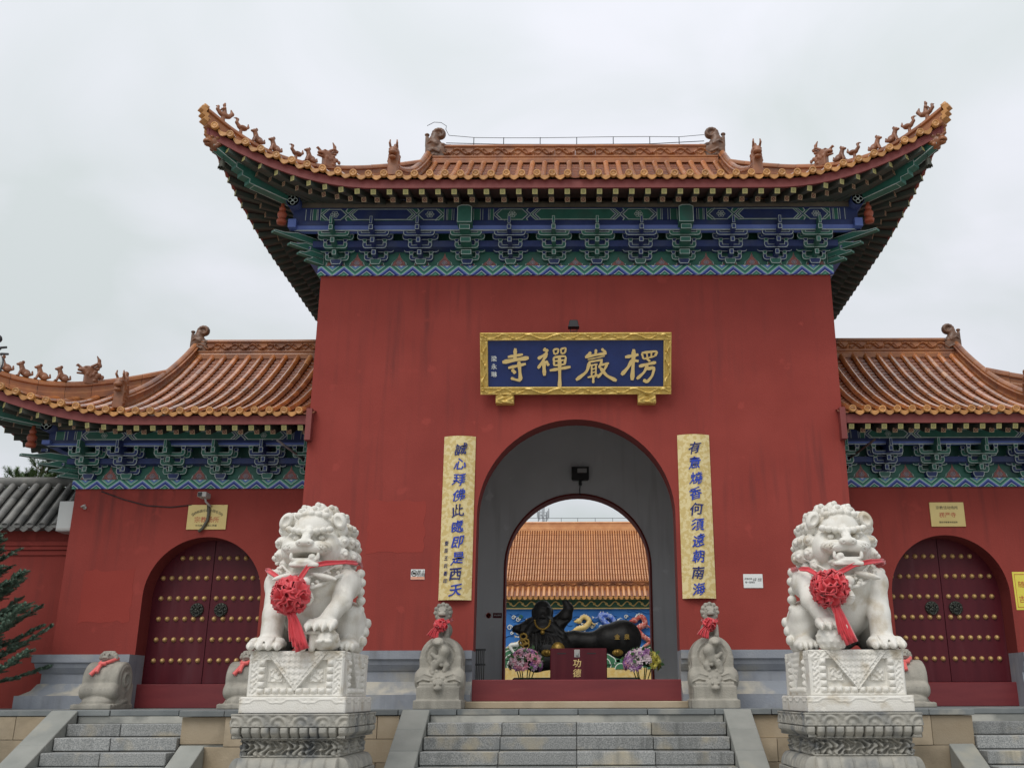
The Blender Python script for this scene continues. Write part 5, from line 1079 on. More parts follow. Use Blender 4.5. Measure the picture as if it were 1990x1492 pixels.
# ================================================================== ROOF FIGURES
def beast_mesh(kind):
    if kind == 'lion':
        S = Sculpt((-.10, -.18, -.02), (.10, .22, .34), .009); S.ell((0, .04, .085), (.058, .085, .075), .02).cap((0, -.01, .10), (0, -.045, .20), .055, .046, .02).ell((0, -.065, .245), (.047, .05, .047), .012).ell((0, -.115, .235), (.03, .032, .024), .008).ell((0, -.03, .285), (.03, .03, .035), .01)
        for e in (-1, 1): S.cap((e*.035, -.05, .13), (e*.038, -.085, .01), .022, .022, .01).ell((e*.038, -.105, .01), (.022, .03, .015), .008).ell((e*.05, .06, .05), (.03, .06, .05), .012).ell((e*.032, -.05, .29), (.014, .012, .02), .005)
        S.chain([(0, .11, .05), (0, .155, .08), (0, .15, .135)], [.02, .022, .016], .01)
    elif kind == 'hen':
        S = Sculpt((-.10, -.20, -.02), (.10, .22, .32), .009); S.ell((0, .02, .13), (.05, .10, .05), .02).chain([(0, -.05, .15), (0, -.10, .20), (0, -.085, .27), (0, -.12, .285)], [.04, .03, .026, .018], .012).cap((0, -.12, .285), (0, -.165, .27), .014, .008, .006).chain([(0, .09, .14), (0, .14, .19), (0, .135, .25)], [.03, .025, .012], .012).cap((0, .0, .1), (0, .0, -.01), .03, .035, .01)
        for e in (-1, 1): S.ell((e*.045, .03, .14), (.018, .07, .035), .008)
    elif kind == 'rider':
        S = Sculpt((-.12, -.22, -.02), (.12, .24, .44), .010); S.ell((0, .03, .13), (.06, .12, .06), .02).chain([(0, -.07, .15), (0, -.13, .21), (0, -.12, .28)], [.045, .034, .028], .012).cap((0, -.12, .28), (0, -.17, .27), .016, .01, .006).chain([(0, .12, .14), (0, .18, .22), (0, .15, .30)], [.045, .04, .015], .015).cap((0, .0, .1), (0, .0, -.01), .04, .045, .01).cap((0, .02, .18), (0, .01, .30), .05, .035, .015).ell((0, .0, .355), (.032, .034, .038), .01).ell((0, .01, .395), (.022, .022, .022), .008)
        for e in (-1, 1): S.cap((e*.045, .01, .27), (e*.03, -.06, .24), .018, .015, .01)
    elif kind == 'dragon':
        S = Sculpt((-.16, -.32, -.04), (.16, .30, .66), .011); S.box((0, .02, .12), (.08, .13, .14), .03, .03).ell((0, -.04, .28), (.085, .14, .10), .03).ell((0, -.16, .27), (.06, .09, .05), .02).cap((0, -.14, .22), (0, -.24, .20), .035, .02, .015).ell((0, -.2, .235), (.09, .06, .014), .01, True)
        S.chain([(0, .08, .33), (0, .14, .42), (0, .13, .52), (0, .08, .60)], [.05, .045, .03, .012], .02).chain([(0, -.18, .31), (0, -.25, .36), (0, -.28, .34)], [.03, .025, .012], .01)
        for e in (-1, 1):
            S.chain([(e*.06, .0, .36), (e*.08, .08, .42), (e*.09, .17, .40)], [.028, .022, .01], .01).ell((e*.055, -.11, .335), (.025, .03, .022), .006)
            for i in range(6): S.ell((e*.075, -.06+.055*i, .20-.03*(i % 2)), (.022, .035, .045), .008); S.ell((e*.07, .08+.03*(i % 3), .08+.06*i), (.03, .04, .03), .008)
    elif kind == 'horned':
        S = Sculpt((-.15, -.26, -.04), (.15, .22, .64), .011); S.box((0, .0, .16), (.085, .10, .20), .02, .02).ell((0, -.06, .40), (.085, .12, .09), .02).ell((0, -.16, .35), (.07, .06, .04), .015).ell((0, .04, .44), (.075, .08, .11), .02).cap((0, .05, .50), (0, .08, .60), .05, .04, .015).ell((0, -.17, .30), (.06, .06, .016), .008, True).ell((0, -.15, .26), (.06, .06, .03), .015)
        for e in (-1, 1):
            S.chain([(e*.05, -.08, .47), (e*.06, -.14, .53), (e*.055, -.13, .59)], [.022, .018, .012], .008).ell((e*.05, -.14, .415), (.024, .024, .02), .006)
            for i in range(6): S.ell((e*.085, -.05+.03*(i % 3), .06+.06*i), (.018, .04, .026), .006)
    elif kind == 'finial':
        S = Sculpt((-.14, -.34, -.10), (.14, .36, .78), .012); S.box((0, .02, .14), (.085, .20, .20), .04, .03).ell((0, -.10, .20), (.10, .15, .16), .03).cap((0, -.16, .28), (0, -.28, .30), .05, .035, .02).ell((0, -.23, .22), (.12, .09, .035), .012, True).cap((0, -.16, .14), (0, -.27, .14), .05, .03, .02)
        S.chain([(0, .02, .34), (0, .06, .42), (0, .03, .52)], [.12, .10, .09], .03)
        for e in range(14): a = -1.0+e*.46; r = .135*(1-e*.045); S.ell((0, -.055+r*math.cos(a), .56+r*math.sin(a)), (.075, .06*(1-e*.03), .06*(1-e*.03)), .012)
        S.cyl((0, -.055, .56), .11, .035, 0, .02, .02)
        S.cap((0, .19, .30), (0, .20, .50), .045, .035, .015).ell((0, .20, .555), (.05, .05, .035), .01).cap((0, .14, .40), (0, .19, .46), .03, .03, .02)
        for e in (-1, 1):
            S.ell((e*.085, -.14, .285), (.03, .035, .03), .006).chain([(e*.09, -.02, .30), (e*.10, .10, .36), (e*.09, .17, .32)], [.03, .025, .012], .01).chain([(e*.095, -.06, .12), (e*.10, .06, .18), (e*.095, .16, .10)], [.028, .03, .015], .01)
            for i in range(8): S.ell((e*.085, -.02+.05*(i % 4), .05+.09*(i//4)+.02*(i % 2)), (.02, .03, .03), .006)
    elif kind == 'cap':
        S = Sculpt((-.15, -.24, -.20), (.15, .16, .20), .011); S.ell((0, .02, .0), (.10, .13, .12), .02).ell((0, -.11, -.02), (.075, .08, .07), .02).cap((0, -.10, .06), (0, -.17, .09), .04, .025, .015).ell((0, -.14, -.045), (.09, .06, .014), .008, True)
        for e in (-1, 1):
            S.ell((e*.06, -.08, .065), (.03, .03, .025), .006)
            for i in range(6): S.ell((e*(.08+.015*(i % 2)), .0+.03*(i % 3), -.08+.045*i), (.03, .04, .03), .008)
    return S.mesh(kind, {'cap': TILED, 'finial': FINIAL}.get(kind, BEAST))
BM = {}
FINIAL = mat('glazed_finial', (.105, .058, .038), .42, (.20, .095, .05), 8, .35, .7, .25, 40)
NM = {'lion': 'ridge_beast', 'hen': 'ridge_beast', 'rider': 'ridge_rider', 'dragon': 'ridge_dragon', 'horned': 'ridge_end_beast', 'finial': 'ridge_finial', 'cap': 'corner_beast_cap', 'bell': 'wind_bell'}
BELLM = mat('bell_iron', (.055, .06, .05), .6, (.09, .085, .06), 12, .3, .7, metal=.4)
for parent, kind, pos, dr in BEASTS:
    if kind == 'bell':
        mb = MB().lathe([(.001, -.09), (.03, -.095), (.042, -.12), (.048, -.19), (.058, -.225), (.060, -.235), (.052, -.235), (.04, -.18)], pos, 12); mb.tube([pos+Vector((0,0,.05)), pos+Vector((0,0,-.10))], .006, 5); mb.tube([pos+Vector((0,0,-.2)), pos+Vector((0,0,-.27))], .012, 6)
        for k in range(8): a = 2*PI*k/8; mb.ball(pos+Vector((.056*math.cos(a), .056*math.sin(a), -.240)), .012, 5, 4)
        obj('wind_bell', mb, BELLM, parent, fix=False); continue
    if kind not in BM: BM[kind] = beast_mesh(kind)
    h = Vector((dr.x, dr.y, 0)).normalized(); inst(NM[kind], BM[kind], parent, pos, frame(-h), {'finial': (1, 1, 1) if parent is gate else (.85, .85, .85), 'lion': (.85, .85, .88), 'hen': (.85, .85, .88), 'rider': (.8, .8, .8), 'dragon': (.85, .85, .88)}.get(kind))
# lightning wire on little posts along the main ridge
IRON = mat('black_iron', (.035, .035, .038), .55, metal=.3)
zr = CR.zE+CR.H+.05+.085+.20+.08
t = thing('lightning_wire', 'thin lightning conductor wire on small posts along the main ridge', 'wire', (0, CR.yr, zr))
xs_ = [W(u, 275, CR.yr)[0] for u in (922, 980, 1051, 1122, 1193, 1264, 1321)]
for x_ in xs_: obj('post', MB().tube([(x_, CR.yr, zr-.02), (x_, CR.yr, zr+.18)], .009, 6), IRON, t)
ww = [(-2.55, CR.yr-.05, zr+.20), (-2.62, CR.yr-.05, zr+.34)] + [(-2.80+.24*math.cos(a), CR.yr-.1, zr+.26+.22*math.sin(a)) for a in (.6, 1.2, 1.8, 2.5)]
obj('wire', MB().tube(ww[::-1] + [(x_, CR.yr, zr+.18-.012*math.sin(i)) for i, x_ in enumerate(xs_)] + [(2.60, CR.yr-.1, zr+.17)], .006, 5), IRON, t)
obj('ridge_wire', MB().tube([(-2.6, CR.yr-.06, zr+.02), (-1.5, CR.yr-.02, zr+.012), (0, CR.yr, zr+.016), (1.5, CR.yr-.02, zr+.012), (2.6, CR.yr-.06, zr+.05)], .008, 5), IRON, t)
# ================================================================== LETTERING
def text_mb(s, size, depth, offset=0.0, shear=0.0):
    if offset > .0015:                                   # heavier weight: the outline laid down three times, a hair apart
        mb = MB()
        for k_, (dx_, dz_) in enumerate(((0, 0), (.020, .006), (-.020, -.006), (.004, .018))): merge(mb, text_mb(s, size, depth+.0006*k_, 0, shear), Matrix.Translation((dx_*size, 0, dz_*size)))
        return mb
    V, fs_ = GLYPH[s]; mb = MB(); n = len(V); ec = {}
    V = [(v[0]*size+shear*v[1]*size, v[1]*size) for v in V]; cx_ = (min(v[0] for v in V)+max(v[0] for v in V))/2; cy_ = (min(v[1] for v in V)+max(v[1] for v in V))/2
    mb.add([(v[0]-cx_, -depth, v[1]-cy_) for v in V] + [(v[0]-cx_, 0, v[1]-cy_) for v in V], [], 0)
    for f in fs_:
        a = [V[i] for i in f]; ar = sum(a[i][0]*a[(i+1) % len(a)][1]-a[(i+1) % len(a)][0]*a[i][1] for i in range(len(a)))
        if ar < 0: f = f[::-1]
        mb.f.append(list(f)); mb.m.append(0); mb.sm.append(False)
        for i in range(len(f)): ec[(f[i], f[(i+1) % len(f)])] = 1
    for (a, b) in ec:
        if (b, a) not in ec: mb.f.append([b, a, a+n, b+n]); mb.m.append(0); mb.sm.append(False)
    return mb
def put(mb, o, T): return merge(mb, o, T)
def brush(mb, pts, w, y0, depth, mi=0):                # one brush stroke: flat ribbon with swelling ends, given in the board plane (x, z)
    P = [Vector((p[0], 0, p[1])) for p in pts]; Q = [P[0]]
    for a, b in zip(P[:-1], P[1:]): Q += [a.lerp(b, k/4) for k in (1, 2, 3, 4)]
    if len(P) > 2: Q = [Q[0]] + [(Q[i-1]+Q[i]*2+Q[i+1])/4 for i in range(1, len(Q)-1)] + [Q[-1]]
    m = len(Q); A = []; B = []
    for i, p in enumerate(Q):
        t_ = (Q[min(i+1, m-1)]-Q[max(0, i-1)]).normalized(); nn = Vector((-t_.z, 0, t_.x)); f = i/(m-1); ww_ = w/2*(1.0-.28*math.sin(PI*f)*.9+.08*math.sin(f*9)) * (.55 if i in (0, m-1) else 1)
        A.append(p+nn*ww_); B.append(p-nn*ww_)
    P2 = [(q.x, q.z) for q in B] + [(q.x, q.z) for q in A[::-1]]; n = len(P2)
    fr = [(x_, y0-depth, z_) for x_, z_ in P2]; bk = [(x_, y0, z_) for x_, z_ in P2]
    mb.add(fr, [(i, i+1, n-2-i, n-1-i) for i in range(m-1)], mi); mb.add(fr+bk, [(i, n+i, n+(i+1) % n, (i+1) % n) for i in range(n)], mi)
GOLDP = mat('gilded_wood', (.72, .52, .16), .38, (.62, .42, .10), 18, .35, .65, .3, 60, metal=.25)
GOLDL = mat('gold_lettering', (.78, .58, .25), .45, (.70, .50, .19), 9, .3, .7, metal=.1)
BLUEB = mat('plaque_blue', (.008, .022, .115), .55, (.011, .030, .15), 6, .3, .7, .15, 90)
WHTP = mat('white_paint', (.72, .74, .72), .5)
# name board over the arch: leans forward
zb_, zt_ = W(1119, 766, -.10)[1], W(1119, 646, -.47)[1]; PW = 1.53; ang = math.atan2(.37, zt_-zb_); PH = math.hypot(.37, zt_-zb_)
TP = Matrix.Translation((W(1119, 706, -.25)[0], -.10, zb_)) @ Matrix.Rotation(ang, 4, 'X')      # board plane: x along, z up, -y outwards
t = thing('name_board', 'blue name board with gold carved frame and four gold characters over the arch', 'plaque', (0, -.10, zb_))
def obt(name, mb, mats, parent, T=TP, fix=True): q = MB(); merge(q, mb, T); return obj(name, q, mats, parent, fix=fix)
FW_ = .125
obt('panel', MB().box(-PW+FW_-.01, PW-FW_+.01, -.03, .02, FW_-.01, PH-FW_+.01), BLUEB, t)
def frame_fn(L_, w_):
    def fn(x_, z_):
        if z_ < .018 or z_ > w_-.018: return .030
        zc_ = z_/w_-.5; a = zc_-.26*math.sin(x_*15); b = zc_+.30*math.sin(x_*11+1); v = .055*max(0, 1-(a/.17)**2)**.6+.035*max(0, 1-(b/.11)**2)**.6
        return v + .018*max(0, math.sin(x_*71)*math.sin(z_*110)) - .028
    return fn
def frame_side(L_, w_):
    mb = MB(); relief(mb, -L_/2, L_/2, 0, w_, frame_fn(L_, w_), (0, 0, 0), (1, 0, 0), (0, -1, 0), int(L_*70), 14); mb.box(-L_/2, L_/2, -.004, .03, 0, w_); return mb
for z_, fl in ((0, 1), (PH-FW_, 1)): obt('frame_rail', frame_side(2*PW, FW_), GOLDP, t, TP @ Matrix.Translation((0, -.045, z_)), False)
for sx in (-1, 1): obt('frame_stile', frame_side(PH-2*FW_-.002, FW_), GOLDP, t, TP @ Matrix.Translation((sx*(PW-FW_/2)+FW_/2*1, -.043, PH/2)) @ Matrix.Rotation(-PI/2, 4, 'Y'), False)
STK = {  # brush strokes of the four characters, traced from the board in close-up pixels
 'temple': [((470,335),(466,445),28), ((405,408),(535,386),22), ((358,452),(470,432),(585,415),30), ((408,500),(560,466),24), ((500,445),(508,530),(514,606),28), ((516,606),(470,600),(430,585),20), ((440,512),(470,546),28)],
 'zen': [((712,340),(752,362),30), ((664,424),(705,400),(748,376),24), ((742,384),(705,445),(664,505),22), ((714,440),(720,566),30), ((733,440),(757,482),24), ((797,348),(806,386),14), ((797,347),(842,338),(836,376),14), ((806,386),(838,376),13), ((860,342),(868,382),14), ((860,342),(908,330),(897,374),14), ((868,380),(897,374),13), ((800,412),(804,482),18), ((800,412),(908,398),(893,474),18), ((806,444),(890,434),14), ((806,480),(892,470),16), ((765,522),(945,492),24), ((850,405),(852,560),(850,676),27)],
 'strict': [((1165,345),(1160,398),22), ((1122,368),(1078,412),24), ((1212,340),(1250,372),22), ((1070,412),(1160,392),(1256,378),22), ((1093,432),(1240,402),10), ((1100,452),(1222,432),17), ((1110,452),(1085,535),(992,604),25), ((1112,482),(1178,470),14), ((1128,484),(1126,572),15), ((1164,468),(1162,580),15), ((1132,512),(1164,506),11), ((1132,540),(1164,534),11), ((1092,582),(1184,560),15), ((1142,566),(1140,630),20), ((1216,440),(1190,502),20), ((1200,478),(1276,462),19), ((1262,466),(1235,520),(1178,584),19), ((1202,500),(1256,568),(1342,610),26)],
 'square': [((1415,412),(1530,390),26), ((1490,345),(1484,480),(1476,606),30), ((1480,432),(1440,500),(1384,562),27), ((1497,440),(1532,446),22), ((1558,378),(1574,428),17), ((1558,376),(1696,360),(1672,404),18), ((1602,376),(1606,414),14), ((1642,370),(1640,408),14), ((1574,428),(1670,404),14), ((1602,424),(1630,448),20), ((1534,490),(1610,470),(1682,456),23), ((1610,474),(1580,540),(1516,596),22), ((1600,512),(1668,498),(1650,570),(1606,622),(1572,604),23)]}
cnt_ = []
for k_, ss in STK.items():
    mb = MB()
    for i, st in enumerate(ss):
        pts = [((p[0]-990)/4.523/119.0, (465-p[1])/4.523/116.5+PH/2) for p in st[:-1]]; brush(mb, pts, st[-1]/4.523/119.0*1.3, -.03-.0005*i, .022)
    obt('gold_character', mb, GOLDL, t, fix=False)
mb = MB()
for i, ch in enumerate('梁永琳'): put(mb, text_mb(ch, .095, .004, .002), Matrix.Translation((-1.31, -.031, PH/2+.08-.125*i)))
obt('signature', mb, WHTP, t, fix=False)
for sx in (-1, 1):
    mb = MB(); relief(mb, -.145, .145, 0, .17, lambda x_, z_: .02+.022*math.sin(x_*38+2*math.sin(z_*40))*math.cos(z_*45), (sx*1.14, -.13, zb_-.155), (1, 0, 0), (0, -1, 0), 26, 18); mb.box(sx*1.14-.145, sx*1.14+.145, -.128, -.001, zb_-.155, zb_+.015); obj('support_block', mb, GOLDP, t, fix=False)
# couplet boards
def couplet_mat():
    m = mat('gilt_brocade', (.72, .60, .31), .5, (.60, .46, .18), 17, .46, .54, .2, 30, detail=3); return m
BROC = couplet_mat(); INK = mat('blue_ink', (.010, .035, .34), .5, (.016, .055, .44), 12, .3, .7); INKD = mat('dark_blue_ink', (.008, .016, .14), .5)
for sx, txt, lab in ((-1, '誠心拜佛此處即是西天', 'left'), (1, '有意燒香何須遠朝南海', 'right')):
    if sx < 0: (xa, zt), (xb, _) = W(865, 847, -.05), W(926, 847, -.05); zb2 = W(877, 1165, -.05)[1]
    else: (xa, zt), (xb, _) = W(1316, 845, -.05), W(1378, 845, -.05); zb2 = W(1360, 1163, -.05)[1]
    xc_, hw_ = (xa+xb)/2, (xb-xa)/2
    if sx < 0: xc_ -= .015
    t = thing('couplet_board', 'curved gilt couplet board with a column of blue characters, %s of the arch' % lab, 'couplet board', (xc_, -.05, zb2), 'couplet boards')
    n = 16; out_ = [(xc_-hw_+2*hw_*i/n, -.035-.13*math.cos((i/n-.5)*2.2)+.075) for i in range(n+1)]; inn_ = [(x_, y_+.022) for x_, y_ in out_]
    mb = MB().prism(out_ + inn_[::-1], zb2, zt, 'z', 0); obj('board', mb, BROC, t)
    n_ = len(txt)
    for i, ch in enumerate(txt):
        z_ = zt-.22-(zt-zb2-.36)*i/(n_-1); g_ = text_mb(ch, .20, .004, .004, random.uniform(.02, .22))
        for k in range(len(g_.v)): v = g_.v[k]; g_.v[k] = (v[0]*1.0+.008*math.sin(v[2]*34+i), v[1], v[2]+.010*math.sin(v[0]*30+i*2)+.10*v[0])
        q = MB(); put(q, g_, Matrix.Translation((xc_+(.015 if sx < 0 else .0)+random.uniform(-.012, .012), -.091, z_)) @ Matrix.Rotation(random.uniform(-.06, .06), 4, 'Y')); obj('character', q, INK if i % 4 else INKD, t, fix=False)
    if sx < 0:
        q = MB()
        for i, ch in enumerate('壹百王氏書印'): put(q, text_mb(ch, .075, .004, .001, .15), Matrix.Translation((xc_-.15, -.068, zb2+.86-.115*i)) @ Matrix.Rotation(-.5, 4, 'Z'))
        obj('small_inscription', q, INKD, t, fix=False)
# plates and notices
BRASS = mat('brass_plate', (.66, .52, .22), .35, (.58, .44, .17), 3, .3, .7, metal=.35); REDT = mat('red_lettering', (.45, .06, .03), .5); BLKT = mat('black_lettering', (.03, .028, .02), .5)
def plate(name, label, cat, u0, v0, u1, v1, Y, m, lines, th=.02, tilt=0):
    x0, z1 = W(u0, v0, Y); x1, z0 = W(u1, v1, Y)
    if x1 < x0: x0, x1 = x1, x0
    t = thing(name, label, cat, ((x0+x1)/2, Y, z0)); obj('plate', MB().box(x0, x1, Y-th, Y-.001, z0, z1), m, t, bevel=.002); xc_, zc_ = (x0+x1)/2, (z0+z1)/2
    for s_, sz, dx, dz, mm in lines:
        q = MB(); put(q, text_mb(s_, sz, .002), Matrix.Translation((xc_+dx*(x1-x0), Y-th-.0005, zc_+dz*(z1-z0)))); obj('lettering', q, mm, t, fix=False)
    return t, (x0, x1, z0, z1)
t, (x0, x1, z0, z1) = plate('brass_plate', 'brass plate with red characters below the camera, over the left door', 'plaque', 367, 979, 438, 1027, WY, BRASS, [('宗教场所', .105, 0, -.10, REDT), ('中共统一战线工作部', .040, 0, -.34, BLKT)])
q = MB(); s_ = '坚持我国宗教中国化方向'
for i, ch in enumerate(s_): a = (i-(len(s_)-1)/2)*.17; put(q, text_mb(ch, .052, .002, .001), Matrix.Translation(((x0+x1)/2+.32*math.sin(a), WY-.0205, z0+.12+.20*math.cos(a))) @ Matrix.Rotation(a, 4, 'Y'))
obj('arched_lettering', q, BLKT, t, fix=False)
plate('brass_plate', 'brass plate with three lines of characters over the right door', 'plaque', 1804, 978, 1876, 1025, WY, BRASS, [('宗教活动场所', .062, 0, .28, BLKT), ('楞严寺', .095, 0, -.02, REDT), ('国家宗教事务局监制', .034, 0, -.32, BLKT)])
NOTW = mat('paper_white', (.72, .74, .73), .6); NOTY = mat('poster_yellow', (.78, .68, .10), .6, (.70, .60, .07), 4, .3, .7); NOTR = mat('notice_orange', (.72, .36, .24), .6)
t, (x0, x1, z0, z1) = plate('small_notice', 'small white no-photography notice left of the left couplet board', 'notice', 798, 1105, 824, 1125, 0, NOTW, [('禁止', .062, .24, .24, BLKT), ('拍照', .062, .24, -.08, BLKT)], .008)
obj('stripe', MB().box(x0+.003, x1-.003, -.0095, -.0085, z0+.003, z0+(z1-z0)*.28), NOTR, t); xm, zm = x0+(x1-x0)*.24, z0+(z1-z0)*.62
mb = MB().tube([(xm+.043*math.cos(2*PI*k/16), -.011, zm+.043*math.sin(2*PI*k/16)) for k in range(16)], .005, 5, closed=True); mb.tube([(xm-.03, -.011, zm+.03), (xm+.03, -.011, zm-.03)], .004, 5); mb.box(xm-.026, xm+.026, -.0105, -.0085, zm-.018, zm+.014); obj('camera_symbol', mb, BLKT, t)
plate('small_notice', 'small white opening-hours notice right of the right couplet board', 'notice', 1443, 1116, 1482, 1143, 0, NOTW, [('开放时间 上午 : 8:30', .030, 0, .16, BLKT), ('下午 : 5:30', .030, .20, .04, BLKT), ('周一至周日', .030, -.17, -.09, BLKT)], .008)
t, (x0, x1, z0, z1) = plate('yellow_poster', 'yellow poster with red characters beside the right door', 'poster', 1965, 1113, 2045, 1187, WY, NOTY, [('随喜功德', .11, -.0, .17, REDT), ('吉祥如意', .12, .0, -.22, REDT)], .006)
mb = MB()
for a, b, c, d in ((.05, .95, .06, .075), (.05, .95, .925, .94), (.05, .06, .06, .94), (.94, .95, .06, .94)): mb.box(x0+(x1-x0)*a, x0+(x1-x0)*b, WY-.0085, WY-.0055, z0+(z1-z0)*c, z0+(z1-z0)*d)
obj('border_line', mb, REDT, t)
t, (x0, x1, z0, z1) = plate('no_smoking_sign', 'dark red no-smoking sign on the grey wall inside the archway', 'sign', 957, 1190, 974, 1200, 4.2, DOOR, [('禁止吸烟', .032, 0, .05, NOTW)], .006)
xm, zm = x0-.085, (z0+z1)/2; mb = MB().tube([(xm+.045*math.cos(2*PI*k/16), 4.192, zm+.045*math.sin(2*PI*k/16)) for k in range(16)], .006, 5, closed=True); mb.tube([(xm-.03, 4.192, zm+.03), (xm+.03, 4.192, zm-.03)], .005, 5); mb.lathe([(.001, 0), (.045, 0)], (xm, 4.195, zm), 16, 1, Matrix.Rotation(PI/2, 3, 'X')); obj('symbol', mb, [REDT, NOTW], t)
# flood lights
GLS = mat('lamp_glass', (.5, .52, .52), .12, metal=.3); BLK = mat('black_enamel', (.012, .012, .013), .45)
x_, z_ = W(1115, 631, -.30); t = thing('flood_light', 'small dark flood light on top of the blue name board', 'flood light', (x_, -.3, z_-.1))
obj('housing', MB().prism([(x_-.085, z_-.045), (x_+.085, z_-.045), (x_+.065, z_+.065), (x_-.065, z_+.065)], -.36, -.24), IRON, t, bevel=.01); obj('bracket', MB().tube([(x_-.055, -.3, z_-.03), (x_-.055, -.34, z_-.13), (x_+.055, -.34, z_-.13), (x_+.055, -.3, z_-.03)], .009, 6), IRON, t)
obj('visor', MB().box(x_-.09, x_+.09, -.39, -.25, z_-.062, z_-.047), IRON, t)
x_, z_ = W(1127, 921, 4.05); t = thing('flood_light', 'black flood light with bright reflector on the grey wall inside the archway', 'flood light', (x_, 4.1, z_))
w_ = .165; obj('housing', MB().box(x_-w_, x_+w_, 3.96, 4.12, z_-.125, z_+.125), BLK, t, bevel=.015); obj('reflector', MB().box(x_-.055, x_+w_-.035, 3.948, 3.961, z_+.005, z_+.095), GLS, t); obj('rim', MB().box(x_-w_-.008, x_+w_+.008, 3.962, 3.975, z_-.132, z_+.132), BLK, t)
obj('mount', MB().box(x_-.03, x_+.03, 4.1, 4.199, z_-.20, z_-.1), BLK, t); obj('cable', MB().tube([(x_, 4.17, z_-.15), (x_-.01, 4.175, z_-.28), (x_-.005, 4.17, z_-.40)], .009, 5), BLK, t)
# camera over the left door, cable, old bracket, poles
x_, z_ = W(397, 962, WY-.16); t = thing('security_camera', 'small grey security camera on a bracket above the brass plate', 'camera', (x_, WY, z_-.15)); LG = mat('camera_grey', (.42, .40, .38), .5)
obj('housing', MB().box(x_-.07, x_+.075, WY-.30, WY-.08, z_-.035, z_+.05), LG, t, bevel=.008); obj('lens_face', MB().box(x_-.058, x_+.005, WY-.312, WY-.299, z_-.027, z_+.038), BLK, t); obj('arm', MB().tube([(x_+.02, WY-.18, z_-.03), (x_+.03, WY-.16, z_-.09), (x_+.07, WY-.08, z_-.14), (x_+.07, WY+.01, z_-.15)], .018, 7), LG, t)
obj('hose', MB().tube([(x_+.04, WY-.05, z_-.13), (x_+.055, WY-.045, z_-.25), (x_+.05, WY-.045, z_-.38), (x_-.02, WY-.045, z_-.52), (x_-.08, WY-.045, z_-.57)], .026, 8), mat('grey_hose', (.10, .095, .07), .6), t)
pts = [(*W(u, v, WY-.02), ) for u, v in ((196, 952), (240, 968), (285, 980), (330, 983), (372, 979))]; tag(obj('wall_cable', MB().tube([(p[0], WY-.015, p[1]) for p in pts], .009, 5), IRON), 'dark cable sagging across the left red wing to the camera', 'cable')
x_, z_ = W(165, 984, WY); t = thing('old_bracket', 'small broken grey wall bracket at the left end of the left wing', 'bracket', (x_, WY, z_)); obj('base', MB().lathe([(.03, 0), (.03, .02), (.012, .03)], (x_, WY, z_), 10, 0, Matrix.Rotation(PI/2, 3, 'X')), LG, t); obj('stub', MB().tube([(x_, WY-.02, z_), (x_-.04, WY-.06, z_+.01), (x_+.04, WY-.10, z_+.03)], .014, 6), LG, t)
for s, (u0, v0, u1, v1) in ((-1, (538, 853, 592, 893)), (1, (1700, 855, 1648, 893))):
    a, b = W(u0, v0, .25), W(u1, v1, .9); tag(obj('lamp_pole', MB().tube([(a[0], .25, a[1]), (b[0], .95, b[1])], .020, 7), mat('pole_%s' % ('grey' if s < 0 else 'rust'), (.20, .18, .18) if s < 0 else (.06, .035, .03), .6)), '%s pole sticking out from the tall wall under the %s wing eave' % (('thin grey', 'left') if s < 0 else ('thin rusty brown', 'right')), 'pole')
(x0, z1), (x1, z0) = W(118, 972, 1.2), W(143, 1030, 1.2); t = thing('utility_box', 'pale grey utility box on the outer end of the left wing', 'box', (-8.55, 1.2, z0)); obj('body', MB().box(-8.70, -8.435, 1.15, 1.48, z0, z1), mat('box_grey', (.50, .51, .50), .5), t, bevel=.01); obj('lid_seam', MB().box(-8.69, -8.45, 1.142, 1.151, z0+.02, z0+.05), LG, t)
# ================================================================== INSIDE THE ARCHWAY: reclining statue, collection box, flowers
BUD = mat('black_bronze', (.018, .018, .018), .5, (.045, .043, .040), 7, .3, .7, .5, 30, metal=.25); GILT = mat('gilt', (.55, .36, .08), .35, (.40, .24, .05), 20, .3, .7, metal=.5)
SY = 2.9
def sp(u, v, dy=0): x_, z_ = W(u, v, SY+dy); return (x_, SY+dy, z_)
t = thing('reclining_statue', 'black bronze laughing monk leaning on his sack, behind the collection box', 'statue', (0, SY, PZ))
S = Sculpt((-1.35, -.62, -.05), (1.30, .60, 1.82), .016); o0 = np.array([0, SY, PZ])
def q_(u, v, dy=0): return np.array(sp(u, v, dy)) - o0
S.box((0, .05, .22), (1.12, .42, .26), .05, .02)
S.ell(q_(1053, 1187, -.05), (.165, .17, .20), .03).ell(q_(1053, 1202, -.16), (.12, .10, .09), .03).ell(q_(1053, 1236, 0), (.40, .34, .36), .06).ell(q_(1062, 1262, -.1), (.46, .36, .30), .06).cap(q_(1053, 1210), q_(1053, 1222), .14, .2, .03)
for e in (-1, 1): S.ell(q_(1053+e*18, 1190, 0), (.03, .05, .09), .01).ell(q_(1053+e*7, 1184, -.20), (.025, .02, .015), .01)
S.ell(q_(1053, 1192, -.22), (.03, .035, .03), .012).ell(q_(1053, 1201, -.245), (.07, .03, .012), .006, True).ell(q_(1053, 1180, -.17), (.12, .06, .03), .02)
S.chain([q_(1080, 1215), q_(1098, 1196, -.1), q_(1104, 1182, -.15), q_(1098, 1170, -.15)], [.15, .12, .085, .06], .03).ell(q_(1097, 1163, -.15), (.075, .045, .07), .015)
for i in range(4): S.cap(q_(1093+3.2*i, 1165, -.17), q_(1091+3.6*i, 1155+abs(i-1.5)*1.5, -.16), .016, .012, .006)
S.chain([q_(1032, 1215), q_(1016, 1222, -.1), q_(1002, 1221, -.2)], [.15, .11, .07], .03)
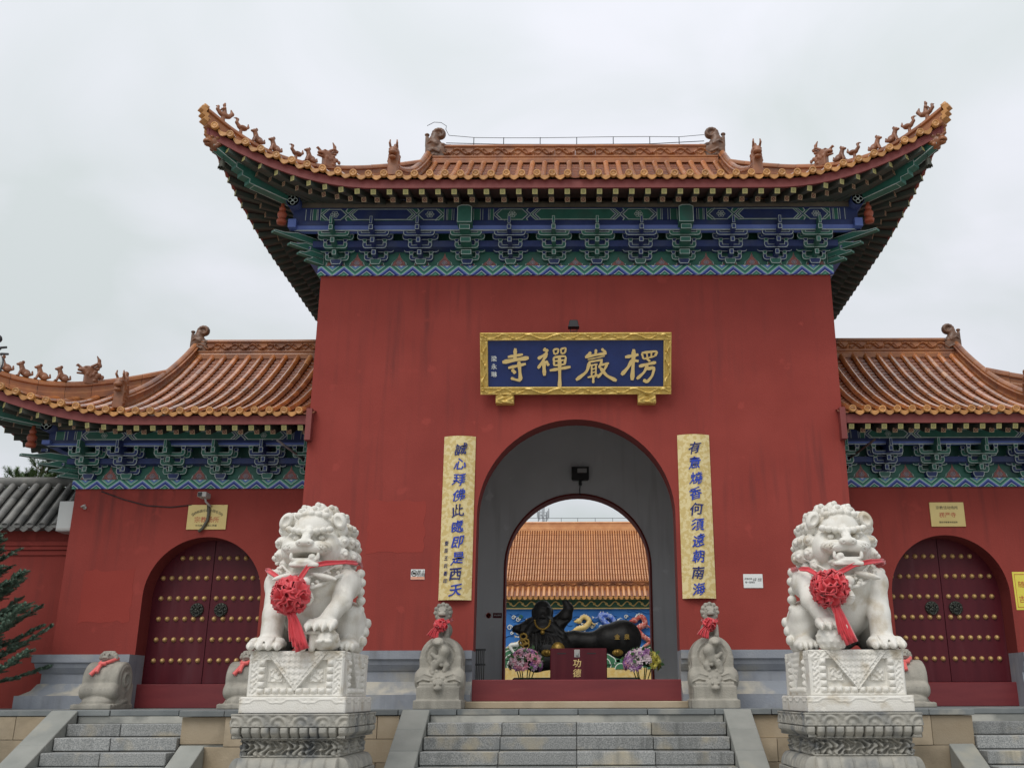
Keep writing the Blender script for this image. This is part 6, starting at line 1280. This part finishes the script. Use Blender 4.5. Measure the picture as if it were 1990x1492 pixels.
for i in range(4): S.cap(q_(1003, 1217+2.6*i, -.2), q_(995, 1219+2.6*i, -.24), .02, .015, .006)
S.chain([q_(1080, 1250), q_(1115, 1243), q_(1150, 1246), q_(1180, 1240), q_(1212, 1240)], [.20, .16, .16, .24, .30], .05).ell(q_(1207, 1242), (.33, .28, .34), .05).chain([q_(1100, 1236, -.12), q_(1104, 1250, -.15), q_(1100, 1262, -.15)], .03, .01)
S.chain([q_(1090, 1280, -.25), q_(1040, 1285, -.35), q_(1020, 1275, -.25)], [.16, .17, .14], .05)
for i in range(9): S.chain([q_(1030+6*i, 1226+abs(i-4)*1.5, -.30), q_(1026+8*i, 1250, -.40), q_(1022+9*i, 1272, -.42)], .024, .025, True)
for i in range(5): S.chain([q_(1082+4*i, 1206-3*i, -.16), q_(1086+5*i, 1222-2*i, -.2), q_(1082+6*i, 1246, -.22)], .020, .02, True)
for i in range(4): S.chain([q_(1014+5*i, 1214+i, -.2), q_(1010+5*i, 1226+2*i, -.25), q_(1016+5*i, 1240, -.28)], .018, .02, True)
for i in range(6): S.chain([q_(1110+13*i, 1230-1.2*i, -.16-.02*i), q_(1114+13*i, 1248, -.24-.02*i)], .014, .03, True)
S.chain([q_(1072, 1212, -.2), q_(1092, 1232, -.22), q_(1096, 1262, -.22)], [.05, .06, .05], .03).chain([q_(1034, 1212, -.2), q_(1020, 1236, -.25), q_(1030, 1262, -.3)], [.05, .06, .05], .03)
me = S.mesh('figure', BUD); me.transform(Matrix.Translation(Vector(o0))); obj('figure', me, None, t, fix=False)
mb = MB()
for i in range(17): a = PI*i/16; mb.ball(sp(1053+15*math.cos(a), 1205+17*math.sin(a), -.40), .020, 6, 4)
mb.ball(sp(1053, 1228, -.42), .04, 8, 5); obj('bead_necklace', mb, GILT, t, fix=False)
mb = MB(); mb.lathe([(.001, .03), (.06, .02), (.10, .0), (.12, -.02)], sp(1083, 1263, -.46)[:1] + (SY-.48, sp(1083, 1263)[2]), 14, 0, Matrix.Rotation(PI/2, 3, 'X')); obj('ingot_disc', mb, GILT, t, fix=False)
for u_, v_ in ((1061, 1268), (1199, 1268)): c = sp(u_, v_, -.47); mb = MB().ball(c, (.10, .04, .06), 12, 6); mb.ball((c[0], c[1]-.03, c[2]+.01), (.045, .03, .04), 10, 6); obj('gold_ingot', mb, GILT, t, fix=False)
mb = MB()
for a, (u_, v_) in enumerate(((1016, 1236), (1020, 1246), (1014, 1248), (1021, 1254))): c = sp(u_, v_, -.34); mb.tube([(c[0]+.06*math.cos(k*PI/4), c[1], c[2]+.05*math.sin(k*PI/4)) for k in range(8)], .022, 6, closed=True)
obj('coin_string', mb, GILT, t, fix=False)
mb = MB().lathe([(.001, -.11), (.06, -.09), (.085, -.02), (.05, .05), (.04, .07), (.055, .11), (.03, .15), (.012, .18)], sp(1101, 1192, .02), 14); obj('gourd', mb, GILT, t, fix=False)
mb = MB(); c = sp(1207, 1237, -.34)
for i, ch in enumerate('金泉'): put(mb, text_mb(ch, .10, .02, .002), Matrix.Translation((c[0]-.08+.17*i, c[1]+.0, c[2])))
obj('sack_lettering', mb, GILT, t, fix=False)
# collection box
BY = 1.15; (x0, z1), (x1, _) = W(1068, 1259, BY), W(1178, 1259, BY); t = thing('collection_box', 'dark red wooden collection box with two gold characters behind the threshold', 'box', ((x0+x1)/2, BY, PZ)); xc_ = (x0+x1)/2
obj('body', MB().box(x0, x1, BY, BY+.5, PZ+.001, z1), DOOR, t, bevel=.012)
for u_ in (1090, 1148): x_, z_ = W(u_, 1269, BY); obj('slot', MB().box(x_-.07, x_+.07, BY-.003, BY+.001, z_-.008, z_+.008), BLK, t)
x_, z_ = W(1120, 1269, BY); obj('lock_plate', MB().box(x_-.045, x_+.045, BY-.008, BY+.001, z_-.06, z_+.06), LG, t, bevel=.003); obj('padlock', MB().box(x_-.02, x_+.02, BY-.03, BY-.008, z_-.035, z_+.01), mat('padlock_brass', (.35, .38, .36), .4), t, bevel=.004)
for ch, v_ in (('功', 1288), ('德', 1307)): x_, z_ = W(1120, v_, BY); q = MB(); put(q, text_mb(ch, .135, .003, .004, .1), Matrix.Translation((x_, BY-.0005, z_))); obj('gold_character', q, GOLDL, t, fix=False)
# flower baskets
FL = {k: mat('petal_'+k, c, .5, c2, 9, .3, .7) for k, c, c2 in (('pink', (.50, .16, .24), (.60, .32, .38)), ('white', (.62, .55, .56), (.55, .38, .46)), ('violet', (.22, .07, .25), (.36, .17, .38)), ('yellow', (.66, .58, .08), (.58, .55, .16)))}
LEAF = mat('leaf', (.030, .085, .025), .5, (.05, .12, .035), 8, .3, .7)
def bloom_mesh(m, rs):
    mb = MB()
    for ring, (np_, l, up) in enumerate(((9, .085, .25), (8, .07, .7), (6, .05, 1.3))):
        for i in range(np_):
            a = 2*PI*i/np_+ring*.3+rs.uniform(-.1, .1); d = Vector((math.cos(a), math.sin(a), 0)); s_ = Vector((-d.y, d.x, 0)); p0 = d*.008; p1 = d*l*.55+Vector((0, 0, l*.4*up)); p2 = d*l+Vector((0, 0, l*.55*up-.01))
            w = l*.30; mb.add([p0, p1-s_*w, p2, p1+s_*w, p1+Vector((0, 0, -.008))], [(0, 1, 4), (0, 4, 3), (1, 2, 4), (4, 2, 3)], 0, True)
    return mb.mesh('blossom', m)
rs = random.Random(5); BLM = {k: bloom_mesh(m, rs) for k, m in FL.items()}
BASK = mat('wicker_yellow', (.55, .42, .10), .6, (.40, .28, .06), 30, .4, .6)
for (ul, ur, vt, vb), kinds, lab in (((988, 1052, 1262, 1312), ('pink', 'white', 'pink', 'violet', 'white'), 'basket of pink and white artificial flowers left of the collection box'), ((1210, 1282, 1262, 1312), ('violet', 'violet', 'pink', 'violet', 'white'), 'basket of violet and yellow artificial flowers right of the collection box')):
    FY = 1.35; (x0, z1), (x1, z0) = W(ul, vt, FY), W(ur, vb, FY); c = Vector(((x0+x1)/2, FY, (z0+z1)/2)); t = thing('flower_basket', lab, 'flowers', (c.x, FY, PZ), 'flower baskets')
    obj('basket', MB().lathe([(.13, 0), (.16, .12), (.22, .40), (.21, .41), (.15, .13)], (c.x, FY, PZ+.001), 18), BASK, t, fix=False); mb = MB()
    for i in range(150):
        a = rs.uniform(0, 2*PI); b = rs.uniform(-.5, 1.4); r = Vector(((x1-x0)*.5*math.cos(a)*math.cos(b), .22*math.sin(a)*math.cos(b), .20*math.sin(b)))*rs.uniform(.6, 1.1); p = c+r; d = Vector((rs.uniform(-1, 1), rs.uniform(-1, 1), rs.uniform(-.3, 1))).normalized()*.09; s_ = d.cross(Vector((rs.uniform(-1, 1), rs.uniform(-1, 1), .3))).normalized()*.03
        mb.add([p, p+d*.5-s_, p+d, p+d*.5+s_], [(0, 1, 2, 3)], 0, True)
    for i in range(6): mb.tube([(c.x, FY, PZ+.15), tuple(c+Vector((.2*math.cos(i), .1*math.sin(i), .05)))], .008, 4)
    obj('leaves', mb, LEAF, t, fix=False)
    for i in range(85):
        a = rs.uniform(0, 2*PI); b = rs.uniform(-.35, 1.45); n_ = Vector((math.cos(a)*math.cos(b), math.sin(a)*math.cos(b), math.sin(b))); p = c+Vector((n_.x*(x1-x0)*.46, n_.y*.20, n_.z*.19)); k = rs.choice(kinds)
        if lab.startswith('basket of violet') and n_.x > .45: k = 'yellow'
        if n_.y > .5: continue
        zax = (n_+Vector((0, -.3, .2))).normalized(); M = frame(Vector((0, 0, 1)).cross(zax).normalized() if abs(zax.z) < .95 else Vector((1, 0, 0)), zax)
        inst('blossom', BLM[k], t, p, M @ MZ(rs.uniform(0, 6)), [rs.uniform(.9, 1.25)]*3)
# slatted black gate leaf folded against the left jamb
t = thing('folded_gate', 'black slatted folding gate end beside the left jamb of the archway', 'gate', (-1.50, .45, PZ))
for i in range(7): obj('bar', MB().box(-1.60+.028*i, -1.585+.028*i, .42, .44, PZ+.001, PZ+.86), BLK, t)
for z_ in (.25, .62, .84): obj('rail', MB().box(-1.61, -1.40, .425, .452, PZ+z_, PZ+z_+.03), BLK, t)
# ================================================================== BEHIND: dragon screen wall, great hall, mast
SWY = 18.6; zz_ = lambda v: W(1119, v, SWY)[1]
t = thing('screen_wall', 'blue screen wall with relief dragons over green waves and an orange tile coping', 'wall', (0, SWY, PZ))
SKYB = mat('relief_blue', (.020, .135, .42), .6, (.030, .18, .50), 2, .3, .7, .2, 20); WAVG = mat('relief_green', (.025, .12, .055), .6, (.05, .2, .09), 4, .3, .7); YEL = mat('relief_yellow', (.62, .40, .10), .55, (.70, .55, .25), 8, .3, .7); DRB = mat('relief_dragon_blue', (.035, .10, .50), .5, (.30, .40, .68), 12, .4, .6); DRR = mat('relief_dragon_red', (.42, .055, .035), .5, (.58, .25, .2), 12, .45, .6); WHR = mat('relief_white', (.68, .68, .62), .6); FRZ = mat('frieze_green', (.03, .10, .055), .6)
obj('wall', MB().box(-9, 9, SWY, SWY+.5, PZ, zz_(1163)), SKYB, t); obj('base_band', MB().box(-9, 9, SWY-.08, SWY, PZ, zz_(1297)), YEL, t)
mb = MB(); rs2 = random.Random(3)
for i in range(70): x_, z_ = rs2.uniform(-4, 4), rs2.uniform(zz_(1235), zz_(1183)); mb.tube([(x_+.10*k, SWY-.012, z_+.03*math.sin(k*2.2+i)) for k in range(rs2.randint(3, 7))], .022, 5)
obj('cloud_relief', mb, SKYB, t, fix=False)
def waves(cx_, base, n, r0, m):
    for k in range(n):
        mb = MB()
        for j, (rr, mm) in enumerate(((1.0, 0), (.94, 1), (.70, 0), (.64, 1), (.40, 0), (.34, 1))):
            P = [(cx_+k*r0*1.05+r0*rr*math.cos(PI*i/14), base+(k % 2)*.16+r0*rr*math.sin(PI*i/14)) for i in range(15)]; mb.prism(P[::-1][::-1], SWY-.04-.012*j-.02*(k % 2), SWY-.001, 'y', mm)
        obj('wave_relief', mb, [WHR, m], t, fix=False)
for a in (-3.5, -2.1, -1.2, .2, 1.1, 2.0, 3.0): waves(a, zz_(1285)+.15*math.sin(a*3), 2, .52, WAVG)
waves(-2.6, zz_(1300), 6, .5, WAVG); waves(.4, zz_(1300), 6, .5, WAVG)
def dragon(pts, m, r):
    P = [Vector(sp_) for sp_ in pts]; mb = MB(); n = len(P); fine = []
    for i in range(n-1):
        for k in range(6):
            f = k/6; p0, p1, p2, p3 = P[max(0, i-1)], P[i], P[i+1], P[min(n-1, i+2)]; fine.append(.5*((2*p1)+(p2-p0)*f+(2*p0-5*p1+4*p2-p3)*f*f+(3*p1-p0-3*p2+p3)*f**3))
    fine.append(P[-1]); m_ = len(fine); rad = [r*(.45+.75*math.sin(PI*min(1, (i/m_)*.85+.15))) for i in range(m_)]; mb.tube(fine, rad, 8, 0)
    for i in range(2, m_-2, 2): mb.ball(fine[i]+Vector((0, -rad[i]*.4, rad[i]*.9)), rad[i]*.3, 5, 4, 1)
    h = fine[0]; mb.ball(h, (r*1.5, r, r*1.2), 8, 6); mb.ball(h+Vector((-r*1.3, -.02, -r*.3)), (r*1.0, r*.8, r*.6), 8, 5)
    for e in (0, 1): mb.tube([h+Vector((.2*r, 0, r)), h+Vector((r*(1+e), 0, r*(2.4+.4*e))), h+Vector((r*(2+e), 0, r*2.4))], [r*.25, r*.2, r*.06], 5, 1)
    for i in (m_//3, 2*m_//3):
        q = fine[i]
        for sg in (-1, 1): mb.tube([q, q+Vector((sg*r*2, -.02, -r*1.5)), q+Vector((sg*r*3, -.02, -r*1.2))], [r*.4, r*.3, r*.2], 5); [mb.tube([q+Vector((sg*r*3, -.02, -r*1.2)), q+Vector((sg*r*(3.8+.1*k), -.02, -r*(1.8-.6*k)))], [r*.18, r*.05], 4, 1) for k in range(3)]
    return mb
def wp(u, v): x_, z_ = W(u, v, SWY-.1); return (x_, SWY-.10, z_)
obj('dragon_relief', dragon([wp(*p) for p in ((1196, 1213), (1186, 1198), (1166, 1194), (1174, 1208), (1192, 1222), (1178, 1232), (1160, 1228))], DRB, .075), [DRB, WHR], t, fix=False)
obj('dragon_relief', dragon([wp(*p) for p in ((1232, 1205), (1246, 1198), (1252, 1212), (1238, 1222), (1248, 1236), (1262, 1246), (1250, 1256))], DRR, .08), [DRR, WHR], t, fix=False)
obj('dragon_relief', dragon([wp(*p) for p in ((1124, 1206), (1134, 1198), (1144, 1206), (1136, 1218), (1120, 1222), (1110, 1236), (1130, 1250))], YEL, .075), [YEL, WHR], t, fix=False)
obj('dragon_relief', dragon([wp(*p) for p in ((1018, 1212), (1005, 1222), (1018, 1236), (1006, 1250), (990, 1254), (998, 1268))], YEL, .07), [WHR, YEL], t, fix=False)
rs2 = random.Random(11); mb = MB()
for i in range(46):                                   # small cloud scrolls and spray between the dragons
    u_, v_ = rs2.uniform(985, 1262), rs2.uniform(1188, 1262); c = Vector(wp(u_, v_)); r = rs2.uniform(.05, .10)
    mb.tube([c+Vector((r*(1-k*.07)*math.cos(k*.8), .05, r*(1-k*.07)*math.sin(k*.8))) for k in range(11)], .018, 5, rs2.choice((0, 0, 1, 2)))
obj('spray_relief', mb, [WHR, WAVG, YEL], t, fix=False)
obj('frieze', MB().box(-9, 9, SWY-.06, SWY, zz_(1181), zz_(1165)), FRZ, t); mb = MB(); zf = (zz_(1181)+zz_(1165))/2
for i in range(26): x_ = -5.2+.4*i; mb.tube([(x_+.05*k, SWY-.07, zf+.075*math.sin(k*PI/4)) for k in range(9)], .022, 5); mb.ball((x_+.2, SWY-.07, zf), .05, 6, 4)
obj('frieze_scroll', mb, YEL, t, fix=False); obj('frieze_edge', MB().box(-9, 9, SWY-.09, SWY-.001, zz_(1183), zz_(1181)), YEL, t); obj('frieze_edge', MB().box(-9, 9, SWY-.10, SWY-.001, zz_(1165), zz_(1163)), YEL, t)
TLB = mat('far_tile', (.58, .27, .10), .3, (.46, .18, .055), 3, .3, .7, objrand=.12, coat=.5)
covS = MB()
z0, z1 = zz_(1163)+.02, W(1119, 1141, SWY-.05)[1]; sx_ = .178; n = 8
mb = MB().add([(-9, SWY-.38, z0-.03), (9, SWY-.38, z0-.03), (9, SWY+.1, z1), (-9, SWY+.1, z1)], [(0, 1, 2, 3)]); mb.add([(-9, SWY-.38, z0-.03), (9, SWY-.38, z0-.03), (9, SWY+.1, z0-.05), (-9, SWY+.1, z0-.05)], [(3, 2, 1, 0)]); obj('coping_bed', mb, PANT, t)
Lc_ = math.hypot(.48, z1-z0); me = cover_mesh(1.0, .048, .055, 6, 'coping_tile'); me.materials.clear(); me.materials.append(TLB)
for i in range(56):
    x_ = -5+.178*i; a = Vector((x_, SWY-.40, z0)); b = Vector((x_, SWY+.1, z1+.02)); inst('coping_tile', me, t, a, frame(b-a), (1, (b-a).length, 1)); inst('coping_drip', DRIP, t, (x_+.089, SWY-.39, z0-.01), None, (.95, 1, 1.3))
n_ = 30; wz = (zz_(1127)-zz_(1141)); cm = carved_mesh(.38, wz-.12, 'coping_ridge_block')
for i in range(26): inst('coping_ridge_block', cm, t, (-5+.385*i, SWY+.16, zz_(1141)+.06))
obj('coping_ridge', MB().box(-9, 9, SWY+.09, SWY+.24, zz_(1141)-.02, zz_(1141)+.055), TILED, t); obj('coping_ridge', MB().box(-9, 9, SWY+.08, SWY+.25, zz_(1127)-.055, zz_(1127)), TILED, t)
# great hall roof
HY0, HY1 = 33.0, 39.0
t = thing('great_hall', 'large hall with a long orange tiled roof behind the dragon wall', 'temple hall', (0, HY1, PZ)); z0, z1 = W(1119, 1172, HY0)[1], W(1119, 1028, HY1)[1]
def hz(f): return z0+(z1-z0)*(.72*f+.28*f*f)
mb = MB()
for i in range(12): mb.add([(-14, HY0+(HY1-HY0)*i/12, hz(i/12)), (14, HY0+(HY1-HY0)*i/12, hz(i/12)), (14, HY0+(HY1-HY0)*(i+1)/12, hz((i+1)/12)), (-14, HY0+(HY1-HY0)*(i+1)/12, hz((i+1)/12))], [(0, 1, 2, 3)])
mb.add([(-14, HY1, z1), (14, HY1, z1), (14, HY1+6, z0), (-14, HY1+6, z0)], [(0, 1, 2, 3)]); obj('roof_bed', mb, PANT, t)
mb = MB(); N_ = 14
for i in range(N_): 
    f0, f1 = i/N_, (i+1)/N_; y0_, y1_ = HY0+(HY1-HY0)*f0, HY0+(HY1-HY0)*f1
    mb.add([(.042*math.cos(PI*k/4), y0_-HY0, hz(f0)-z0+.042*math.sin(PI*k/4)+.01) for k in range(5)] + [(.038*math.cos(PI*k/4), y1_-HY0, hz(f1)-z0+.038*math.sin(PI*k/4)) for k in range(5)], [(k, k+1, 6+k, 5+k) for k in range(4)], 0, True)
rowme = mb.mesh('tile_row', TLB); rowme.transform(Matrix.Diagonal((1.05, 1, 1, 1)))
for i in range(110): inst('tile_row', rowme, t, (-7.2+.132*i, HY0, z0))
dashes = MB()
for i in range(109):
    for k in range(40):
        f = (k+.5)/40; y_ = HY0+(HY1-HY0)*f; x_ = -7.2+.132*(i+.5); dashes.add([(x_-.026, y_-.06, hz(f)+.018), (x_+.026, y_-.06, hz(f)+.018), (x_+.026, y_+.05, hz(f)+.012), (x_-.026, y_+.05, hz(f)+.012)], [(0, 1, 2, 3)])
obj('pan_tiles', dashes, TILE, t, fix=False, kind='stuff')
obj('ridge', MB().sweep([(-.14, -.1), (-.14, .05), (-.10, .08), (-.10, .30), (-.14, .33), (-.10, .40), (.10, .40), (.14, .33), (.10, .30), (.10, .08), (.14, .05), (.14, -.1)], [(-14, HY1, z1), (14, HY1, z1)]), TLB, t)
obj('wall', MB().box(-13, 13, HY0+1, HY1+5, PZ, z0+.9), RED, t)
tw = obj('ridge_wire', MB().tube([(-6, HY1, z1+.62), (6, HY1, z1+.60)], .012, 4), IRON, t)
for u_ in (1058, 1090, 1122, 1156, 1190): x_, _ = W(u_, 1010, HY1); obj('wire_post', MB().tube([(x_, HY1, z1+.38), (x_, HY1, z1+.62)], .012, 4), IRON, t)
# telecom mast far behind
MY = 150.0; t = thing('telecom_mast', 'grey telecom mast with antenna panels far behind the hall roof', 'mast', (W(1055, 990, MY)[0], MY, 0)); x_, zt2 = W(1055, 978, MY); GMT = mat('galvanised', (.36, .38, .40), .5, metal=.4)
obj('pole', MB().tube([(x_, MY, 0), (x_, MY, zt2)], .18, 8), GMT, t)
for k in range(8): a = 2*PI*k/8+.2; r = .95; zb3 = W(1055, 995+(k % 2)*6, MY)[1]; obj('antenna_panel', MB().box(x_+r*math.cos(a)-.10, x_+r*math.cos(a)+.10, MY+r*math.sin(a)-.06, MY+r*math.sin(a)+.06, zb3-.9, zb3+.7), GMT, t); obj('support_arm', MB().tube([(x_, MY, zb3), (x_+r*math.cos(a), MY+r*math.sin(a), zb3)], .05, 5), GMT, t)
# ================================================================== LEFT: grey-tiled boundary wall, trees, lamp
GT = mat('grey_roof_tile', (.155, .155, .15), .7, (.24, .235, .22), 6, .3, .7, .3, 40, (.09, .092, .09), 2.2, .5, .68, objrand=.2); BWY = 1.9
for sx in (-1,):
    t = thing('boundary_wall', 'red boundary wall with grey tiled coping behind the spruce on the left', 'wall', (sx*11, BWY, PZ)); xa, xb = sorted((sx*(WX+.004), sx*14.5)); zt = W(1119, 1023, BWY)[1]
    obj('wall', MB().box(xa, xb, BWY, BWY+.5, PZ, zt), RED, t)
    for v_, o_ in ((1050, .07), (1058, .045), (1068, .025)): z_ = W(1119, v_, BWY)[1]; obj('string_course', MB().box(xa, xb, BWY-o_, BWY-.001, z_-.07, z_), RED, t)
    ze = W(1119, 1021, BWY-.28)[1]; zr2 = W(1119, 938, BWY+.55)[1]
    mb = MB().add([(xa, BWY-.25, ze), (xb, BWY-.25, ze), (xb, BWY+.55, zr2-.06), (xa, BWY+.55, zr2-.06)], [(0, 1, 2, 3)]); mb.add([(xa, BWY+1.35, ze), (xb, BWY+1.35, ze), (xb, BWY+.55, zr2-.06), (xa, BWY+.55, zr2-.06)], [(3, 2, 1, 0)]); mb.add([(xa, BWY-.25, ze), (xb, BWY-.25, ze), (xb, BWY+.1, ze-.03), (xa, BWY+.1, ze-.03)], [(3, 2, 1, 0)]); obj('coping_bed', mb, GT, t)
    gm = cover_mesh(.27, .055, .064, 8, 'grey_tile'); gm.materials.clear(); gm.materials.append(GT); a0 = Vector((0, BWY-.28, ze+.02)); b0 = Vector((0, BWY+.55, zr2)); nT = round((b0-a0).length/.255)
    gd = MB().lathe([(.001, .006), (.03, .006), (.045, .014), (.060, .012), (.063, 0), (.06, -.04)], n=12, M=Matrix.Rotation(PI/2, 3, 'X')).mesh('grey_disc', GT); dm = DRIP.copy(); dm.materials.clear(); dm.materials.append(GT)
    k = 0
    while abs(xa if sx < 0 else xb) and .10+.215*k < 4.2:
        x_ = sx*(WX+.10+.215*k); k += 1
        for j in range(nT): f0 = j/nT; p = a0.lerp(b0, f0); inst('grey_tile', gm, t, (x_, p.y, p.z+random.uniform(-.004, .004)), frame(b0-a0))
        inst('grey_disc', gd, t, (x_, a0.y-.005, a0.z+.02), None); inst('grey_drip', dm, t, (x_+.107, a0.y+.02, a0.z-.02), None, (1.1, 1, 1.3))
    obj('coping_ridge', MB().tube([(xa, BWY+.55, zr2+.04), (xb, BWY+.55, zr2+.04)], .09, 10), GT, t)
NEED = mat('spruce_needles', (.060, .115, .075), .6, (.13, .20, .15), 14, .3, .7, col3=(.16, .20, .13), scale3=7, lo3=.62, hi3=.75); BARK = mat('bark', (.10, .075, .05), .9, (.15, .115, .08), 12, .3, .7); PINE = mat('pine_needles', (.06, .11, .030), .6, (.12, .19, .06), 6, .3, .7)
def twig(V, Fc, p, d, L_, r, n, rs):                  # a shoot densely set with needles
    d = d.normalized(); a = d.orthogonal().normalized(); b = d.cross(a)
    for i in range(n):
        f = rs.random(); th = rs.uniform(0, 2*PI); o = (a*math.cos(th)+b*math.sin(th)); q = p+d*L_*f; t_ = q+(o*.8+d*.62)*r*(1.05-.35*f); s_ = d.cross(o)*.0055
        k = len(V); V += [q-s_, q+s_, t_]; Fc.append((k, k+1, k+2))
def spruce(name, label, base, h, rad, seed, z_lo=.15, m=None, cat='tree', sector=None):
    rs = random.Random(seed); t = thing(name, label, cat, base); B = Vector(base); mb = MB().tube([B, B+Vector((0, 0, h*.5)), B+Vector((0, 0, h))], [.09, .055, .012], 8); V = []; Fc = []
    z_ = h*z_lo
    while z_ < h*.99:
        f = z_/h; L_ = rad*(1-f)**.85+.10; nb = 7
        for i in range(nb):
            a = 2*PI*i/nb+rs.uniform(-.35, .35)+z_*2.3; d = Vector((math.cos(a), math.sin(a), rs.uniform(.22, .60)+.5*f)); l = L_*rs.uniform(.75, 1.12); p0 = B+Vector((0, 0, z_)); tip = p0+d.normalized()*l; mb.tube([p0, p0.lerp(tip, .5)+Vector((0, 0, -.04*l)), tip], [.018, .011, .004], 5)
            if sector and not sector(tip): continue
            nt_ = max(5, int(l/.065))
            for k in range(nt_):
                g = .25+.75*(k+rs.random())/nt_; q = p0.lerp(tip, g)+Vector((0, 0, -.04*l*math.sin(PI*g)));
                for sg in (-1, 1):
                    sd = Vector((-d.y, d.x, 0)).normalized()*sg; dd = (d.normalized()*.8+sd*rs.uniform(.5, 1.0)+Vector((0, 0, rs.uniform(-.25, .35)))); twig(V, Fc, q, dd, rs.uniform(.10, .19)*(1.25-.4*g), .045, 90, rs)
            twig(V, Fc, tip-d.normalized()*.12, d, .17, .040, 70, rs)
        z_ += rs.uniform(.17, .24)
    obj('trunk', mb, BARK, t, fix=False); me = bpy.data.meshes.new('crown'); me.from_pydata([tuple(v) for v in V], [], Fc); me.materials.append(m or NEED); obj('crown', me, None, t, fix=False)
spruce('spruce_tree', 'blue-green spruce at the left edge in front of the red boundary wall', (-9.42, .35, PZ), 2.75, 1.45, 4, .10)
for i, (u_, v_, Yp, r) in enumerate(((36, 921, 7.0, .5), (82, 902, 6.5, .75), (120, 900, 6.8, .75))):
    x_, z_ = W(u_, v_, Yp); rs = random.Random(20+i); t = thing('pine_tree', 'green pine top showing above the grey coping, %s of three' % ('leftmost', 'middle', 'rightmost')[i], 'tree', (x_, Yp, PZ), 'pines behind the boundary wall'); B = Vector((x_, Yp, PZ)); h = z_-PZ
    mb = MB().tube([B, B+Vector((.05, 0, h*.6)), B+Vector((0, 0, h))], [.10, .06, .015], 7); V = []; Fc = []
    for k in range(60):
        f = rs.uniform(.55, 1); a = rs.uniform(0, 2*PI); l = r*(1.15-f)*1.3+.12; p0 = B+Vector((0, 0, h*f-.1)); tip = p0+Vector((math.cos(a)*l, math.sin(a)*l, l*.55)); mb.tube([p0, tip], [.018, .008], 4)
        for j in range(5): q = p0.lerp(tip, .35+.65*j/4); twig(V, Fc, q, (tip-p0).normalized()+Vector((rs.uniform(-.7, .7), rs.uniform(-.7, .7), .9)), .18, .12, 60, rs)
    for j in range(4): twig(V, Fc, B+Vector((0, 0, h-.3)), Vector((rs.uniform(-.3, .3), rs.uniform(-.3, .3), 1)), .34, .10, 110, rs)
    obj('trunk', mb, BARK, t, fix=False); me = bpy.data.meshes.new('crown'); me.from_pydata([tuple(v) for v in V], [], Fc); me.materials.append(PINE); obj('crown', me, None, t, fix=False)
# street lamp whose dark scroll arms reach in at the left edge
Yl = -5.5; x_, z_ = W(-14, 690, Yl); t = thing('street_lamp', 'dark street lamp with scroll arms and white globe cut by the left edge', 'street lamp', (x_, Yl, 0))
obj('post', MB().tube([(x_, Yl, 0), (x_, Yl, z_+.05)], [.06, .04], 10), IRON, t); obj('globe', MB().ball((x_+.045, Yl, z_-.07), (.075, .075, .10), 14, 9), mat('opal_glass', (.72, .74, .72), .3), t); mb = MB()
mb.ball((x_+.02, Yl, z_+.20), .045, 8, 6); mb.tube([(x_, Yl, z_+.03), (x_+.07, Yl, z_+.10), (x_+.13, Yl, z_+.105)], [.02, .014, .012], 6); mb.tube([(x_+.02, Yl, z_+.0), (x_+.09, Yl, z_+.03), (x_+.16, Yl, z_+.028)], [.02, .014, .012], 6); mb.tube([(x_+.02, Yl, z_+.06), (x_+.115, Yl, z_-.03), (x_+.11, Yl, z_-.17)], [.015, .012, .008], 6); mb.tube([(x_, Yl, z_), (x_, Yl, z_+.22)], .02, 6)
obj('scroll_arms', mb, IRON, t, fix=False)
